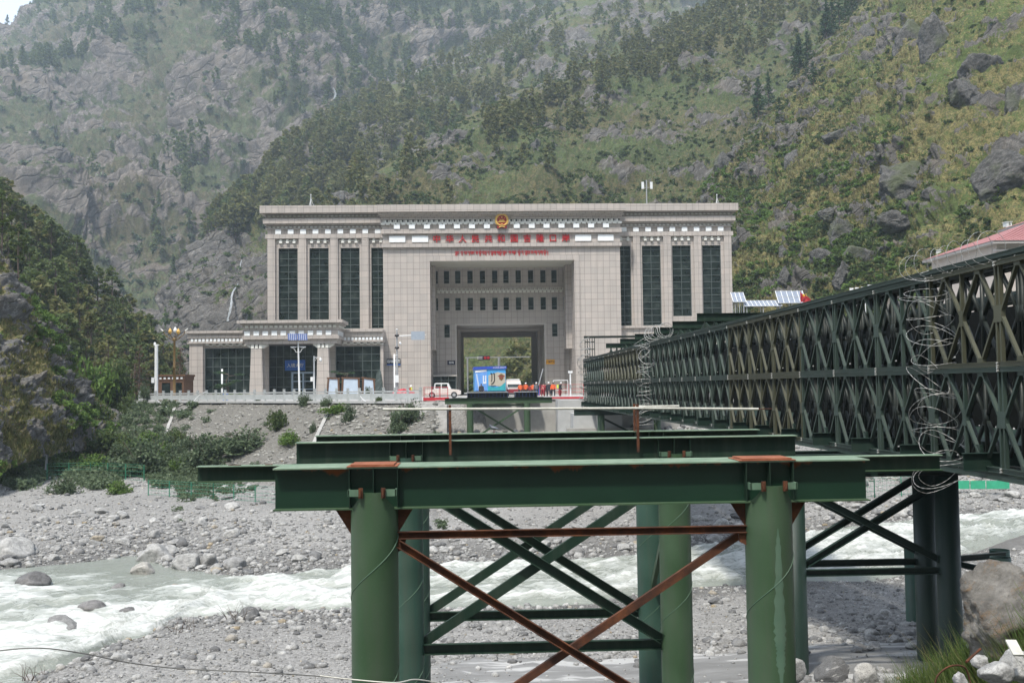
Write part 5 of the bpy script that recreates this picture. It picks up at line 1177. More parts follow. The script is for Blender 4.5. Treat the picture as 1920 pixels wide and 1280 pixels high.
# --- cover on the slopes
def pick(hn, n, dens, rs, smax=None):
    H = HILLS[hn]; ns = H['ns']; P = H['P'][:, :ns]; i = rs.randint(0, P.shape[0]-1, n); j = rs.randint(0, P.shape[1]-1, n)
    u, v = rs.uniform(0, 1, n)[:, None], rs.uniform(0, 1, n)[:, None]
    Q = P[i, j]*(1-u)*(1-v) + P[i+1, j]*u*(1-v) + P[i, j+1]*(1-u)*v + P[i+1, j+1]*u*v
    px, py, d = project(Q); k = (px > -60) & (px < 1980) & (py > -80) & (py < 1000)
    dd = dens(Q, px, py, H['rock'][i, j], H['dry'][i, j], H['S'][i, j]); k &= rs.uniform(0, 1, n) < dd
    return Q[k]
def nz(Q, s, o=0.0): return fbm(Q+o, s, 3)
H1 = lambda Q, px, py, r, d, S: np.clip((1-r)*(0.28+1.5*nz(Q, 14, 7))*(0.4+0.9*sstep(150, 520, py)), 0, 1)
Q = pick('near_hillside', 52000, H1, nr); s = nr.uniform(0.5, 1.4, len(Q)); scatter('hillside_shrubs', lite, Q-[0, 0, .15], s, M['leaf_bush'], full=False)
H1b = lambda Q, px, py, r, d, S: np.clip((1-r)*(0.08+2.2*nz(Q, 11, 31))*sstep(160, 400, py), 0, 1)
Q = pick('near_hillside', 26000, H1b, nr); s = nr.uniform(0.6, 1.7, len(Q)); scatter('bright_hillside_shrubs', lite, Q-[0, 0, .15], s, M['leaf_bright'], full=False)
H2 = lambda Q, px, py, r, d, S: np.clip((1-r)*(d*1.4-0.1), 0, 1)
Q = pick('near_hillside', 40000, H2, nr); s = nr.uniform(0.9, 1.9, len(Q)); scatter('hillside_dry_grass', tufts, Q-[0, 0, .1], s, M['grass_dry'], full=False, smooth=False)
Q = pick('grassy_spur', 52000, lambda Q, px, py, r, d, S: np.clip((1-0.8*r)*(0.15+1.3*nz(Q, 22, 3)), 0, 1), nr); s = nr.uniform(0.8, 1.9, len(Q)); scatter('spur_shrubs', lite, Q-[0, 0, .3], s, M['leaf_bush'], full=False)
Q = pick('forested_spur', 9000, lambda Q, px, py, r, d, S: np.clip((1-0.8*r)*(0.3+1.0*nz(Q, 30, 3)), 0, 1), nr); s = nr.uniform(1.2, 2.8, len(Q)); scatter('forest_floor_shrubs', lite, Q-[0, 0, .4], s, M['leaf_bush'], full=False)
Q = pick('far_mountain', 16000, lambda Q, px, py, r, d, S: np.clip((1-0.8*r)*(0.2+1.0*nz(Q, 60, 3)), 0, 1), nr); s = nr.uniform(2.0, 5.0, len(Q)); scatter('far_mountain_scrub', lite, Q-[0, 0, .6], s, M['leaf_grey'], full=False)
Q = pick('rocky_spur', 9000, lambda Q, px, py, r, d, S: np.clip((1-r)*(0.1+d), 0, 1), nr); s = nr.uniform(0.6, 1.2, len(Q)); scatter('spur_grass', tufts, Q-[0, 0, .1], s, M['grass_mixed'], full=False, smooth=False)
Q = pick('rocky_spur', 3800, lambda Q, px, py, r, d, S: np.clip((1-0.6*r)*(0.08+2.2*nz(Q, 9, 5)), 0, 1), nr); s = nr.uniform(0.4, 1.3, len(Q)); scatter('spur_bushes', bushes, Q-[0, 0, .2], s, M['leaf_bright'], full=False)
Q = pick('pine_spur', 2200, lambda Q, px, py, r, d, S: np.clip(0.5+1.5*nz(Q, 15, 5), 0, 1), nr); s = nr.uniform(0.6, 1.6, len(Q)); scatter('spur_undergrowth', lite, Q-[0, 0, .2], s, M['leaf_bright'], full=False)

# --- rock outcrops and boulders sitting on the near hillside
def crag(seed):
    V, Fc = ico(5); r_ = np.random.RandomState(seed); d = np.ones(len(V))
    for k in range(16):
        n = r_.normal(size=3); n /= np.linalg.norm(n); h = r_.uniform(0.45, 0.9); dot = V @ n; d = np.where(dot*d > h, h/np.maximum(dot, 1e-3), d)
    V = V*d[:, None]; s_ = V @ np.array([0.5, 0.2, 0.84])
    V = V*(1 + 0.30*fbm(V+seed*2.3, 0.8, 4, ridged=True)[:, None] + 0.10*fbm(V*np.array([1, 1, 2.5])+seed, 0.25, 3, ridged=True)[:, None]); return V*r_.uniform(0.85, 1.15, 3), Fc
m = mat('crag_rock', (0.2, 0.2, 0.19), 0.95, 0, 0.2); t = NT(m); p = t.pos(); n1 = t.noise(t.mapped(p, (0.7, 0.7, 1.5), (0, 0.55, 0)), 1.3, 10, 0.8); n2 = t.noise(p, 0.8, 10, 0.78); n3 = t.noise(p, 0.14, 4)
c = t.ramp(n1, [(0.3, (0.03, 0.03, 0.028)), (0.5, (0.10, 0.098, 0.093)), (0.68, (0.22, 0.215, 0.2))]); c = t.mix(t.ramp(n2, [(0.5, 0.0), (0.66, 0.5)]), c, (0.28, 0.27, 0.245)); c = t.mix(t.ramp(n3, [(0.52, 0.0), (0.66, 0.7)]), c, (0.10, 0.12, 0.05))
t.col(c); t.bump(t.math('ADD', n1, n2), 1.0, 0.7); M['crag'] = m
out_shapes = [crag(200+k) for k in range(6)]; out_me = [np_mesh('outcrop', V, Fc, M['crag'], smooth=True) for V, Fc in out_shapes]
def on_hill(hn, px, py):
    H = HILLS[hn]; d = (H['px']-px)**2 + (H['py']-py)**2; d[:, H['ns']:] = 1e9; k = np.unravel_index(np.argmin(d), d.shape); return Vector(H['P'][k])
for px, py, w_, h_, lb, rz in ((1705, 332, 112, 58, 'big pale overhanging boulder on the near hillside right of centre', 0.2), (1762, 75, 90, 95, 'tall dark split crag high on the right hillside', 1.2), (1712, 75, 60, 95, 'narrow crag left of the tall split crag', 0.5),
      (1870, 320, 105, 85, 'dark rounded crag at the right edge above the red roofs', 2.0), (1600, 250, 80, 45, 'pale slab outcrop in the middle of the hillside', 0.4), (1572, 432, 60, 48, 'dark leaning boulder above the solar panels', 0.9),
      (1608, 480, 52, 62, 'smooth grey upright boulder below the leaning one', 2.4), (1545, 480, 52, 42, 'flat topped rock with a mast foot on it', 1.9), (1690, 412, 62, 34, 'whitish boulder uphill from the red roof', 0.1),
      (1555, 395, 40, 28, 'slanted slab boulder near the upper path', 1.0), (1528, 405, 24, 30, 'small dark boulder left of the slanted slab', 1.4), (1555, 120, 60, 55, 'rugged outcrop below the dark firs', 2.2), (1492, 290, 40, 52, 'brown cliff block beside the yellow grass', 0.7),
      (1340, 290, 36, 48, 'dark tilted rock at the edge of the hillside', 0.2), (1632, 60, 48, 44, 'grey block left of the high crags', 1.7), (1560, 330, 40, 36, 'broken rock left of the big overhanging boulder', 2.9), (1810, 170, 70, 46, 'broad outcrop at the upper right', 0.8), (1905, 185, 46, 60, 'pale scarred rock face at the right edge', 0.3),
      (1470, 470, 22, 28, 'small upright stone near the building corner', 2.0), (1830, 120, 60, 60, 'netted dark crag at the upper right', 2.5)):
    p = on_hill('near_hillside', px, py); s = p.y/F
    o = link('outcrop', out_me[rnd.randrange(6)], p-Vector((0, 0, h_*s*0.3))); o.scale = (w_*s*0.6, w_*s*0.5, h_*s*0.66); o.rotation_euler = (rnd.uniform(-.2, .2), rnd.uniform(-.25, .25), rz); tag(o, lb, 'boulder')
for hn, cnt, s0, s1, seed in (('near_hillside', 110, 0.8, 2.6, 1), ('grassy_spur', 80, 1.4, 4.6, 2)):
    Q = pick(hn, 4000, lambda Q, px, py, r, d, S: np.clip(r*1.2-0.1+0.03, 0, 1), nr)[:cnt]
    for q in Q:
        s = s0+(s1-s0)*rnd.random()**2; o = link('outcrop', out_me[rnd.randrange(6)], q-np.array([0, 0, s*0.55])); o.scale = (s*rnd.uniform(.8, 1.5), s, s*rnd.uniform(.6, 1.2)); o.rotation_euler = (rnd.uniform(-.4, .4), rnd.uniform(-.4, .4), rnd.uniform(0, 6.3))
        opx, opy, _d = project(q[None]); zone = ('on the near right hillside ' if hn == 'near_hillside' else 'on the middle grassy slope ')+sector(opx[0], 500, ['above the left wing', 'above the portal', 'above the right wing', 'above the solar arrays', 'above the red roofs'], 270)+(' high up' if opy[0] < 190 else ' low down')
        tag(o, 'grey rock outcrop '+zone, 'rock', 'rock outcrops '+zone)

# ------------------------------------------------------------------ conifers
def conifer(seed, h=1.0, style='pine', leaves=700, lsize=0.045):
    """unit-height tree: returns trunk MB mesh data and crown arrays"""
    rs = np.random.RandomState(seed); b = MB(); bend = rs.normal(size=2)*0.02; n = 8
    pts = [(bend[0]*math.sin(k/n*3), bend[1]*math.sin(k/n*3.5), -0.03+k/n) for k in range(n+1)]; b.tube(pts, 0.02, 7, radii=[0.020*(1-k/n*0.85)+0.0015 for k in range(n+1)])
    C_ = []; nb = 34 if style == 'pine' else 52; z0 = 0.30 if style == 'pine' else 0.12
    for k in range(nb):
        f = (k+rs.uniform(0, 1))/nb; z = z0+(0.98-z0)*f; a = rs.uniform(0, 6.28)
        if style == 'pine': L = 0.21*(math.sin(math.pi*min(1, f*0.80+0.22))**0.7)*rs.uniform(0.55, 1.15)
        else: L = 0.23*(1-f)**0.85*rs.uniform(0.75, 1.1)+0.012
        up = rs.uniform(0.0, 0.35) if style == 'pine' else rs.uniform(-0.25, 0.05)
        e = np.array([math.cos(a)*L, math.sin(a)*L, L*up]); base = np.array([pts[int(z*n) if z*n < n else n][0], pts[min(n, int(z*n))][1], z])
        if L > 0.06: b.tube([base, base+e*0.9], 0.004, 4, caps=False, radii=[0.0045, 0.0015])
        m_ = max(4, int(leaves/nb*(0.4+L/0.2*0.7)))
        if style == 'pine': q = base+e*rs.uniform(0.75, 1.0) + blob_points(m_, rs, 0.062, 0.062, 0.04, 0.35)
        else: q = base + e*rs.uniform(0.15, 1.05, (m_, 1)) + rs.normal(size=(m_, 3))*np.array([0.018, 0.018, 0.010])
        C_.append(q)
    C_ = np.concatenate(C_); return b, leaf_quads(C_, lsize, rs, up=0.5, elong=1.9)
TREES = {}
for kind_, mt, n_, lv, ls in (('pine', 'leaf_pine', 4, 950, 0.034), ('olive', 'leaf_pine_olive', 3, 520, 0.045), ('fir', 'leaf_fir', 3, 1000, 0.034), ('dead', 'leaf_dead', 1, 420, 0.022)):
    TREES[kind_] = []
    for k in range(n_):
        b, (V, Fq) = conifer({'pine': 10, 'olive': 40, 'fir': 70, 'dead': 99}[kind_]+k, 1.0, 'fir' if kind_ in ('fir', 'dead') else 'pine', lv, ls)
        TREES[kind_].append((b.mesh('trunk', M['bark']), np_mesh('crown', V, Fq, M[mt])))
ntree = 0
def tree(kind_, p, h, name, label, group, w=1.0):
    global ntree
    if group:
        tpx, tpy, _d = project(np.array([tuple(p)])); tpx, tpy = tpx[0], tpy[0]
        if 'left spur' in group: zone = sector(tpx, 0, ['at the picture edge', 'above the rocky spur crest', 'above the gully', 'behind the camera mast', 'just left of the kiosk'], 62)+(', upper row' if tpy < 560+0.6*max(0, tpx-60) else ', lower row')
        elif 'middle spur' in group: zone = sector(tpx, 380, ['left of the building roof', 'above the left wing', 'above the portal', 'above the right wing'], 150)+(', high' if tpy < 300 else ', low')
        else: zone = 'near the frame top' if tpy < 90 else 'lower down'
        label = label+' '+zone; group = group+' '+zone
    tm, cm = TREES[kind_][rnd.randrange(len(TREES[kind_]))]; t_ = thing(name, label, 'tree', p, group, rnd.uniform(0, 6.28)); t_.scale = (h*w*rnd.uniform(.85, 1.2), h*w*rnd.uniform(.85, 1.2), h)
    link('trunk', tm, (0, 0, 0), t_); link('crown', cm, (0, 0, 0), t_); ntree += 1; return t_
# individual pines on the left spur
for px, py, hp, lb in ((12, 462, 112, 'tall dark pine with a long bare trunk at the left edge'), (54, 508, 92, 'crooked lone pine on the crest of the rocky spur')):
    p = at(px, py, 124 if px > 40 else 128); q = on_hill('rocky_spur', px, py); tree('pine', (q.x, q.y, q.z-0.3), hp*q.y/F*1.05, 'pine_tree', lb, None)
Q = pick('pine_spur', 4000, lambda Q, px, py, r, d, S: np.where(px < 340, 0.9, 0), nr); Q = Q[:125]
for q in Q: tree('pine' if rnd.random() < .72 else 'olive', q-np.array([0, 0, .4]), rnd.uniform(8, 13.5), 'pine_tree', 'dark green pine in the left wood', 'pines covering the left spur')
for k in range(26):                                       # along the crest
    px = 5+k*13+rnd.uniform(-5, 5); H = HILLS['pine_spur']; i = np.argmin(np.abs(H['px'][:, H['ns']-3]-px)); q = H['P'][i, H['ns']-3-rnd.randrange(6)]
    tree('pine', q-np.array([0, 0, .4]), rnd.uniform(8, 12), 'pine_tree', 'dark green pine in the left wood', 'pines covering the left spur')
for px, py, hp in ((1412, 205, 80), (1425, 190, 70), (1400, 210, 55), (1462, 225, 48), (1478, 115, 66), (1495, 128, 60), (1470, 130, 54), (1505, 105, 62), (1488, 120, 70), (1525, 160, 50), (1513, 150, 46), (1545, 45, 72), (1530, 55, 80), (1560, 35, 66), (1520, 40, 60), (1575, 20, 60), (1505, 50, 52), (1590, 18, 50)):
    q = on_hill('near_hillside', px, py); tree('fir', (q.x, q.y, q.z-0.5), hp*q.y/F, 'fir_tree', 'dark bluish fir on the right hillside', 'dark firs on the upper right hillside', 0.95)
for px, py, hp in ((262, 740, 110), (338, 745, 105)):
    p = at(px, py, 165); tree('dead', (p.x, p.y, -0.3), hp*165/F*0.95, 'dead_conifer', 'reddish brown dead conifer standing left of the building' if px < 300 else 'thin brown conifer behind the golden street lamp', None, 1.1)
def band(Q, px, py, r, d, S):
    return np.clip(0.95*sstep(95, 10, np.abs((py-400)+(px-430)*0.62)-20*nz(Q, 40)), 0, 1)*(r < 0.97)*((py < 455) | (px > 520))
Q = pick('forested_spur', 1500, band, nr)
order = np.argsort(Q[:, 1]); near = Q[order][:110]; rest = Q[order][110:]
for q in near: tree('olive' if rnd.random() < .75 else 'pine', q-np.array([0, 0, .5]), rnd.uniform(9, 15), 'pine_tree', 'olive brown pine on the middle spur', 'olive pines on the middle spur')
def simple_tree(seed, style, leaves):
    b, (V, Fq) = conifer(seed, 1.0, style, leaves, 0.085 if leaves < 200 else 0.06); return V, Fq
st_p = [simple_tree(300+k, 'pine', 150) for k in range(4)]; st_f = [simple_tree(320+k, 'fir', 170) for k in range(3)]
def forest(name, hn, n, dens, h0, h1, matl, shapes=st_p):
    Q = pick(hn, n, dens, nr); s = nr.uniform(h0, h1, len(Q)); o = scatter(name, shapes, Q-[0, 0, .6], s, M[matl], full=False, smooth=False); return o
forest('middle_spur_forest', 'forested_spur', 4200, lambda Q, px, py, r, d, S: np.clip(0.85*(r < 0.9)*sstep(-0.25, 0.2, nz(Q, 60, 9)+0.1)*((py < 450) | (px > 520)), 0, 1), 9, 15, 'leaf_pine_olive')
forest('middle_spur_dark_forest', 'forested_spur', 2600, lambda Q, px, py, r, d, S: np.clip(0.8*(r < 0.9)*sstep(-0.1, 0.25, nz(Q, 50, 77))*((py < 440) | (px > 520)), 0, 1), 9, 16, 'leaf_pine')
def fm(Q, px, py, r, d, S):
    right = sstep(-40, 60, px - (330 + 0.95*py)); patch = sstep(0.12, 0.35, nz(Q, 110, 15)); up = sstep(60, -20, py)*0.5
    return np.clip((0.8*right + 0.34*patch + up*0.8)*(1-0.75*r), 0, 0.95)
forest('far_mountain_forest', 'far_mountain', 13000, fm, 12, 22, 'leaf_pine', st_p+st_f)
forest('grassy_spur_pines', 'grassy_spur', 2600, lambda Q, px, py, r, d, S: np.clip(1.1*sstep(150, 20, py)+0.75*sstep(60, 10, np.abs(py-(395-0.42*(px-600))-40*nz(Q, 50)))*(px > 900)+0.16*sstep(0, .3, nz(Q, 40, 5)), 0, 1)*(1-0.7*r), 8, 14, 'leaf_pine_olive')
# ridge line against the sky
H = HILLS['far_mountain']
for px in (3, 14, 28, 38, 52, 57, 68, 80, 92):
    i = np.argmin(np.abs(H['px'][:, H['ns']-1]-px)); q = H['P'][i, H['ns']-1]; tree('fir', q-np.array([0, 0, 1.0]), rnd.uniform(10, 24), 'fir_tree', 'small dark fir on the skyline at top left', 'firs on the skyline', 1.0)

# ------------------------------------------------------------------ shrubs on the embankment and along its foot
bm_fine = {}
def shrub_mesh(seed, matl, clumps, leaves, size, spread):
    V, Fq = bush_shape(seed, clumps+6, leaves+20, size, spread, 0.34); return np_mesh('leaves', V, Fq, M[matl])
SH = {'grey': [shrub_mesh(500+k, 'leaf_grey', 20, 60, 0.075, (0.75, 0.75, 0.6)) for k in range(3)], 'green': [shrub_mesh(520+k, 'leaf_bush', 20, 56, 0.08, (0.75, 0.75, 0.6)) for k in range(3)], 'bright': [shrub_mesh(540+k, 'leaf_bright', 18, 50, 0.08, (0.75, 0.75, 0.6)) for k in range(3)]}
stem = MB()
for k in range(7): a = k*0.9; stem.tube([(0, 0, -0.2), (math.cos(a)*.2, math.sin(a)*.2, .35), (math.cos(a)*.5, math.sin(a)*.5, .75)], 0.015, 5, radii=[.02, .012, .005])
stem_me = stem.mesh('stems', M['bark'])
def shrub(px, py, wpx, hpx, kind_, label, group=None, y=None):
    if y is None:                                      # ground point seen at the pixel
        best = None
        for yy in np.arange(55, 135, 0.4):
            p = at(px, py, yy); g = float(ground(np.array([p.x]), np.array([yy]))[0])
            if p.z <= g: best = Vector((p.x, yy, g)); break
        if best is None: best = at(px, py, 118)
    else: best = at(px, py, y)
    s = best.y/F; t_ = thing('shrub', label, 'shrub', (best.x, best.y, best.z-0.05), group, rnd.uniform(0, 6.28)); t_.scale = (wpx*s*0.62, wpx*s*0.55, hpx*s*1.0)
    link('leaves', SH[kind_][rnd.randrange(3)], (0, 0, 0), t_); link('stems', stem_me, (0, 0, 0), t_); return t_
for a in ((766, 795, 60, 62, 'grey', 'big grey green shrub hanging under the end of the terrace railing'), (743, 812, 44, 48, 'grey', 'yellowish shrub low on the embankment above the pipe rail end'), (520, 806, 44, 50, 'green', 'tall rounded shrub growing alone in mid embankment'),
          (572, 762, 30, 34, 'grey', 'small shrub on the railing foot below the camera pole'), (612, 762, 26, 28, 'grey', 'small bushy plant on the railing foot left of the billboards'), (690, 752, 20, 34, 'grey', 'narrow upright weed at the railing below the carved stone'),
          (712, 758, 18, 18, 'green', 'tiny round shrub at the railing near the white pole'), (483, 755, 12, 14, 'green', 'tiny dark weed at the railing under the porch'), (632, 775, 60, 24, 'bright', 'spread of low green weeds below the billboards'),
          (655, 790, 30, 40, 'grey', 'thin pale shrub in the stones right of centre slope'), (587, 812, 16, 26, 'grey', 'slim shrub on the mid slope near the gully'), (296, 812, 18, 24, 'green', 'small dark shrub on the left part of the stone slope'),
          (545, 834, 52, 34, 'bright', 'bright green low shrub at the foot of the slope'), (455, 848, 110, 56, 'grey', 'wide dark grey green thicket at the slope foot'), (385, 872, 96, 70, 'grey', 'thicket spilling down left of the wide one'),
          (415, 850, 80, 40, 'green', 'rounded shrub between the two thickets'), (268, 890, 120, 82, 'grey', 'massive rounded grey green shrub left of the slope'), (200, 855, 90, 56, 'green', 'green shrub behind the massive one'), (175, 885, 80, 50, 'bright', 'light green bush behind the wire fence'),
          (120, 880, 70, 46, 'bright', 'yellow green bush right of the camera mast'), (225, 925, 50, 30, 'bright', 'small bright bush in front of the massive shrub'), (118, 925, 58, 40, 'grey', 'grey bush among the stones before the fence'), (20, 905, 60, 46, 'green', 'dark bush at the left edge by dead branches'),
          (45, 800, 56, 66, 'bright', 'leafy green bush at the foot of the rocky spur'), (70, 855, 80, 50, 'green', 'low bush left of the camera mast'), (172, 760, 95, 130, 'bright', 'tall bright green tree like bush behind the spur', None, 140), (222, 765, 70, 110, 'green', 'dense green bush in the gully left of the terrace', None, 142),
          (240, 780, 50, 50, 'green', 'mid green bush at the corner of the terrace', None, 138), (180, 800, 70, 60, 'green', 'green bush below the hanging cable', None, 125), (130, 830, 90, 60, 'green', 'broad bush at the foot of the rocky spur near the mast', None, 112), (270, 745, 22, 40, 'grey', 'pale bush against the end post of the railing', None, 133)):
    shrub(*a[:6], *(a[6:] if len(a) > 6 else ()))
for k in range(44):
    px = 20+k*7.6+rnd.uniform(-8, 8); py = 893-0.03*px+rnd.uniform(-48, 4) if px > 110 else 905+rnd.uniform(-50, 0); kd = rnd.choice(['grey', 'grey', 'green', 'bright'])
    col_ = {'grey': 'grey green', 'green': 'mid green', 'bright': 'fresh green'}[kd]; zone = sector(px, 0, ['below the rocky spur', 'round the leaning camera mast', 'behind the wire fence', 'at the left foot of the stone slope'], 90)
    shrub(px, py, rnd.uniform(38, 74), rnd.uniform(26, 50), kd, col_+' shrub in the thicket '+zone, 'shrubs in the thicket: '+col_+' '+zone)
Q = land(9000, -60, -2, 66, 140, lambda x, y: np.where((yedge(x)-y > 0.5), np.clip(0.22*sstep(0.1, .4, fbm(np.stack([x, y, 0*x], -1)+33, 8.0, 3))+0.5*sstep(16, 24, yedge(x)-y)*sstep(-18, -30, x)+0.5*(x < -44)+0.7*sstep(-14, -30, x)*sstep(17, 21, yedge(x)-y)*(y > 84)+0.5*sstep(-30, -42, x)*(y > 82), 0, 1), 0), nr); _qx, _qy, _ = project(Q); Q = Q[(_qy < 905+14*np.sin(_qx/23.0)) | (_qx > 330)]
scatter('embankment_weeds', bushes, Q, nr.uniform(0.25, 0.6, len(Q))*(1+1.6*sstep(-18, -30, Q[:, 0])*nr.uniform(0, 1, len(Q))), M['leaf_grey'], full=False)
# near bank at the lower right: big boulder, rubble, grass
p = at(1893, 1152, 12.0); V, Fc = crag(905); V = V*(1+0.04*fbm(V*3+2, 0.6, 4, ridged=True)[:, None])
m = mat('ochre_stained_boulder', (0.3, 0.28, 0.25), 0.9, 0, 0.25); t = NT(m); q_ = t.objco(); n1 = t.noise(q_, 1.4, 8, 0.7); n2 = t.noise(t.mapped(q_, (1, 1, 3), (.5, .4, 0)), 2.4, 8, 0.75)
c = t.ramp(n1, [(0.3, (0.05, 0.047, 0.042)), (0.5, (0.17, 0.16, 0.142)), (0.68, (0.33, 0.315, 0.285))]); c = t.mix(t.ramp(n2, [(0.54, 0.0), (0.66, 0.7)]), c, (0.19, 0.115, 0.055)); t.col(c); t.bump(t.math('ADD', n1, n2), 0.9, 0.12)
o = link('boulder', np_mesh('boulder', V, Fc, m, smooth=True), p); o.scale = (0.86, 0.7, 0.62); o.rotation_euler = (0.1, -0.15, 0.7); tag(o, 'very large ochre stained boulder on the near bank at the lower right corner', 'boulder')
for k, (px, py, y, s, lb) in enumerate(((1868, 1262, 9.6, 0.16, 'pale cracked rock in front of the large stained boulder'), (1800, 1275, 10.2, 0.10, 'grey rock beside the bent rusty rod'), (1908, 1248, 10.0, 0.15, 'light block of rubble at the right edge'), (1838, 1240, 10.8, 0.09, 'small rounded rock under the large stained boulder'), (1560, 1262, 26.2, 0.42, 'dark cracked rock in the rubble at the bottom edge'), (1620, 1270, 25.8, 0.4, 'angular rock at the bottom edge beneath the bridge'), (1490, 1258, 25.6, 0.3, 'white stone at the foot of the right hand pile'))):
    g = at(px, py, y); o = link('boulder', bmesh_[k % 8], g); o.scale = (s*1.2, s, s*0.7); o.rotation_euler = (k, 0.2*k, k*1.3); tag(o, lb, 'boulder')
def bankp(n, x0, x1, y0, y1):
    x = nr.uniform(x0, x1, n); y = nr.uniform(y0, y1, n); return np.stack([x, y, ground(x, y)], -1)
P5 = bankp(2600, 4.2, 11, 7.5, 16); sz = 0.02+0.16*nr.uniform(0, 1, len(P5))**3; scatter('rubble', small_rocks, P5, sz, M['stone'], flat=0.8)
blades = [tuft_shape(700+k, 26, 0.42, 0.006, 0.10) for k in range(6)]
P6 = bankp(2400, 4.6, 7.4, 8.8, 15.5); k = nr.uniform(0, 1, len(P6)) < sstep(1.5, 0.2, np.abs(P6[:, 0]-5.85)); P6 = P6[k]; scatter('bank_grass', blades, P6, nr.uniform(0.6, 1.5, len(P6)), M['grass_green'], full=False, smooth=False)
tall = [tuft_shape(720+k, 9, 0.85, 0.005, 0.08) for k in range(4)]; P7 = P6[::9]; scatter('tall_dry_stems', tall, P7, nr.uniform(0.6, 1.0, len(P7)), M['grass_dry'], full=False, smooth=False)
P8 = bankp(260, 5.2, 8.2, 9.0, 12.5); scatter('bank_herbs', bushes, P8, nr.uniform(0.07, 0.16, len(P8)), M['leaf_bright'], full=False)
# ------------------------------------------------------------------ terrace, railing, abutments
def noisy(name, a, b, sc=1.0, **k): return varied(name, a, b, sc, k.get('rough', 0.85), bump=0.25, bdist=0.02)
M['conc'] = noisy('weathered_concrete', (0.25, 0.245, 0.23), (0.38, 0.37, 0.345), 0.7)
M['conc_new'] = noisy('pale_cast_concrete', (0.34, 0.345, 0.34), (0.44, 0.445, 0.435), 0.8)
M['paving'] = noisy('terrace_paving', (0.27, 0.265, 0.255), (0.36, 0.355, 0.34), 0.5)
M['railstone'] = noisy('grey_rail_stone', (0.30, 0.32, 0.32), (0.42, 0.44, 0.44), 1.4)
ed = [(-47.3, 149.5), (-44.7, 135.0), (-24.1, 116.0), (-9.1, 101.0), (-3.4, 96.3), (-3.0, 96.9), (9.4, 96.9), (60, 104.0)]
q = MB(); vs = ed + [(60, 240), (-47.3, 240)]; q.prism(vs, 'z', -0.24, 0.0); o = q.build('paved_terrace', M['paving']); tag(o, kind='structure')
def seg_pts(a, b, step):
    a, b = Vector((*a, 0)), Vector((*b, 0)); n = max(1, int(round((b-a).length/step))); return [a.lerp(b, k/n) for k in range(n+1)]
rl = thing('stone_railing', 'long grey stone balustrade with square posts along the terrace edge above the embankment', 'railing', (-24.1, 116.0, 0))
line = []
for a, b in (((-44.6, 135.05), (-24.1, 116.15)), ((-24.1, 116.15), (-9.1, 101.15)), ((-9.1, 101.15), (-5.2, 97.8))): line += seg_pts(a, b, 1.95)[(1 if line else 0):]
for k, p in enumerate(line):
    b = MB(); b.cbox((p.x, p.y, 0.62), (0.24, 0.24, 1.24)); b.cbox((p.x, p.y, 1.06), (0.30, 0.30, 0.1)); b.cbox((p.x, p.y, 1.29), (0.29, 0.29, 0.1)); b.build('post', M['railstone'], rl, world=True)
    if k < len(line)-1:
        n_ = line[k+1]; b = MB(); b.bar(p+Vector((0, 0, .46)), n_+Vector((0, 0, .46)), 0.1, 0.62); b.build('panel', M['railstone'], rl, world=True); b = MB(); b.bar(p+Vector((0, 0, .95)), n_+Vector((0, 0, .95)), 0.17, 0.14); b.build('handrail', M['railstone'], rl, world=True)
q = MB()
for a, b in zip(line[:-1], line[1:]): q.bar(a+Vector((-.1, -.25, -.12)), b+Vector((-.1, -.25, -.12)), 0.5, 0.22)
o = q.build('terrace_kerb', M['conc_new']); tag(o, kind='structure')
# embankment drainage strip, concrete faces round the bridge seat
ab = thing('concrete_abutment', 'pale concrete retaining wall and bearing blocks below the gate beside the truss bridge', 'abutment', (3, 97, -3.2))
def cblock(name, x0, x1, y0, y1, z0, z1, m='conc', par=ab): b = MB(); b.box(x0, x1, y0, y1, z0, z1); return b.build(name, M[m], par, world=True)
cblock('retaining_wall', -3.6, 8.4, 96.5, 96.89, -4.5, -0.02); cblock('wall_cap', -3.7, 8.4, 96.4, 96.95, -0.015, 0.06)
cblock('bearing_block', at(1046, 770, 93.5).x, 10.2, 93.5, 96.48, -5, at(1060, 750, 93.5).z, 'conc_new')
cblock('lower_block', at(1075, 780, 90.5).x, 13.5, 90.5, 93.48, -6, at(1080, 775, 90.5).z, 'conc_new'); cblock('footing', at(1063, 805, 89.8).x, 16, 89.8, 90.48, -6.5, at(1070, 803, 89.8).z, 'conc')
cblock('pier_plinth', 11.6, 19.0, 91.5, 92.5, -4.5, -1.0, 'conc')
# shotcrete face left of the far trestle
def face(name, pts, label, matl):                     # pts px,py,Y quads grid rows
    V = np.array([[tuple(at(*p)) for p in row] for row in pts]); n0, n1 = V.shape[:2]
    t_, s_ = np.linspace(0, 1, 24), np.linspace(0, 1, 24); A = np.array([polyl(V[i], s_) for i in range(n0)]); G = np.array([polyl(A[:, j], t_) for j in range(24)]).transpose(1, 0, 2)
    Q = G.reshape(-1, 3); Q[:, 1] -= 0.35*fbm(Q, 1.6, 4, 0.6, ridged=True); G = Q.reshape(G.shape); back = G.copy(); back[..., 1] += 1.2; back[..., 2] -= 0.4
    VV_ = np.concatenate([G.reshape(-1, 3), back.reshape(-1, 3)]); N = 24; idx = np.arange(N*N).reshape(N, N); f1 = np.stack([idx[:-1, :-1], idx[:-1, 1:], idx[1:, 1:], idx[1:, :-1]], -1).reshape(-1, 4)
    rim = np.concatenate([idx[0], idx[1:, -1], idx[-1, ::-1][1:], idx[::-1, 0][1:-1]]); r2 = np.roll(rim, -1); f2 = np.stack([rim, r2, r2+N*N, rim+N*N], -1)
    o = link(name, np_mesh(name, VV_, np.concatenate([f1, f1[:, ::-1]+N*N, f2]), matl, smooth=True)); return tag(o, label, 'rock face')
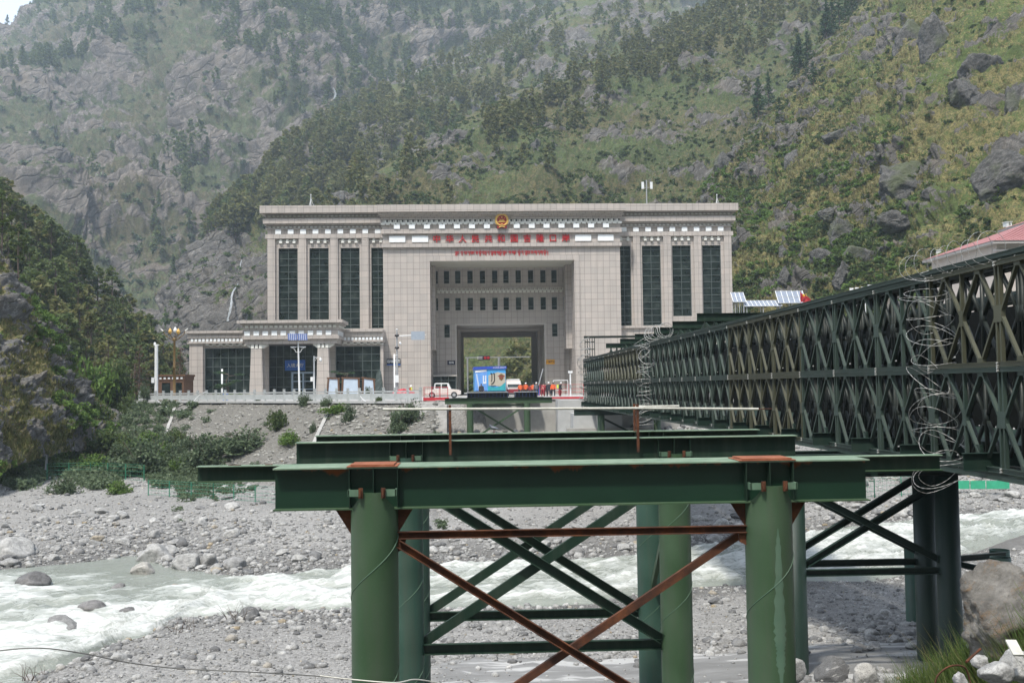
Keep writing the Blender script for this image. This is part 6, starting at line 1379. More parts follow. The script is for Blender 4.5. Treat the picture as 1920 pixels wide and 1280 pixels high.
face('shotcrete_face', [[(770, 752, 97.2), (800, 752, 96.8), (838, 752, 96.4)], [(775, 785, 93.5), (800, 788, 93.3), (838, 785, 93.0)], [(755, 816, 91), (800, 820, 91), (838, 812, 91)]], 'pale sprayed concrete face between the shrubs and the far trestle', noisy('rough_sprayed_concrete', (0.13, 0.127, 0.115), (0.27, 0.26, 0.24), 1.6))
q = MB()
for (xa, ya_), (xb, yb_) in (((-37.3, 126.0), (-33.6, 107.5)), ((-15.0, 105.5), (-15.5, 88.0))):
    q = MB(); P_ = [Vector((xa+(xb-xa)*k/14, ya_+(yb_-ya_)*k/14, float(ground(np.array([xa+(xb-xa)*k/14]), np.array([ya_+(yb_-ya_)*k/14]))[0])+.14)) for k in range(15)]
    for a_, b_ in zip(P_[:-1], P_[1:]): q.bar(a_, b_, .34, .16)
    o = q.build('drain_strip', M['conc']); tag(o, 'narrow pale concrete strip running down the '+('left' if xa < -30 else 'middle')+' part of the stone embankment', 'drain')
Q_ = np.stack([nr.uniform(-2.8, 9.0, 1300), nr.uniform(84, 95.5, 1300), np.zeros(1300)], -1); Q_[:, 2] = ground(Q_[:, 0], Q_[:, 1]); slabs = [rock_shape(2, 400+k, 1.0) for k in range(5)]
scatter('broken_rubble', slabs, Q_, 0.12+0.42*nr.uniform(0, 1, 1300)**2.5, M['stone'], smooth=False)
Q_ = np.stack([nr.uniform(12, 50, 1600), nr.uniform(80, 103, 1600), np.zeros(1600)], -1); Q_[:, 2] = ground(Q_[:, 0], Q_[:, 1]); scatter('riprap', slabs, Q_, 0.15+0.5*nr.uniform(0, 1, 1600)**2, M['stone'], smooth=False)

# ------------------------------------------------------------------ posts, lamps and signs on the terrace
GB = 0.0
def part(b, name, m, par, world=True): return b.build(name, M[m] if isinstance(m, str) else m, par, world=world)
M['gold_pole'] = varied('bronze_gold_lamp_paint', (0.12, 0.075, 0.025), (0.2, 0.13, 0.05), 3, 0.4, 0.2); M['wood'] = varied('brown_timber', (0.08, 0.04, 0.022), (0.14, 0.072, 0.038), 3, 0.7); M['solar'] = varied('solar_cells', (0.03, 0.05, 0.14), (0.06, 0.09, 0.2), 4, 0.2)
M['grey_paint'] = varied('grey_paint', (0.25, 0.26, 0.27), (0.36, 0.37, 0.38), 3, 0.5); M['red_paint'] = varied('red_barrier_paint', (0.35, 0.02, 0.03), (0.5, 0.04, 0.05), 3, 0.5); M['orange'] = varied('orange_fabric', (0.65, 0.1, 0.03), (0.8, 0.16, 0.05), 5, 0.7)
M['skin'] = varied('skin', (0.28, 0.15, 0.1), (0.34, 0.2, 0.14), 8, 0.6); M['cloth_dark'] = varied('dark_cloth', (0.02, 0.022, 0.03), (0.05, 0.05, 0.06), 6, 0.9); M['cloth_red'] = varied('maroon_cloth', (0.2, 0.02, 0.03), (0.3, 0.04, 0.05), 6, 0.9)
M['yellow'] = varied('lime_yellow_cloth', (0.5, 0.6, 0.08), (0.62, 0.72, 0.12), 6, 0.8); M['pale_blue'] = varied('pale_blue_board', (0.42, 0.5, 0.6), (0.5, 0.58, 0.68), 2, 0.5)
# gilded street lamp
y = 131.0; p = at(327, 703, y); t_ = thing('street_lamp', 'tall gilded street lamp with lotus shaped head behind the brown kiosk', 'street lamp', (p.x, y, 0)); zt = at(327, 640, y).z
b = MB(); b.lathe((p.x, y, 0), [(0.32, 0), (0.32, 0.5), (0.2, 0.6), (0.17, zt*0.55), (0.24, zt*0.56), (0.17, zt*0.58), (0.14, zt), (0.3, zt+0.3), (0.12, zt+0.5)], 12); part(b, 'pole', 'gold_pole', t_)
for k, (dx, dz, w_) in enumerate(((-1.4, 1.35, 0), (-0.5, 1.25, 1), (0.15, 1.4, 1), (0.55, 1.2, 1), (1.45, 1.35, 0))):
    b = MB(); b.tube([(p.x, y, zt), (p.x+dx*0.35, y-0.1, zt+0.35), (p.x+dx*0.8, y-0.15, zt+dz*0.6), (p.x+dx, y-0.2, zt+dz)], 0.06, 6); part(b, 'arm', 'gold_pole', t_)
    if w_: b = MB(); b.lathe((p.x+dx, y-0.2, zt+dz-0.35), [(0.02, 0), (0.22, 0.2), (0.26, 0.42), (0.1, 0.75), (0.0, 0.85)], 8, sm=False); part(b, 'lamp_shade', 'gold' if k != 2 else 'white_paint', t_)
    else: b = MB(); b.tube([(p.x+dx, y-0.2, zt+dz), (p.x+dx*1.25, y-0.2, zt+dz+0.35)], 0.09, 6, radii=[0.1, 0.03]); part(b, 'petal', 'dent', t_)
# white camera mast
y = 133.6; p = at(293, 735, y); t_ = thing('camera_mast', 'white camera mast at the left end of the terrace railing', 'mast', (p.x, y, 0)); zt = at(293, 648, y).z
b = MB(); b.lathe((p.x, y, 0), [(0.24, 0), (0.22, zt)], 16); part(b, 'pole', 'white_paint', t_); b = MB(); b.box(p.x-0.55, p.x-0.18, y-0.3, y-0.05, 1.9+0.5, 3.1); part(b, 'junction_box', 'white_paint', t_)
b = MB(); b.box(p.x-0.32, p.x+0.32, y-0.15, y+0.15, zt+0.003, zt+0.18); b.lathe((p.x-0.2, y, zt+0.18), [(0.15, 0), (0.15, 0.2), (0.0, 0.3)], 8); part(b, 'camera', 'white_paint', t_)
# brown kiosk
y = 137.0; x0, x1 = at(297, 720, y).x, at(345, 720, y).x; h = at(320, 702, y).z; t_ = thing('kiosk', 'small brown timber kiosk with a row of white squares under its flat roof', 'kiosk', ((x0+x1)/2, y, 0))
b = MB(); cut_wall(b, x0, x1, 0, h-0.75, y, y+0.15, [(x0+0.45, x0+1.6, 0.3, h-1.1), (x0+2.0, x0+3.15, 0.3, h-1.1)]); b.box(x1-0.15, x1, y+0.151, y+4.5, 0, h-0.75); b.box(x0, x0+0.15, y+0.151, y+4.5, 0, h-0.75); part(b, 'wall', 'wood', t_)
for xx in (x0+0.45, x0+2.0): b = MB(); b.box(xx+0.01, xx+1.14, y+0.08, y+0.1, 0.31, h-1.11); part(b, 'window', 'glass', t_)
b = MB(); b.box(x0-0.2, x1+0.2, y-0.2, y+4.7, h-0.25, h); b.box(x0-0.08, x1+0.08, y-0.08, y+4.6, h-0.75, h-0.252); part(b, 'roof', 'wood', t_)
for k in range(6): b = MB(); xx = x0+0.3+k*(x1-x0-0.6)/5; b.box(xx-0.14, xx+0.14, y-0.12, y-0.081, h-0.62, h-0.36); part(b, 'white_square', 'white_paint', t_)
# solar street lamp
y = 119.0; pb, pt_ = at(562, 742, y), at(559, 640, y); t_ = thing('solar_lamp', 'white solar street lamp with two blue panels standing in front of the porch', 'street lamp', (pb.x, y, 0))
b = MB(); b.tube([(pb.x, y, 0), (pt_.x, y, pt_.z)], 0.1, 12, radii=[0.13, 0.08]); part(b, 'pole', 'white_paint', t_)
for a_, e_ in ((541.5, 559), (560, 578)):
    c0, c1 = at(a_, 631.5, y), at(e_, 631.5, y); b = MB(); zc = c0.z; sg = -1 if a_ < 550 else 1
    b.add([(c0.x-0.05*0, y-0.5, zc-0.42), (c1.x, y-0.5, zc-0.42), (c1.x-0.2, y+0.3, zc+0.42), (c0.x-0.2, y+0.3, zc+0.42), (c0.x, y-0.46, zc-0.46), (c1.x, y-0.46, zc-0.46), (c1.x-0.2, y+0.34, zc+0.38), (c0.x-0.2, y+0.34, zc+0.38)], [(0, 1, 2, 3), (7, 6, 5, 4), (0, 4, 5, 1), (1, 5, 6, 2), (2, 6, 7, 3), (3, 7, 4, 0)]); o = part(b, 'solar_panel', 'solar', t_)
    g = MB()
    for k in range(1, 5): g.bar((c0.x+(c1.x-c0.x)*k/5, y-0.52, zc-0.41), (c0.x-0.2+(c1.x-c0.x)*k/5, y+0.28, zc+0.43), 0.02, 0.02)
    part(g, 'cell_grid', 'white_paint', o)
zz = at(560, 650, y).z; b = MB()
for s_ in (-1, 1): b.tube([(pt_.x, y, zz-0.62), (pt_.x+s_*0.28, y, zz-0.62), (pt_.x+s_*0.42, y, zz-0.3), (pt_.x+s_*0.85, y, zz)], 0.035, 6)
b.tube([(pt_.x-0.9, y, zz), (pt_.x+0.9, y, zz)], 0.035, 6); part(b, 'bracket', 'white_paint', t_)
for s_ in (-1, 1): b = MB(); b.box(pt_.x+s_*0.6-0.28, pt_.x+s_*0.6+0.28, y-0.12, y+0.12, zz-0.09, zz-0.04); part(b, 'lamp_head', 'white_paint', t_)
# camera pole with dome
y = 120.5; pb = at(589, 740, y); zt = at(589, 667, y).z; t_ = thing('camera_pole', 'short white pole with one arm and a hanging dome camera beside the porch column', 'camera pole', (pb.x, y, 0))
b = MB(); b.lathe((pb.x, y, 0), [(0.1, 0), (0.08, zt)], 10); part(b, 'pole', 'white_paint', t_); b = MB(); xe = at(601, 670, y).x; b.bar((pb.x, y, zt-0.2), (xe, y, zt-0.2), 0.07, 0.07); b.bar((pb.x, y, zt-0.7), (pb.x+0.4, y, zt-0.22), 0.04, 0.04); part(b, 'arm', 'white_paint', t_)
b = MB(); b.lathe((xe, y, zt-0.75), [(0.0, 0), (0.14, 0.08), (0.16, 0.2), (0.13, 0.42), (0.03, 0.52)], 10); part(b, 'dome_camera', 'white_paint', t_); b = MB(); b.box(pb.x-0.42, pb.x-0.1, y-0.1, y+0.1, zt*0.42, zt*0.42+0.55); part(b, 'control_box', 'white_paint', t_)
# pole with road sign arm
y = 110.0; pb = at(745, 742, y); zt = at(745, 622, y).z; t_ = thing('sign_gantry_pole', 'tall thin pole with a long sign arm in front of the left tower', 'pole', (pb.x, y, 0))
b = MB(); b.tube([(pb.x, y, 0), (pb.x, y, zt)], 0.1, 12, radii=[0.14, 0.08]); part(b, 'pole', 'grey_paint', t_); za = at(745, 630, y).z; xe = at(799, 628, y).x; b = MB(); b.tube([(pb.x, y, za), (xe, y, za+0.12)], 0.06, 8, radii=[0.07, 0.04]); part(b, 'arm', 'white_paint', t_)
b = MB(); b.box(at(771, 630, y).x, at(796.5, 630, y).x, y-0.12, y-0.08, za-0.45, za+0.5); part(b, 'sign_back', varied('grey_blue_sign_back', (0.28, 0.32, 0.38), (0.34, 0.39, 0.45), 3, 0.4), t_)
for zz, m_ in ((zt-0.55, 'black'), (zt-1.9, 'black')): b = MB(); b.lathe((pb.x, y, zz), [(0.12, 0), (0.26, 0.08), (0.26, 0.2), (0.12, 0.3)], 10); part(b, 'clamp_ring', m_, t_)
b = MB(); b.lathe((pb.x+0.35, y, zt-1.45), [(0.0, 0), (0.14, 0.1), (0.12, 0.3), (0, 0.36)], 8); part(b, 'dome_camera', 'white_paint', t_); b = MB(); b.lathe((pb.x, y, zt), [(0.05, 0), (0.05, 0.2), (0.22, 0.25), (0.0, 0.35)], 8); part(b, 'antenna', 'white_paint', t_)
b = MB(); b.box(pb.x-0.18, pb.x+0.18, y-0.34, y-0.15, 1.9, 2.7); part(b, 'control_box', 'white_paint', t_)
y = 108.0; pb = at(740, 742, y); zt = at(740, 664, y).z; b = MB(); b.lathe((pb.x, y, 0), [(0.09, 0), (0.08, zt), (0.0, zt+0.03)], 10); b.bar((pb.x, y, zt-0.08), (pb.x+0.35, y, zt-0.08), 0.05, 0.05); o = b.build('white_post', M['white_paint'], origin=(pb.x, y, 0)); tag(o, 'plain white post just left of the tall sign arm pole', 'post')
y = 137.5; pb = at(416.5, 740, y); zt = at(416.5, 692, y).z; b = MB(); b.lathe((pb.x, y, 0), [(0.12, 0), (0.12, zt), (0.0, zt+0.05)], 10); o = b.build('white_post', M['white_paint'], origin=(pb.x, y, 0)); tag(o, 'white and black banded post in front of the left glass wall', 'post')
# signs on the building
def plate(name, px0, px1, py0, py1, y, m_, label, words=None, wc='white_paint', sub=None, size=None):
    a, b_ = at(px0, py0, y), at(px1, py1, y); t_ = thing(name, label, 'sign', ((a.x+b_.x)/2, y, b_.z)); q = MB(); q.box(a.x, b_.x, y-0.08, y, b_.z, a.z); part(q, 'panel', m_, t_)
    if words: text('lettering', words, t_, 0, -0.1, (a.z-b_.z)*0.5, size or (a.z-b_.z)*0.55, 0.006, M[wc], 0.012)
    if sub: q = MB(); q.box(a.x, b_.x, y-0.085, y-0.081+0.002, b_.z-0.16, b_.z-0.003); part(q, 'base_strip', sub, t_)
    return t_
plate('wall_sign', 725, 751, 672.5, 682.3, 149.93, 'black', 'black sign with white characters and a blue strip on the left tower', '边境检查', sub='blue', size=0.5)
plate('wall_sign', 839, 853.5, 676, 683.5, 149.93+YR-0.3, 'navy', 'small navy sign inside the portal on its left side', '出境', size=0.4)
plate('wall_sign', 1024, 1040, 674.3, 682.3, 149.93+YR-0.3, varied('amber_sign_face', (0.65, 0.3, 0.01), (0.72, 0.36, 0.02), 3, 0.5), 'small amber sign inside the portal on its right side', '入境通道', 'wood', size=0.36)
plate('white_notice', 845, 852, 711, 723, 157.0, 'white_paint', 'white notice board by the glass vestibule in the portal')
# glass vestibule in the portal
y = 156.0; x0, x1 = at(813, 720, y).x, at(855, 720, y).x; h = at(830, 703, y).z; t_ = thing('vestibule', 'small flat roofed glazed vestibule against the recessed wall left of the passage', 'vestibule', ((x0+x1)/2, y, 0))
b = MB()
for k in range(4): xx = x0+(x1-x0)*k/3; b.box(xx-0.06, xx+0.06, y-0.06, y+0.06, 0, h-0.2)
b.box(x0, x1, y-0.05, y+0.05, h*0.72, h*0.72+0.12); part(b, 'frame', 'alu', t_); b = MB(); b.box(x0, x1, y+0.061, y+0.08, 0.05, h-0.2); part(b, 'pane', 'glass', t_); b = MB(); b.box(x0-0.1, x1+0.2, y-0.5, YB+YR-0.35, h-0.197, h); part(b, 'roof', 'trim', t_)
# billboards and carved stone
y = 124.0
for k, (a0, a1, b0, b1, t0, t1, lb) in enumerate(((616, 634.5, 613, 636, 708.5, 709.5, 'leftmost of the three brown framed notice boards, slanted'), (642, 672, 641, 673.5, 708, 709, 'widest, middle one of the three brown framed notice boards'), (681, 701, 680, 704, 707.5, 711.5, 'rightmost of the three brown framed notice boards'))):
    A, B, Cc, D = at(b0, 742, y), at(b1, 742, y), at(a1 if k != 1 else b1-1, t1, y), at(a0 if k != 1 else b0+2, t0, y)
    t_ = thing('notice_board', lb, 'notice board', ((A.x+B.x)/2, y, 0)); q = MB(); q.prism([(A.x, 0), (B.x, 0), (Cc.x, Cc.z), (D.x, D.z)], 'y', y-0.05, y+0.05); part(q, 'board', 'pale_blue', t_)
    q = MB()
    for u_, v_ in (((A.x, 0), (D.x, D.z)), ((B.x, 0), (Cc.x, Cc.z))): q.bar((u_[0], y, u_[1]), (v_[0], y, v_[1]), 0.22, 0.22, (0, 1, 0))
    q.bar((D.x-0.2, y, D.z), (Cc.x+0.2, y, Cc.z), 0.24, 0.2); q.bar((A.x, y-0.06, 0.45), (B.x, y-0.06, 0.45), 0.1, 0.12); part(q, 'frame', 'wood', t_)
y = 121.0; a, b_ = at(703.5, 742, y), at(718.5, 742, y); zt = at(711, 692.5, y).z; q = MB(); w_ = b_.x-a.x; pr = [(a.x, 0), (b_.x, 0), (b_.x-0.05, zt*0.55), (b_.x-0.25*w_, zt*0.93), (b_.x-0.45*w_, zt), (a.x+0.2*w_, zt*0.88), (a.x+0.02, zt*0.5)]; q.prism(pr, 'y', y-0.2, y+0.2)
m = mat('dark_green_slate', (0.06, 0.08, 0.075), 0.5, 0, 0.4); tt = NT(m); pp = tt.pos(); n_ = tt.noise(tt.mapped(pp, (1, 1, 4), (0, 0.9, 0)), 1.2, 7, 0.7); tt.col(tt.ramp(n_, [(0.4, (0.035, 0.05, 0.047)), (0.6, (0.08, 0.1, 0.095)), (0.7, (0.22, 0.25, 0.24))])); o = q.build('standing_stone', m); tag(o, 'upright dark slate stone with pale veins beside the notice boards', 'stone')
# cloud pruned pines
def bonsai(px, y, w_, label, ztop):
    p = at(px, 741, y); t_ = thing('cloud_pine', label, 'tree', (p.x, y, 0)); b = MB(); b.tube([(p.x-0.3, y, 0), (p.x, y, ztop*0.4), (p.x-0.3, y, ztop*0.65), (p.x+0.1, y, ztop*0.9)], 0.12, 8, radii=[.16, .12, .09, .04])
    rs = np.random.RandomState(int(px)); Vs, Fs, off = [], [], 0
    for k in range(9):
        c = np.array([p.x+rs.uniform(-w_, w_), y+rs.uniform(-.8, .8), ztop*rs.uniform(0.45, 1.0)]); b.tube([(p.x, y, c[2]-0.25), c-[0, 0, .1]], 0.04, 5, radii=[.05, .02]); v, f = leaf_quads(c+blob_points(110, rs, 0.75, 0.6, 0.16, 0.3), 0.13, rs); Vs.append(v); Fs.append(f+off); off += len(v)
    part(b, 'trunk', 'bark', t_); o = link('foliage', np_mesh('foliage', np.concatenate(Vs)-np.array([p.x, y, 0]), np.concatenate(Fs), M['leaf_fir']), (0, 0, 0), t_)
bonsai(428, 135.0, 1.6, 'dark cloud pruned pine in front of the left glass wall', at(428, 697, 135).z); bonsai(652, 131.0, 1.9, 'green cloud pruned pine behind the brown notice boards', at(652, 694, 131).z)
V, Fq = bush_shape(77, 40, 60, 0.12, (3.4, 0.5, 0.3), 0.3); p = at(430, 741, 134); o = link('hedge', np_mesh('hedge', V, Fq, M['leaf_bright']), (p.x, 133.5, 0.4)); tag(o, 'low clipped hedge in front of the left glass wall', 'hedge')
q = MB(); q.box(p.x-3.6, p.x+3.6, 133.0, 134.2, 0, 0.45); o = q.build('planter', M['conc']); tag(o, 'long low stone planter under the clipped hedge', 'planter')
q = MB(); p = at(422, 736, 130); q.box(p.x-0.3, p.x+0.3, 130, 130.5, 0.004, 0.9); q.box(p.x-0.34, p.x+0.34, 129.96, 130.54, 0.9, 0.98); o = q.build('blue_bin', M['blue']); tag(o, 'small blue bin behind the railing below the hedge', 'bin')

# ------------------------------------------------------------------ people
def person(px, y, h, top_m, leg_m, label, facing=0.0, helmet=None, bag=None, lean=0.0, zf=0.0, arms=(0.1, -0.1)):
    p = at(px, 741, y); t_ = thing('person', label, 'person', (p.x, y, zf), 'people waiting before the gate' if False else None, facing); t_['group'] = 'people at the gate'
    J = [(0, 0, .52), (0, 0, .66), (0, -.01*1-lean*.2, .80), (0, -lean*.3, .86), (0, -.02-lean*.4, .93), (.095, 0, .50), (.10, -.03, .28), (.10, 0, .035), (.10, -.07, .015), (-.095, 0, .50), (-.10, .04, .28), (-.10, .03, .035), (-.10, -.04, .015),
         (.105, -lean*.25, .80), (.15, -.02, .64), (.15+arms[0]*.3, -.1, .49), (-.105, -lean*.25, .80), (-.15, -.02, .64), (-.15+arms[1]*.3, -.1, .49), (.155+arms[0]*.3, -.12, .44), (-.155+arms[1]*.3, -.12, .44)]
    E_ = [(0, 1), (1, 2), (2, 3), (3, 4), (0, 5), (5, 6), (6, 7), (7, 8), (0, 9), (9, 10), (10, 11), (11, 12), (2, 13), (13, 14), (14, 15), (15, 19), (2, 16), (16, 17), (17, 18), (18, 20)]
    Rr = [.085, .08, .085, .035, .055, .058, .042, .028, .022, .058, .042, .028, .022, .04, .03, .022, .04, .03, .022, .018, .018]
    me = bpy.data.meshes.new('body'); me.from_pydata([(a*h, b*h, c*h) for a, b, c in J], E_, []); me.materials.append(M['skin']); o = bpy.data.objects.new('body', me); C.objects.link(o); o.parent = t_
    sk = o.modifiers.new('skin', 'SKIN'); sk.use_smooth_shade = True
    for i, r in enumerate(Rr): me.skin_vertices[0].data[i].radius = (r*h*1.0, r*h*(0.75 if i in (0, 1, 2) else 1.0))
    me.skin_vertices[0].data[0].use_root = True; ss = o.modifiers.new('sub', 'SUBSURF'); ss.levels = 1; ss.render_levels = 1
    def cyl(name, z0, z1, r0, r1, m_, cx=0, cy=0, sq=0.72, n=14):
        b = MB(); k = 5; b.v = []; vs = [(cx*h+(r0+(r1-r0)*i/k)*h*math.cos(2*math.pi*j/n), cy*h+(r0+(r1-r0)*i/k)*h*sq*math.sin(2*math.pi*j/n)-lean*h*.3*(i/k)*(z0 > .45), (z0+(z1-z0)*i/k)*h) for i in range(k+1) for j in range(n)]
        b.add(vs, [(i*n+j, i*n+(j+1) % n, (i+1)*n+(j+1) % n, (i+1)*n+j) for i in range(k) for j in range(n)], 0, True); b.add(vs[:n], [tuple(range(n-1, -1, -1))]); b.add(vs[-n:], [tuple(range(n))]); return b.build(name, M[m_] if isinstance(m_, str) else m_, t_)
    cyl('jacket', .50, .84, .125, .135, top_m)
    for s_ in (-1, 1):
        b = MB(); b.tube([(s_*.125*h, -lean*.25*h, .81*h), (s_*.155*h, -.02*h, .64*h), ((s_*.155+(arms[0] if s_ > 0 else arms[1])*.3)*h, -.1*h, .5*h)], .04*h, 8, radii=[.052*h, .042*h, .034*h]); b.build('sleeve', M[top_m] if isinstance(top_m, str) else top_m, t_)
        b = MB(); b.tube([(s_*.07*h, 0, .54*h), (s_*.098*h, -.03*h*s_, .28*h), (s_*.1*h, 0, .05*h)], .06*h, 8, radii=[.085*h, .06*h, .046*h]); b.build('trouser_leg', M[leg_m], t_)
    b = MB(); b.lathe((0, -.02*h-lean*.4*h, .925*h), [(.066*h, 0), (.07*h, .03*h), (.055*h, .065*h), (0, .08*h)], 12); b.build('helmet' if helmet else 'hair', M[helmet or 'black'], t_)
    if bag: b = MB(); b.cbox((0, .13*h, .7*h), (.22*h, .12*h, .26*h)); b.build('backpack', M[bag], t_)
    return t_
M['shirt_grey'] = varied('grey_shirt', (0.1, 0.1, 0.12), (0.16, 0.16, 0.18), 5, 0.9)
person(902.5, 122, 1.68, 'cloth_dark', 'cloth_dark', 'person in dark clothes standing in front of the blue painted truck', 0.2)
person(976, 128, 1.72, 'orange', 'cloth_dark', 'leftmost person in an orange jacket with white helmet beside the truck', 3.3, 'white_paint')
person(986, 128.6, 1.78, 'orange', 'cloth_dark', 'second orange jacketed worker with white helmet from the left', 2.9, 'white_paint')
person(995, 128, 1.55, 'cloth_red', 'cloth_dark', 'short person in dark red behind the small module stack', 3.1)
person(1000, 127, 1.72, 'orange', 'cloth_dark', 'orange jacketed person without helmet near the leaning boom', 2.7)
person(1006, 126.5, 1.80, 'shirt_grey', 'cloth_dark', 'tall person in grey shirt under the raised barrier boom', 3.4, 'white_paint')
person(1018, 125, 1.66, 'cloth_red', 'cloth_red', 'person in maroon clothes bending beside the fence', 2.6, None, None, 0.35)
person(1023.5, 125.6, 1.66, 'cloth_red', 'cloth_dark', 'person in maroon top next to the bending one', 3.6)
person(1029, 125, 1.80, 'cloth_dark', 'cloth_dark', 'person in black clothes with pale helmet at the fence', 3.0, 'white_paint')
person(1037.3, 125, 1.76, 'orange', 'cloth_dark', 'person with orange jacket and backpack standing apart at right', 0.1, None, 'orange')
person(1050, 124, 1.76, 'cloth_dark', 'cloth_red', 'rightmost person carrying a lime yellow bag on the back', 1.2, 'white_paint', 'yellow', 0.15)
person(765, 110.5, 1.5, 'orange', 'orange', 'worker in orange bending over the red tarpaulin', 1.2, 'white_paint', None, 0.5)
person(769, 111.5, 1.6, 'yellow', 'cloth_dark', 'worker in a lime vest behind the red tarpaulin', 2.2, 'white_paint', None, 0.2)

# ------------------------------------------------------------------ vehicles
def car(name, label, x0, x1, y, body_m, hgt=1.85, flip=1):
    L = x1-x0; cx = (x0+x1)/2; t_ = thing(name, label, 'car', (cx, y, 0)); f = lambda u: cx+flip*(u-0.5)*L; wd = 1.78
    b = MB(); pr = [(f(0.0), .55), (f(0.01), 1.05), (f(0.30), 1.10), (f(0.70), 1.10), (f(0.94), 1.0), (f(1.0), .8), (f(1.0), .45), (f(0.9), .36), (f(0.08), .36)]; b.prism(pr, 'y', y, y+wd); part(b, 'body', body_m, t_)
    b = MB(); pr = [(f(0.24), 1.105), (f(0.27), hgt-.05), (f(0.32), hgt), (f(0.62), hgt), (f(0.66), hgt-.06), (f(0.73), 1.105)]; b.prism(pr, 'y', y+0.08, y+wd-.08); part(b, 'cab', 'white_paint', t_)
    for u0, u1 in ((0.29, 0.44), (0.465, 0.62)): b = MB(); b.box(*sorted((f(u0), f(u1))), y+0.065, y+0.078, 1.2, hgt-.14); part(b, 'side_window', 'glass', t_)
    b = MB(); b.prism([(f(0.672), hgt-.1), (f(0.738), 1.14), (f(0.742), 1.16), (f(0.678), hgt-.08)], 'y', y+.16, y+wd-.16); part(b, 'windscreen', 'glass', t_)
    for u in (0.19, 0.81):
        for yy in (y-.02, y+wd-.2):
            b = MB(); vs = []; b.tube([(f(u), yy, .38), (f(u), yy+.22, .38)], .38, 20); w_ = part(b, 'wheel', 'black', t_); b = MB(); b.tube([(f(u), yy-.012, .38), (f(u), yy-.002, .38)], .2, 14); part(b, 'rim', 'grey_paint', w_)
    b = MB(); b.box(*sorted((f(.985), f(1.004))), y+.1, y+.45, .72, .9); part(b, 'headlight', 'white_paint', t_); return t_
M['pinkwhite'] = varied('dusty_pale_car_paint', (0.55, 0.48, 0.44), (0.66, 0.6, 0.56), 2, 0.35)
car('pickup_car', 'dusty white pickup seen side on behind the red fence left of the passage', at(797, 730, 122).x, at(864, 730, 122).x, 122, 'pinkwhite')
x0, x1 = at(949.5, 730, 134).x, at(977, 730, 134).x; w_ = x1-x0; cx = (x0+x1)/2
t_ = thing('minibus', 'pale minibus facing the camera between the painted truck and the orange workers', 'minibus', (cx, 134, 0)); b = MB()
b.prism([(134.0, .4), (134.0, 1.15), (134.25, 2.0), (134.6, 2.15), (138.5, 2.15), (138.6, .4)], 'x', x0, x1) if False else b.add([(x0, 134, .4), (x1, 134, .4), (x1, 134, 1.15), (x0, 134, 1.15), (x0+.06, 134.35, 2.1), (x1-.06, 134.35, 2.1), (x0+.06, 138.5, 2.15), (x1-.06, 138.5, 2.15), (x0, 138.6, .4), (x1, 138.6, .4)], [(0, 1, 2, 3), (3, 2, 5, 4), (4, 5, 7, 6), (6, 7, 9, 8), (0, 3, 4, 6, 8), (1, 9, 7, 5, 2), (0, 8, 9, 1)])
part(b, 'body', 'pinkwhite', t_); b = MB(); b.add([(x0+.18, 134.04, 1.22), (x1-.18, 134.04, 1.22), (x1-.22, 134.32, 1.98), (x0+.22, 134.32, 1.98)], [(0, 1, 2, 3)]); 
b = MB(); b.prism([(134.0, 1.2), (134.31, 1.95), (134.36, 1.95), (134.08, 1.2)], 'x', x0+.18, x1-.18); part(b, 'windscreen', 'glass', t_); b = MB(); b.box(x0+.05, x1-.05, 133.95, 134.0, .45, .95); part(b, 'bumper', 'cloth_red', t_)
for s_ in (x0+.25, x1-.25): b = MB(); b.tube([(s_, 133.93, 1.02), (s_, 134.0, 1.02)], .12, 12); part(b, 'headlight', 'white_paint', t_); b = MB(); b.tube([(s_-.1, 134.9, .36), (s_+.1, 134.9, .36)], .36, 16); part(b, 'wheel', 'black', t_)
b = MB(); b.box(x0+.15, x1-.15, 134.7, 138.2, 2.16, 2.3); part(b, 'roof_rack', 'white_paint', t_)
# painted truck
y = 126.0; xa, xm, xb = at(890.5, 700, y+3).x, at(914, 700, y).x, at(948, 700, y).x; zt = at(930, 686.5, y).z; t_ = thing('painted_truck', 'tall truck body painted bright blue with a black J mark and a crest', 'truck', ((xm+xb)/2, y, 0))
M['t_blue'] = varied('sky_blue_truck_paint', (0.05, 0.28, 0.6), (0.08, 0.36, 0.7), 2, 0.35); M['t_blue2'] = varied('mid_blue_truck_paint', (0.10, 0.26, 0.62), (0.16, 0.36, 0.75), 2, 0.35); M['t_deep'] = varied('deep_blue_truck_paint', (0.02, 0.05, 0.35), (0.03, 0.08, 0.42), 2, 0.4); M['t_tan'] = varied('sand_truck_paint', (0.36, 0.33, 0.27), (0.44, 0.4, 0.33), 3, 0.5); M['t_teal'] = varied('teal_truck_paint', (0.02, 0.25, 0.3), (0.03, 0.32, 0.36), 3, 0.5)
b = MB(); b.prism([(xm, y), (xb, y), (xb-.3, y+7.5), (xa-.2, y+7.5), (xa, y+3)], 'z', 0.75, zt-0.35); part(b, 'box_body', 't_blue', t_)
b = MB(); b.prism([(xm-.12, y-.12), (xb+.12, y-.12), (xb-.2, y+7.6), (xa-.3, y+7.6), (xa-.12, y+3)], 'z', zt-0.347, zt); part(b, 'roof_rim', 't_deep', t_)
X = lambda u: xm+(xb-xm)*u; Z = lambda v: 0.75+(zt-.35-.75)*v
b = MB(); b.prism([(X(.05), Z(.25)), (X(.98), Z(.2)), (X(.98), Z(.8)), (X(.55), Z(.86)), (X(.05), Z(.72))], 'y', y-.03, y-.004); part(b, 'sand_field', 't_tan', t_)
b = MB(); b.prism([(X(.02), Z(.02)), (X(.98), Z(.02)), (X(.98), Z(.4)), (X(.75), Z(.24)), (X(.5), Z(.16)), (X(.02), Z(.22))], 'y', y-.045, y-.031); part(b, 'teal_wave', 't_teal', t_)
b = MB()
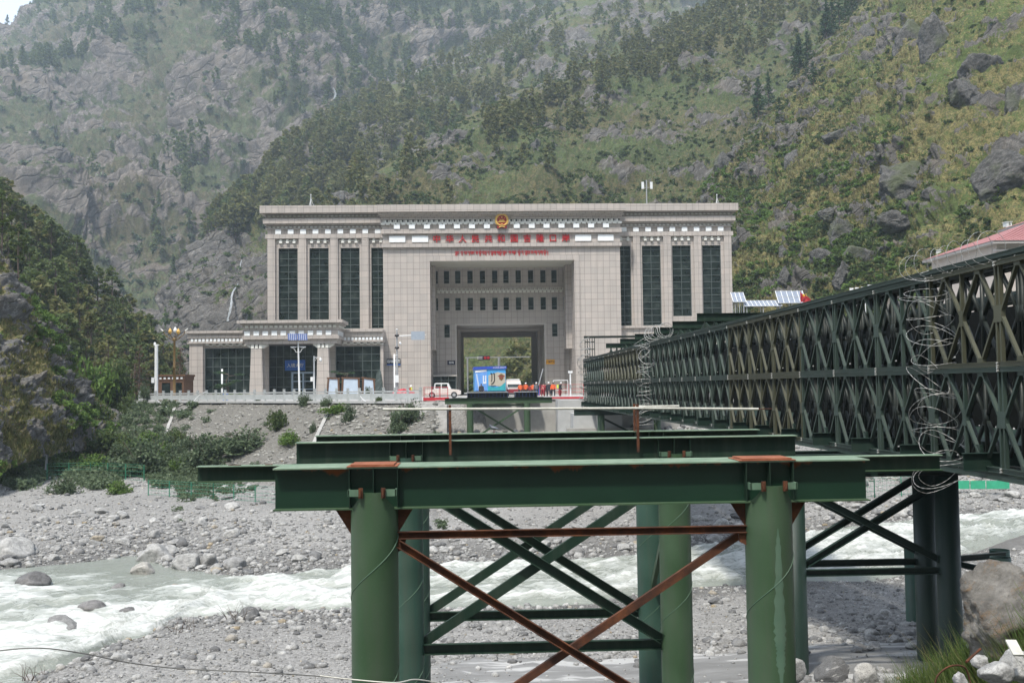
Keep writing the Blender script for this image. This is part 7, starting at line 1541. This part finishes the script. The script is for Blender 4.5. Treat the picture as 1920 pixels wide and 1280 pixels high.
for pts, w_ in (([(.16, .80), (.16+.08, .80), (.24, .52), (.2, .44)], .11), ([(.30, .80), (.385, .80), (.385, .48), (.3, .36), (.2, .32)], .11)):
    for a, c_ in zip(pts[:-1], pts[1:]): b.bar((X(a[0]), y-.06, Z(a[1])), (X(c_[0]), y-.06, Z(c_[1])), w_, .03, (0, 1, 0))
b.bar((X(.18), y-.06, Z(.25)), (X(.45), y-.06, Z(.25)), .04, .03, (0, 1, 0)); part(b, 'j_mark', 'black', t_)
b = MB(); cx_, cz_ = X(.76), Z(.62); b.prism([(cx_-.32, cz_+.28), (cx_, cz_+.45), (cx_+.32, cz_+.28), (cx_+.26, cz_-.2), (cx_, cz_-.42), (cx_-.26, cz_-.2)], 'y', y-.05, y-.031); part(b, 'crest', 'gold_pole', t_)
b = MB()
for dx in (-.2, -.07, .07, .2): b.box(cx_+dx-.025, cx_+dx+.025, y-.06, y-.051, cz_-.22, cz_+.1)
b.box(cx_-.45, cx_+.45, y-.06, y-.051, cz_+.12, cz_+.2); part(b, 'crest_stripes', 'cloth_red', t_)
dirv = Vector((xm-xa, -3.0, 0)); Ls = dirv.length; dn = dirv.normalized(); nrm = Vector((dn.y, -dn.x, 0)); nrm = nrm if nrm.y < 0 else -nrm; S0 = Vector((xa, y+3, 0))
def side(pts, name, m_, off=.02): 
    b = MB(); A = [S0+dn*(u*Ls)+nrm*off+Vector((0, 0, Z(v))) for u, v in pts]; B = [a+nrm*.02 for a in A]; n = len(A); b.add(A+B, [tuple(range(n-1, -1, -1)), tuple(range(n, 2*n))]+[(i, (i+1) % n, (i+1) % n+n, i+n) for i in range(n)]); part(b, name, m_, t_)
side([(.02, .02), (.98, .02), (.98, .98), (.02, .98)], 'side_panel', 't_blue2', .003); side([(.05, .86), (.95, .9), (.95, .99), (.05, .96)], 'white_header', 'white_paint', .03)
side([(.66, .42), (.74, .42), (.74, .72), (.66, .72)], 'u_mark', 'white_paint', .03); side([(.84, .42), (.92, .42), (.92, .72), (.84, .72)], 'u_mark', 'white_paint', .03); side([(.66, .34), (.92, .34), (.92, .42), (.66, .42)], 'u_mark', 'white_paint', .033); side([(.1, .8), (.2, .8), (.4, .1), (.3, .1)], 'pale_stripe', 'pale_blue', .03)
b = MB(); b.box(xa, xb, y+.3, y+7, .45, .749); part(b, 'chassis', 'black', t_)
for xx in (xm+.25, xb-.35):
    for yy in (y+1.0, y+6): b = MB(); b.tube([(xx-.12, yy, .48), (xx+.14, yy, .48)], .47, 18); part(b, 'wheel', 'black', t_)
text('banner_lettering', '山水相连 友谊长存', t_, 0.35, -0.13, zt-.18, .2, .005, M['white_paint'])
# black truck rear beside it
x0, x1 = at(884, 720, 136).x, at(893, 720, 136).x; q = MB(); q.box(x0, x1, 136, 139, .6, 4.2); 
# red tarpaulin heap
rs = np.random.RandomState(3); V, Fc = ico(4); V = V.copy(); V[:, 2] = np.maximum(V[:, 2], -0.1); V *= (1+0.18*fbm(V+5, 0.5, 4, ridged=True))[:, None]; p = at(757, 741, 110); o = link('red_tarpaulin', np_mesh('red_tarpaulin', V*np.array([1.25, .7, .75]), Fc, M['red_paint'], smooth=True), (p.x, 110, 0.35)); tag(o, 'bright red tarpaulin heap behind the railing left of the pickup', 'tarpaulin')
# steel modules on the far trestle
M['mod_blue'] = paint('dark_blue_module_paint', (0.012, 0.02, 0.06), (0.02, 0.04, 0.11), 0.03, 0.5, 1.0, 0.3)
for a, e, lb in ((876, 952, 'long dark blue ribbed steel module lying on the far trestle'), (966, 1007, 'short dark blue ribbed steel module at right on the far trestle')):
    y = 95.2; x0, x1 = at(a, 738, y).x, at(e, 738, y).x; t_ = thing('steel_module', lb, 'steel module', ((x0+x1)/2, y, .26)); b = MB(); b.box(x0, x1, y, y+2.6, .28, .72); part(b, 'core', 'black', t_); b = MB(); b.box(x0-.05, x1+.05, y-.25, y+2.7, .725, .78); part(b, 'top_plate', 'grey_paint', t_); b = MB(); b.box(x0-.05, x1+.05, y-.25, y+2.7, .256, .277); part(b, 'base_plate', 'black', t_)
    n = int((x1-x0)/.34)
    for k in range(n+1): xx = x0+.03+(x1-x0-.06)*k/n; b = MB(); b.box(xx-.03, xx+.03, y-.22, y-.003, .279, .724); part(b, 'rib', 'mod_blue', t_)
# red fences and edge boards
def fence_(name, label, pts, h, m_, posts=1.6, rails=(0.15, 0.6, 1.1), mesh_=None, z0=0.0, vert=None, cat='fence', pr=.035, rr=.022):
    t_ = thing(name, label, cat, (pts[0][0], pts[0][1], z0)); P_ = [Vector((*p[:2], p[2] if len(p) > 2 else z0)) for p in pts]
    for a, b_ in zip(P_[:-1], P_[1:]):
        n = max(1, int(round((b_-a).length/posts)))
        for k in range(n+1):
            c = a.lerp(b_, k/n); q = MB(); q.tube([c, c+Vector((0, 0, h))], pr, 8); part(q, 'post', m_, t_)
        q = MB()
        for r in rails: q.tube([a+Vector((0, 0, r*h)), b_+Vector((0, 0, r*h))], rr, 6)
        part(q, 'rail', m_, t_)
        if vert:
            q = MB(); n = int((b_-a).length/vert)
            for k in range(n+1): c = a.lerp(b_, k/n); q.tube([c+Vector((0, 0, .05)), c+Vector((0, 0, h*.95))], rr*.5, 4)
            part(q, 'bars', m_, t_)
    return t_
g1_, g2_ = at(796, 741, 100).x, at(840, 741, 99).x
fence_('red_fence', 'red tubular fence in front of the pickup', [(g1_, 99.0), (g2_, 98.2)], 1.35, 'red_paint', 1.0, (.08, .5, .97), vert=.18)
fence_('red_fence', 'thin red fence behind the people right of the portal', [(at(1012, 741, 131).x, 131), (at(1094, 741, 131).x, 131)], 1.5, 'red_paint', 2.2, (.3, .6, .98), vert=.45)
q = MB(); q.box(g1_, at(842, 745, 97.6).x, 97.3, 97.6, .004, .32); o = q.build('red_edge_board', M['red_paint']); tag(o, 'red board on the platform edge under the red tubular fence', 'board')
q = MB(); q.box(at(1008, 745, 99).x, at(1093, 745, 99).x, 98.6, 98.9, .004, .2); o = q.build('red_edge_board', M['red_paint']); tag(o, 'long red board lying on the platform edge right of the far trestle', 'board')
x0, x1 = at(1038, 741, 127).x, at(1065, 741, 127).x; q = MB(); zt = at(1050, 713, 127).z
for xx in (x0, x1): q.tube([(xx, 127, 0), (xx, 127, zt)], .04, 8)
q.tube([(x0, 127, zt), (x1, 127, zt)], .04, 8); q.tube([(x0, 127, zt*.4), (x1, 127, zt*.4)], .03, 8); o = q.build('goalpost', M['white_paint']); tag(o, 'rectangular white pipe frame standing behind the people', 'frame')
y = 106; p = at(1070, 745, y); zt = at(1070, 699, y).z; t_ = thing('signpost', 'white signpost with a small rectangular board at the bridge end', 'signpost', (p.x, y, 0)); q = MB(); q.tube([(p.x, y, 0), (p.x, y, zt)], .08, 10); part(q, 'pole', 'white_paint', t_); q = MB(); q.box(p.x-.24, p.x+.24, y-.12, y-.09, zt-.02, zt+.22); part(q, 'board', 'white_paint', t_); q = MB(); q.cbox((p.x, y-.15, zt*.48), (.18, .12, .3)); part(q, 'box', 'grey_paint', t_)
y = 140; a, b_ = at(1008, 728, y), at(1018, 691, y); t_ = thing('barrier_boom', 'pale grey barrier boom raised at a steep slant in the right of the portal', 'barrier', (a.x, y, 0)); q = MB(); q.bar((a.x, y, a.z), b_, .14, .2, (0, 1, 0)); part(q, 'boom', 'grey_paint', t_); q = MB(); q.box(a.x-.25, a.x+.25, y-.2, y+.3, 0, 1.1); part(q, 'housing', 'blue', t_)
# lane gantry beyond the passage
y = 205; x0, x1 = at(877, 700, y).x, at(936, 700, y).x; zt = at(900, 669, y).z; t_ = thing('lane_gantry', 'slim grey lane gantry seen through the passage carrying a purple sign', 'gantry', ((x0+x1)/2, y, 0))
for xx, w_ in ((x0, .3), (x1, .45)): q = MB(); q.tube([(xx, y, 0), (xx, y, zt)], w_*.6, 10); part(q, 'post', 'grey_paint', t_)
q = MB(); q.box(x0-.5, x1+6.5, y-.12, y+.12, zt-.2, zt); part(q, 'beam', 'grey_paint', t_); q = MB(); a, b_ = at(897, 667, y-.3), at(918.5, 674.5, y-.3); q.box(a.x, b_.x, y-.3, y-.2, b_.z, a.z); s_ = part(q, 'sign', 'navy', t_)
for px in (909.5, 915.5): q = MB(); c = at(px, 670.5, y-.35); q.tube([(c.x, y-.36, c.z), (c.x, y-.31, c.z)], .3, 16); part(q, 'red_roundel', 'red_paint', s_)
q = MB(); a = at(900, 670.5, y-.35)
for dz in (-.15, .15): q.box(a.x-.6, a.x+.5, y-.35, y-.31, a.z+dz-.06, a.z+dz+.06)
part(q, 'sign_text_line', 'white_paint', s_)
# ------------------------------------------------------------------ things on the roof and the hillside
for px, lb in ((583, 'small tripod lightning mast on the left part of the roof'), (1344.5, 'small tripod lightning mast on the right part of the roof')):
    y = 156; p = at(px, 386, y); zb = z_top-0.2; zt = at(px, 367, y).z; t_ = thing('roof_mast', lb, 'mast', (p.x, y, zb)); q = MB(); q.tube([(p.x, y, zb), (p.x, y, zt)], .08, 8, radii=[.09, .04]); part(q, 'pole', 'white_paint', t_); q = MB()
    for a in (0, 2.1, 4.2): q.tube([(p.x+.95*math.cos(a), y+.95*math.sin(a), zb), (p.x, y, zt-.4)], .025, 5)
    part(q, 'stay', 'white_paint', t_); q = MB(); q.lathe((p.x, y, zt), [(.0, 0), (.13, .08), (.0, .3)], 8); part(q, 'tip', 'white_paint', t_)
p = at(1302.5, 382, 156); q = MB(); q.lathe((p.x, 156, z_top-.2), [(.15, 0), (.15, .45), (.5, .55), (.5, .7), (.3, .95), (0, 1.0)], 16); o = q.build('satellite_dome', M['white_paint']); tag(o, 'small white dome antenna on the right part of the roof', 'antenna')
p = at(529, 384, 156); q = MB(); q.lathe((p.x-.4, 156, z_top-.9), [(.3, 0), (.35, .6), (.2, .95), (0, 1.0)], 12); q.box(p.x+.05, p.x+.45, 155.8, 156.2, z_top-.9, z_top+.15); o = q.build('roof_vent', M['grey_paint']); tag(o, 'small vent and box on the far left roof edge', 'vent')
p = on_hill('near_hillside', 1213, 480); y = 240; a = at(1213, 388, y); zt = at(1213, 338, y).z; t_ = thing('phone_mast', 'thin phone mast with two white panels on the slope above the roof', 'mast', (a.x, y, 20)); q = MB(); q.tube([(a.x, y, 15), (a.x, y, zt)], .16, 8); part(q, 'pole', 'grey_paint', t_)
for px in (1205, 1221): c = at(px, 348, y); q = MB(); q.box(c.x-.3, c.x+.3, y-.3, y, c.z-.85, c.z+.85); part(q, 'antenna_panel', 'white_paint', t_)
q = MB(); q.tube([(at(1205, 352, y).x, y-.1, at(1205, 352, y).z), (at(1221, 352, y).x, y-.1, at(1205, 352, y).z)], .06, 6); part(q, 'cross_arm', 'grey_paint', t_)
# solar arrays on a flat shelter
M['pv'] = varied('pale_reflective_solar_cells', (0.16, 0.19, 0.24), (0.24, 0.27, 0.33), 2, 0.35)
for a, e, t0, t1, cols, lb in ((1375, 1393, 548, 566, 3, 'narrow solar array right against the building corner'), (1397, 1460, 563, 574, 9, 'long low tilted solar array right of the building'), (1460, 1504, 545, 568, 5, 'squarer upright solar array beside the red flag')):
    y = 138; A, B = at(a, t1, y), at(e, t0, y+1.5); t_ = thing('solar_array', lb, 'solar array', ((A.x+B.x)/2, y, 0)); q = MB(); q.add([(A.x, y, A.z), (B.x, y, A.z), (B.x, y+1.5, B.z), (A.x, y+1.5, B.z), (A.x, y+.05, A.z-.08), (B.x, y+.05, A.z-.08), (B.x, y+1.55, B.z-.08), (A.x, y+1.55, B.z-.08)], [(0, 1, 2, 3), (7, 6, 5, 4), (0, 4, 5, 1), (1, 5, 6, 2), (2, 6, 7, 3), (3, 7, 4, 0)]); o = part(q, 'panel', 'pv', t_)
    q = MB()
    for k in range(cols+1): xx = A.x+(B.x-A.x)*k/cols; q.bar((xx, y-.02, A.z+.01), (xx, y+1.48, B.z+.01), .07, .04)
    for k in range(3): f = k/2; q.bar((A.x, y+1.5*f-.02, A.z+(B.z-A.z)*f+.01), (B.x, y+1.5*f-.02, A.z+(B.z-A.z)*f+.01), .07, .04)
    part(q, 'panel_frame', 'white_paint', o); q = MB()
    for xx in (A.x+.3, (A.x+B.x)/2, B.x-.3): q.tube([(xx, y+.2, 0), (xx, y+.2, A.z)], .06, 6); q.tube([(xx, y+1.4, 0), (xx, y+1.4, B.z-.1)], .06, 6)
    part(q, 'stand', 'grey_paint', t_)
y = 60.0; a = at(1501.5, 572, y); zt = at(1501.5, 546, y).z; t_ = thing('flag', 'red flag with yellow stars drooping from a short staff above the bridge', 'flag', (a.x, y, 3.8)); q = MB(); q.tube([(a.x, y, 3.6), (a.x, y, zt)], .02, 6); part(q, 'staff', 'red_paint', t_)
q = MB(); n = 10; vs = []
for k in range(n+1):
    u_ = k/n
    for j in range(5): v_ = j/4; vs.append((a.x+.03+u_*.62, y+.06*math.sin(u_*7+v_), zt-.08-v_*.55*(1-.45*u_)-u_*.42))
q.add(vs, [(k*5+j, k*5+j+1, (k+1)*5+j+1, (k+1)*5+j) for k in range(n) for j in range(4)], 0, True); fl = part(q, 'cloth', 'red_paint', t_); q = MB()
for (sx, sz, r) in ((.16, -.25, .1), (.3, -.2, .035), (.33, -.3, .035)): star(q, a.x+sx, zt+sz, r, y-.09)
part(q, 'stars', varied('flag_yellow', (.7, .45, .03), (.75, .5, .05), 3), fl)
for px, py, w_, lb in ((1597, 542, 7, 'small white board leftmost on the truss top'), (1607, 541, 7, 'small white board second on the truss top'), (1623, 540, 16, 'wider white board on the truss top'), (1640, 536, 26, 'long white board on the truss top nearest the red roofs')):
    y = 110; p = at(px, py+4, y); q = MB(); s_ = y/F; q.box(p.x-w_*s_/2, p.x+w_*s_/2, y, y+.1, p.z, p.z+8*s_*.8); q.tube([(p.x, y+.15, 0), (p.x, y+.15, p.z+.1)], .05, 6); o = q.build('white_board', M['white_paint']); tag(o, lb, 'board')
# red roofed houses on the right
M['roof_red'] = varied('pinkish_red_roof_sheet', (0.25, 0.10, 0.098), (0.31, 0.135, 0.13), 1.2, 0.6); M['cream'] = varied('cream_render', (0.42, 0.37, 0.33), (0.5, 0.45, 0.4), .8, .8)
def house(name, label, px0, pyr, y, W_, D_, eave_py, ridge):
    p = at(px0, eave_py, y); x0 = p.x; ze = p.z; t_ = thing(name, label, 'house', (x0+W_/2, y, 0)); q = MB(); holes = [(x0+2.5+k*3.4, x0+4.0+k*3.4, ze-3.2, ze-1.5) for k in range(int((W_-4)/3.4))]
    cut_wall(q, x0+.8, x0+W_-.8, -1, ze-.3, y+.8, y+1.1, holes); q.box(x0+.8, x0+1.1, y+1.101, y+D_-.8, -1, ze-.3); part(q, 'wall', 'cream', t_)
    for h in holes: g = MB(); g.box(h[0], h[1], y+.95, y+1.0, h[2], h[3]); part(g, 'window', 'glass', t_)
    q = MB(); q.box(x0, x0+W_, y, y+D_, ze-.29, ze); q.box(x0+.4, x0+W_-.4, y+.4, y+.79, ze-1.1, ze-.9); part(q, 'eaves', 'trim', t_)
    q = MB(); zr = ze+ridge; r0, r1 = x0+D_*.5, x0+W_-D_*.5; q.add([(x0-.1, y-.1, ze+.005), (x0+W_+.1, y-.1, ze+.005), (x0+W_+.1, y+D_+.1, ze+.005), (x0-.1, y+D_+.1, ze+.005), (r0, y+D_/2, zr), (r1, y+D_/2, zr)], [(0, 1, 5, 4), (2, 3, 4, 5), (3, 0, 4), (1, 2, 5), (3, 2, 1, 0)]); ro = part(q, 'roof', 'roof_red', t_)
    n = int(W_/.5)
    for k in range(n):
        q = MB(); xx = x0+.3+k*.5; f = min(1, (xx-x0)/(D_*.5), (x0+W_-xx)/(D_*.5)); q.bar((xx, y-.08, ze+.03), (xx, y-.1+f*D_/2, ze+.03+f*ridge), .04, .05); part(q, 'roof_seam', 'roof_red', ro)
house('red_roofed_house', 'nearer cream house with a low pinkish red hipped roof behind the bridge', 1862, 446, 105, 24, 17, 451, 3.2)
house('red_roofed_house', 'upper cream house with a red roof at the very right edge', 1982, 410, 128, 22, 15, 399, 2.6)
for px, py, lb in ((1757, 465, 'tiny white louvred box uphill behind the lower red roof'), (1888, 415, 'tiny white box beside the upper red roof')):
    p = on_hill('near_hillside', px, py+6); y = p.y-.6; q = MB(); q.box(p.x-.45, p.x+.45, y, y+1.2, p.z-.8, p.z+.3); q.box(p.x-.55, p.x+.55, y-.1, y+1.3, p.z+.301, p.z+.4); o = q.build('louvred_box', M['white_paint']); tag(o, lb, 'box')
# ------------------------------------------------------------------ left bank: camera mast, cable, green fences
gz = lambda x, y: float(ground(np.array([x]), np.array([y]))[0])
y = 104; a, b_ = at(86, 862, y), at(95, 788, y); t_ = thing('camera_mast', 'leaning dark pole with a small camera and box among the left bushes', 'mast', (a.x, y, a.z)); q = MB(); q.tube([(a.x, y, a.z-1), b_], .11, 10); part(q, 'pole', 'grey_paint', t_); q = MB(); q.lathe((b_.x-.1, y, b_.z-.1), [(0, 0), (.22, .1), (.22, .35), (0, .45)], 10); part(q, 'camera', 'white_paint', t_)
c = at(89, 841, y-.2); q = MB(); q.cbox((c.x, y-.25, c.z), (.5, .2, .36)); part(q, 'panel_box', 'white_paint', t_); c = at(99, 810, y); q = MB(); q.cbox((c.x, y, c.z), (.25, .2, .5)); part(q, 'junction_box', 'white_paint', t_)
def cable(name, label, pts, r, m_, n=24, cat='cable'):
    V = polyl([tuple(p) for p in pts], np.linspace(0, 1, n*(len(pts)-1))); q = MB(); q.tube([Vector(v) for v in V], r, 5); o = q.build(name, M[m_]); return tag(o, label, cat)
cable('cable', 'pale cable sagging from the leaning camera pole up to the terrace corner', [b_, at(125, 802, 110), at(160, 806, 116), at(200, 801, 123), at(245, 780, 130), at(277, 754, 134)], .05, 'galv')
cable('hose', 'white hose looping down the stones below the left end of the railing', [at(296, 752, 130), at(315, 764, 126), at(335, 769, 124), at(355, 760, 124), at(372, 742, 125), at(385, 734, 126)], .028, 'white_paint', cat='hose')
cable('hose', 'white hose looping off the railing beside the carved stone', [at(660, 733, 106), at(672, 737, 104.5), at(680, 748, 103), at(695, 756, 102), at(715, 757, 101.5)], .028, 'white_paint', cat='hose')
M['green_wire'] = varied('green_plastic_wire', (0.02, 0.16, 0.09), (0.04, 0.24, 0.14), 3, .5)
def wire_fence(label, pts, h, y_of=None, post=2.6):
    W3 = []
    for px, py in pts:
        p = None
        for yy in np.arange(56, 125, .5):
            c = at(px, py, yy)
            if c.z <= gz(c.x, yy): p = (c.x, yy, gz(c.x, yy)); break
        W3.append(p or tuple(at(px, py, 100)))
    return fence_('wire_fence', label, W3, h, 'green_wire', post, (.1, .35, .6, .85, 1.0), vert=.35, pr=.04, rr=.012)
wire_fence('green wire fence running through the bushes at the left', [(88, 900), (170, 898), (270, 905)], 1.6)
wire_fence('low green wire fence on the gravel behind the long beam', [(278, 930), (400, 938), (520, 948), (640, 952)], 1.3)
wire_fence('green wire fence across the gravel between the right piles', [(1520, 945), (1640, 935), (1740, 930)], 1.5)
y = 78; t_ = thing('green_net_fence', 'bright green net panels standing on the far bank under the right end of the bridge', 'fence', (at(1840, 915, y).x, y, -6)); 
for a, e in ((1790, 1818), (1820, 1848), (1850, 1893)):
    A, B = at(a, 914, y), at(e, 916, y); q = MB(); q.box(A.x, B.x, y, y+.04, A.z-.1, A.z+.55); part(q, 'net_panel', varied('green_safety_net', (.03, .3, .16), (.05, .4, .24), 2, .6), t_)
# pigeon on the third girder
M['pigeon_wing'] = varied('pigeon_wing_grey', (.09, .1, .12), (.17, .18, .2), 14, .6)
y = 22.68; p = at(926, 811, y); t_ = thing('pigeon', 'grey pigeon standing on the third girder', 'bird', (p.x, y, ZT), None, 0); t_.scale = (.75, .75, .75)
b = MB(); prof = [(-.16, .115, .012), (-.10, .125, .028), (-.03, .145, .052), (.04, .16, .055), (.08, .185, .042), (.105, .215, .026), (.12, .24, .026), (.135, .25, .018)]
b.tube([(-x_, 0, z_) for x_, z_, r_ in prof], .05, 12, radii=[r_ for *_, r_ in prof]); b.build('body', varied('pigeon_grey', (.06, .065, .085), (.12, .13, .16), 9, .6), t_); b = MB(); b.tube([(-.135, 0, .25), (-.16, 0, .243)], .008, 6, radii=[.008, .002]); b.build('beak', M['black'], t_)
b = MB(); b.tube([(.0, .03, .1), (0, .03, .004)], .005, 5); b.tube([(.01, -.03, .1), (.01, -.03, .004)], .005, 5); b.build('legs', M['cloth_red'], t_); b = MB(); b.prism([(.10, .12), (.24, .085), (.235, .075), (.09, .1)], 'y', -.025, .025); b.build('tail', M['cloth_dark'], t_)
for s_ in (-1, 1): b = MB(); b.tube([(-.07, s_*.045, .17), (0, s_*.055, .155), (.1, s_*.035, .125), (.17, s_*.02, .11)], .02, 8, radii=[.02, .032, .024, .005]); b.build('wing', M['pigeon_wing'], t_)
# foreground wires, twigs, rods
M['wire_grey'] = varied('thin_grey_cable', (0.1, 0.1, 0.09), (0.17, 0.165, 0.15), 5, .6)
cable('cable', 'thin grey cable hanging across the lower left corner close to the camera', [at(-60, 1226, 9), at(60, 1214, 9), at(150, 1223, 9.2), at(240, 1241, 9.5), at(330, 1252, 9.8), at(450, 1258, 10), at(560, 1264, 10.5), at(660, 1272, 11)], .006, 'wire_grey')
cable('cable', 'pale wire crossing in front of the left piles at the bottom edge', [at(600, 1266, 8), at(660, 1273, 8), at(740, 1279, 8), at(780, 1273, 8.2), at(830, 1281, 8.4)], .006, 'galv')
cable('rusty_rod', 'bent rusty rod arching out of the rubble at the lower right', [at(1752, 1292, 9.5), at(1758, 1266, 9.5), at(1782, 1248, 9.5), at(1810, 1252, 9.6), at(1822, 1290, 9.6)], .009, 'rust', cat='rod')
cable('rusty_rod', 'short rusty rod leaning against the large stained boulder', [at(1812, 1240, 10.2), at(1838, 1216, 10.4)], .014, 'rust', cat='rod')
q = MB(); A, B = at(1895, 1200, 9.8), at(1910, 1228, 9.6); q.bar(A, B, .1, .02); o = q.build('pale_board', M['galv']); tag(o, 'short pale board lying on the rubble at the right edge', 'board')
for k, (px, py, hh, lb) in enumerate(((440, 1165, 40, 'bare dry twigs sticking up beside the speckled boulder'), (345, 1190, 36, 'thin dry twigs at the waterline of the near bank'), (70, 1275, 30, 'dark roots bent over the water at the lower left'))):
    c = None
    p = atz(px, py, WZ+.3); b = MB(); s_ = p.y/F
    for j in range(11):
        q = Vector((p.x+rnd.uniform(-.5, .5), p.y, p.z)); pts = [q]; d = Vector((rnd.uniform(-.6, .9), rnd.uniform(-.3, .3), 1)).normalized()
        for _ in range(5): q = q+d*hh*s_*.22; d = (d+Vector((rnd.uniform(-.5, .5), rnd.uniform(-.3, .3), rnd.uniform(-.5, .2)))).normalized(); pts.append(q)
        b.tube(pts, .01, 4, radii=[.014, .012, .01, .008, .005, .003])
    o = b.build('dry_twigs', M['bark']); tag(o, lb, 'twigs')
# waterfalls on the mountain
wfm = mat('falling_water', (.3, .32, .33), .5, 0, .3)
def fall(name, pts, hn, w0, w1, label=None):
    P_ = []; q = MB()
    for px, py in pts: c = on_hill(hn, px, py); P_.append(at(px, py, c.y-9.0))
    V = polyl([tuple(p) for p in P_], np.linspace(0, 1, 60))
    for j in range(5):
        U_ = V.copy(); U_[:, 0] += w1*1.3*fbm(np.stack([np.arange(60)*.15, np.full(60, j*3.7), np.zeros(60)], -1), 1.0, 3) + (j-2)*w1*.35*np.linspace(.2, 1, 60)
        q.tube([Vector(v) for v in U_], 1, 5, radii=[(w0+(w1-w0)*k/59)*.3*(1+.6*math.sin(k*1.7+j)) for k in range(60)])
    o = q.build(name, wfm); tag(o, kind='structure')
fall('waterfall', [(453, 487), (449, 505), (446, 530), (436, 550), (433, 575), (427, 602)], 'forested_spur', .12, .4)
fall('waterfall', [(625, 165), (629, 176), (627, 186)], 'far_mountain', .5, 1.0)
# ------------------------------------------------------------------ hazy air
hb = MB(); hb.box(-1500, 1700, -720, 1950, -12, 900); hz = hb.build('haze', mat('haze_surface', (1, 1, 1)), origin=(0, 0, 0)); tag(hz, kind='stuff')
hm = bpy.data.materials.new('hazy_air'); hm.use_nodes = True; n = hm.node_tree.nodes; n.clear(); ho = n.new('ShaderNodeOutputMaterial'); pv = n.new('ShaderNodeVolumePrincipled')
pv.inputs['Color'].default_value = (0.72, 0.86, 1.0, 1); pv.inputs['Density'].default_value = 0.00020; pv.inputs['Anisotropy'].default_value = 0.2
hm.node_tree.links.new(pv.outputs[0], ho.inputs['Volume']); hz.data.materials.clear(); hz.data.materials.append(hm)
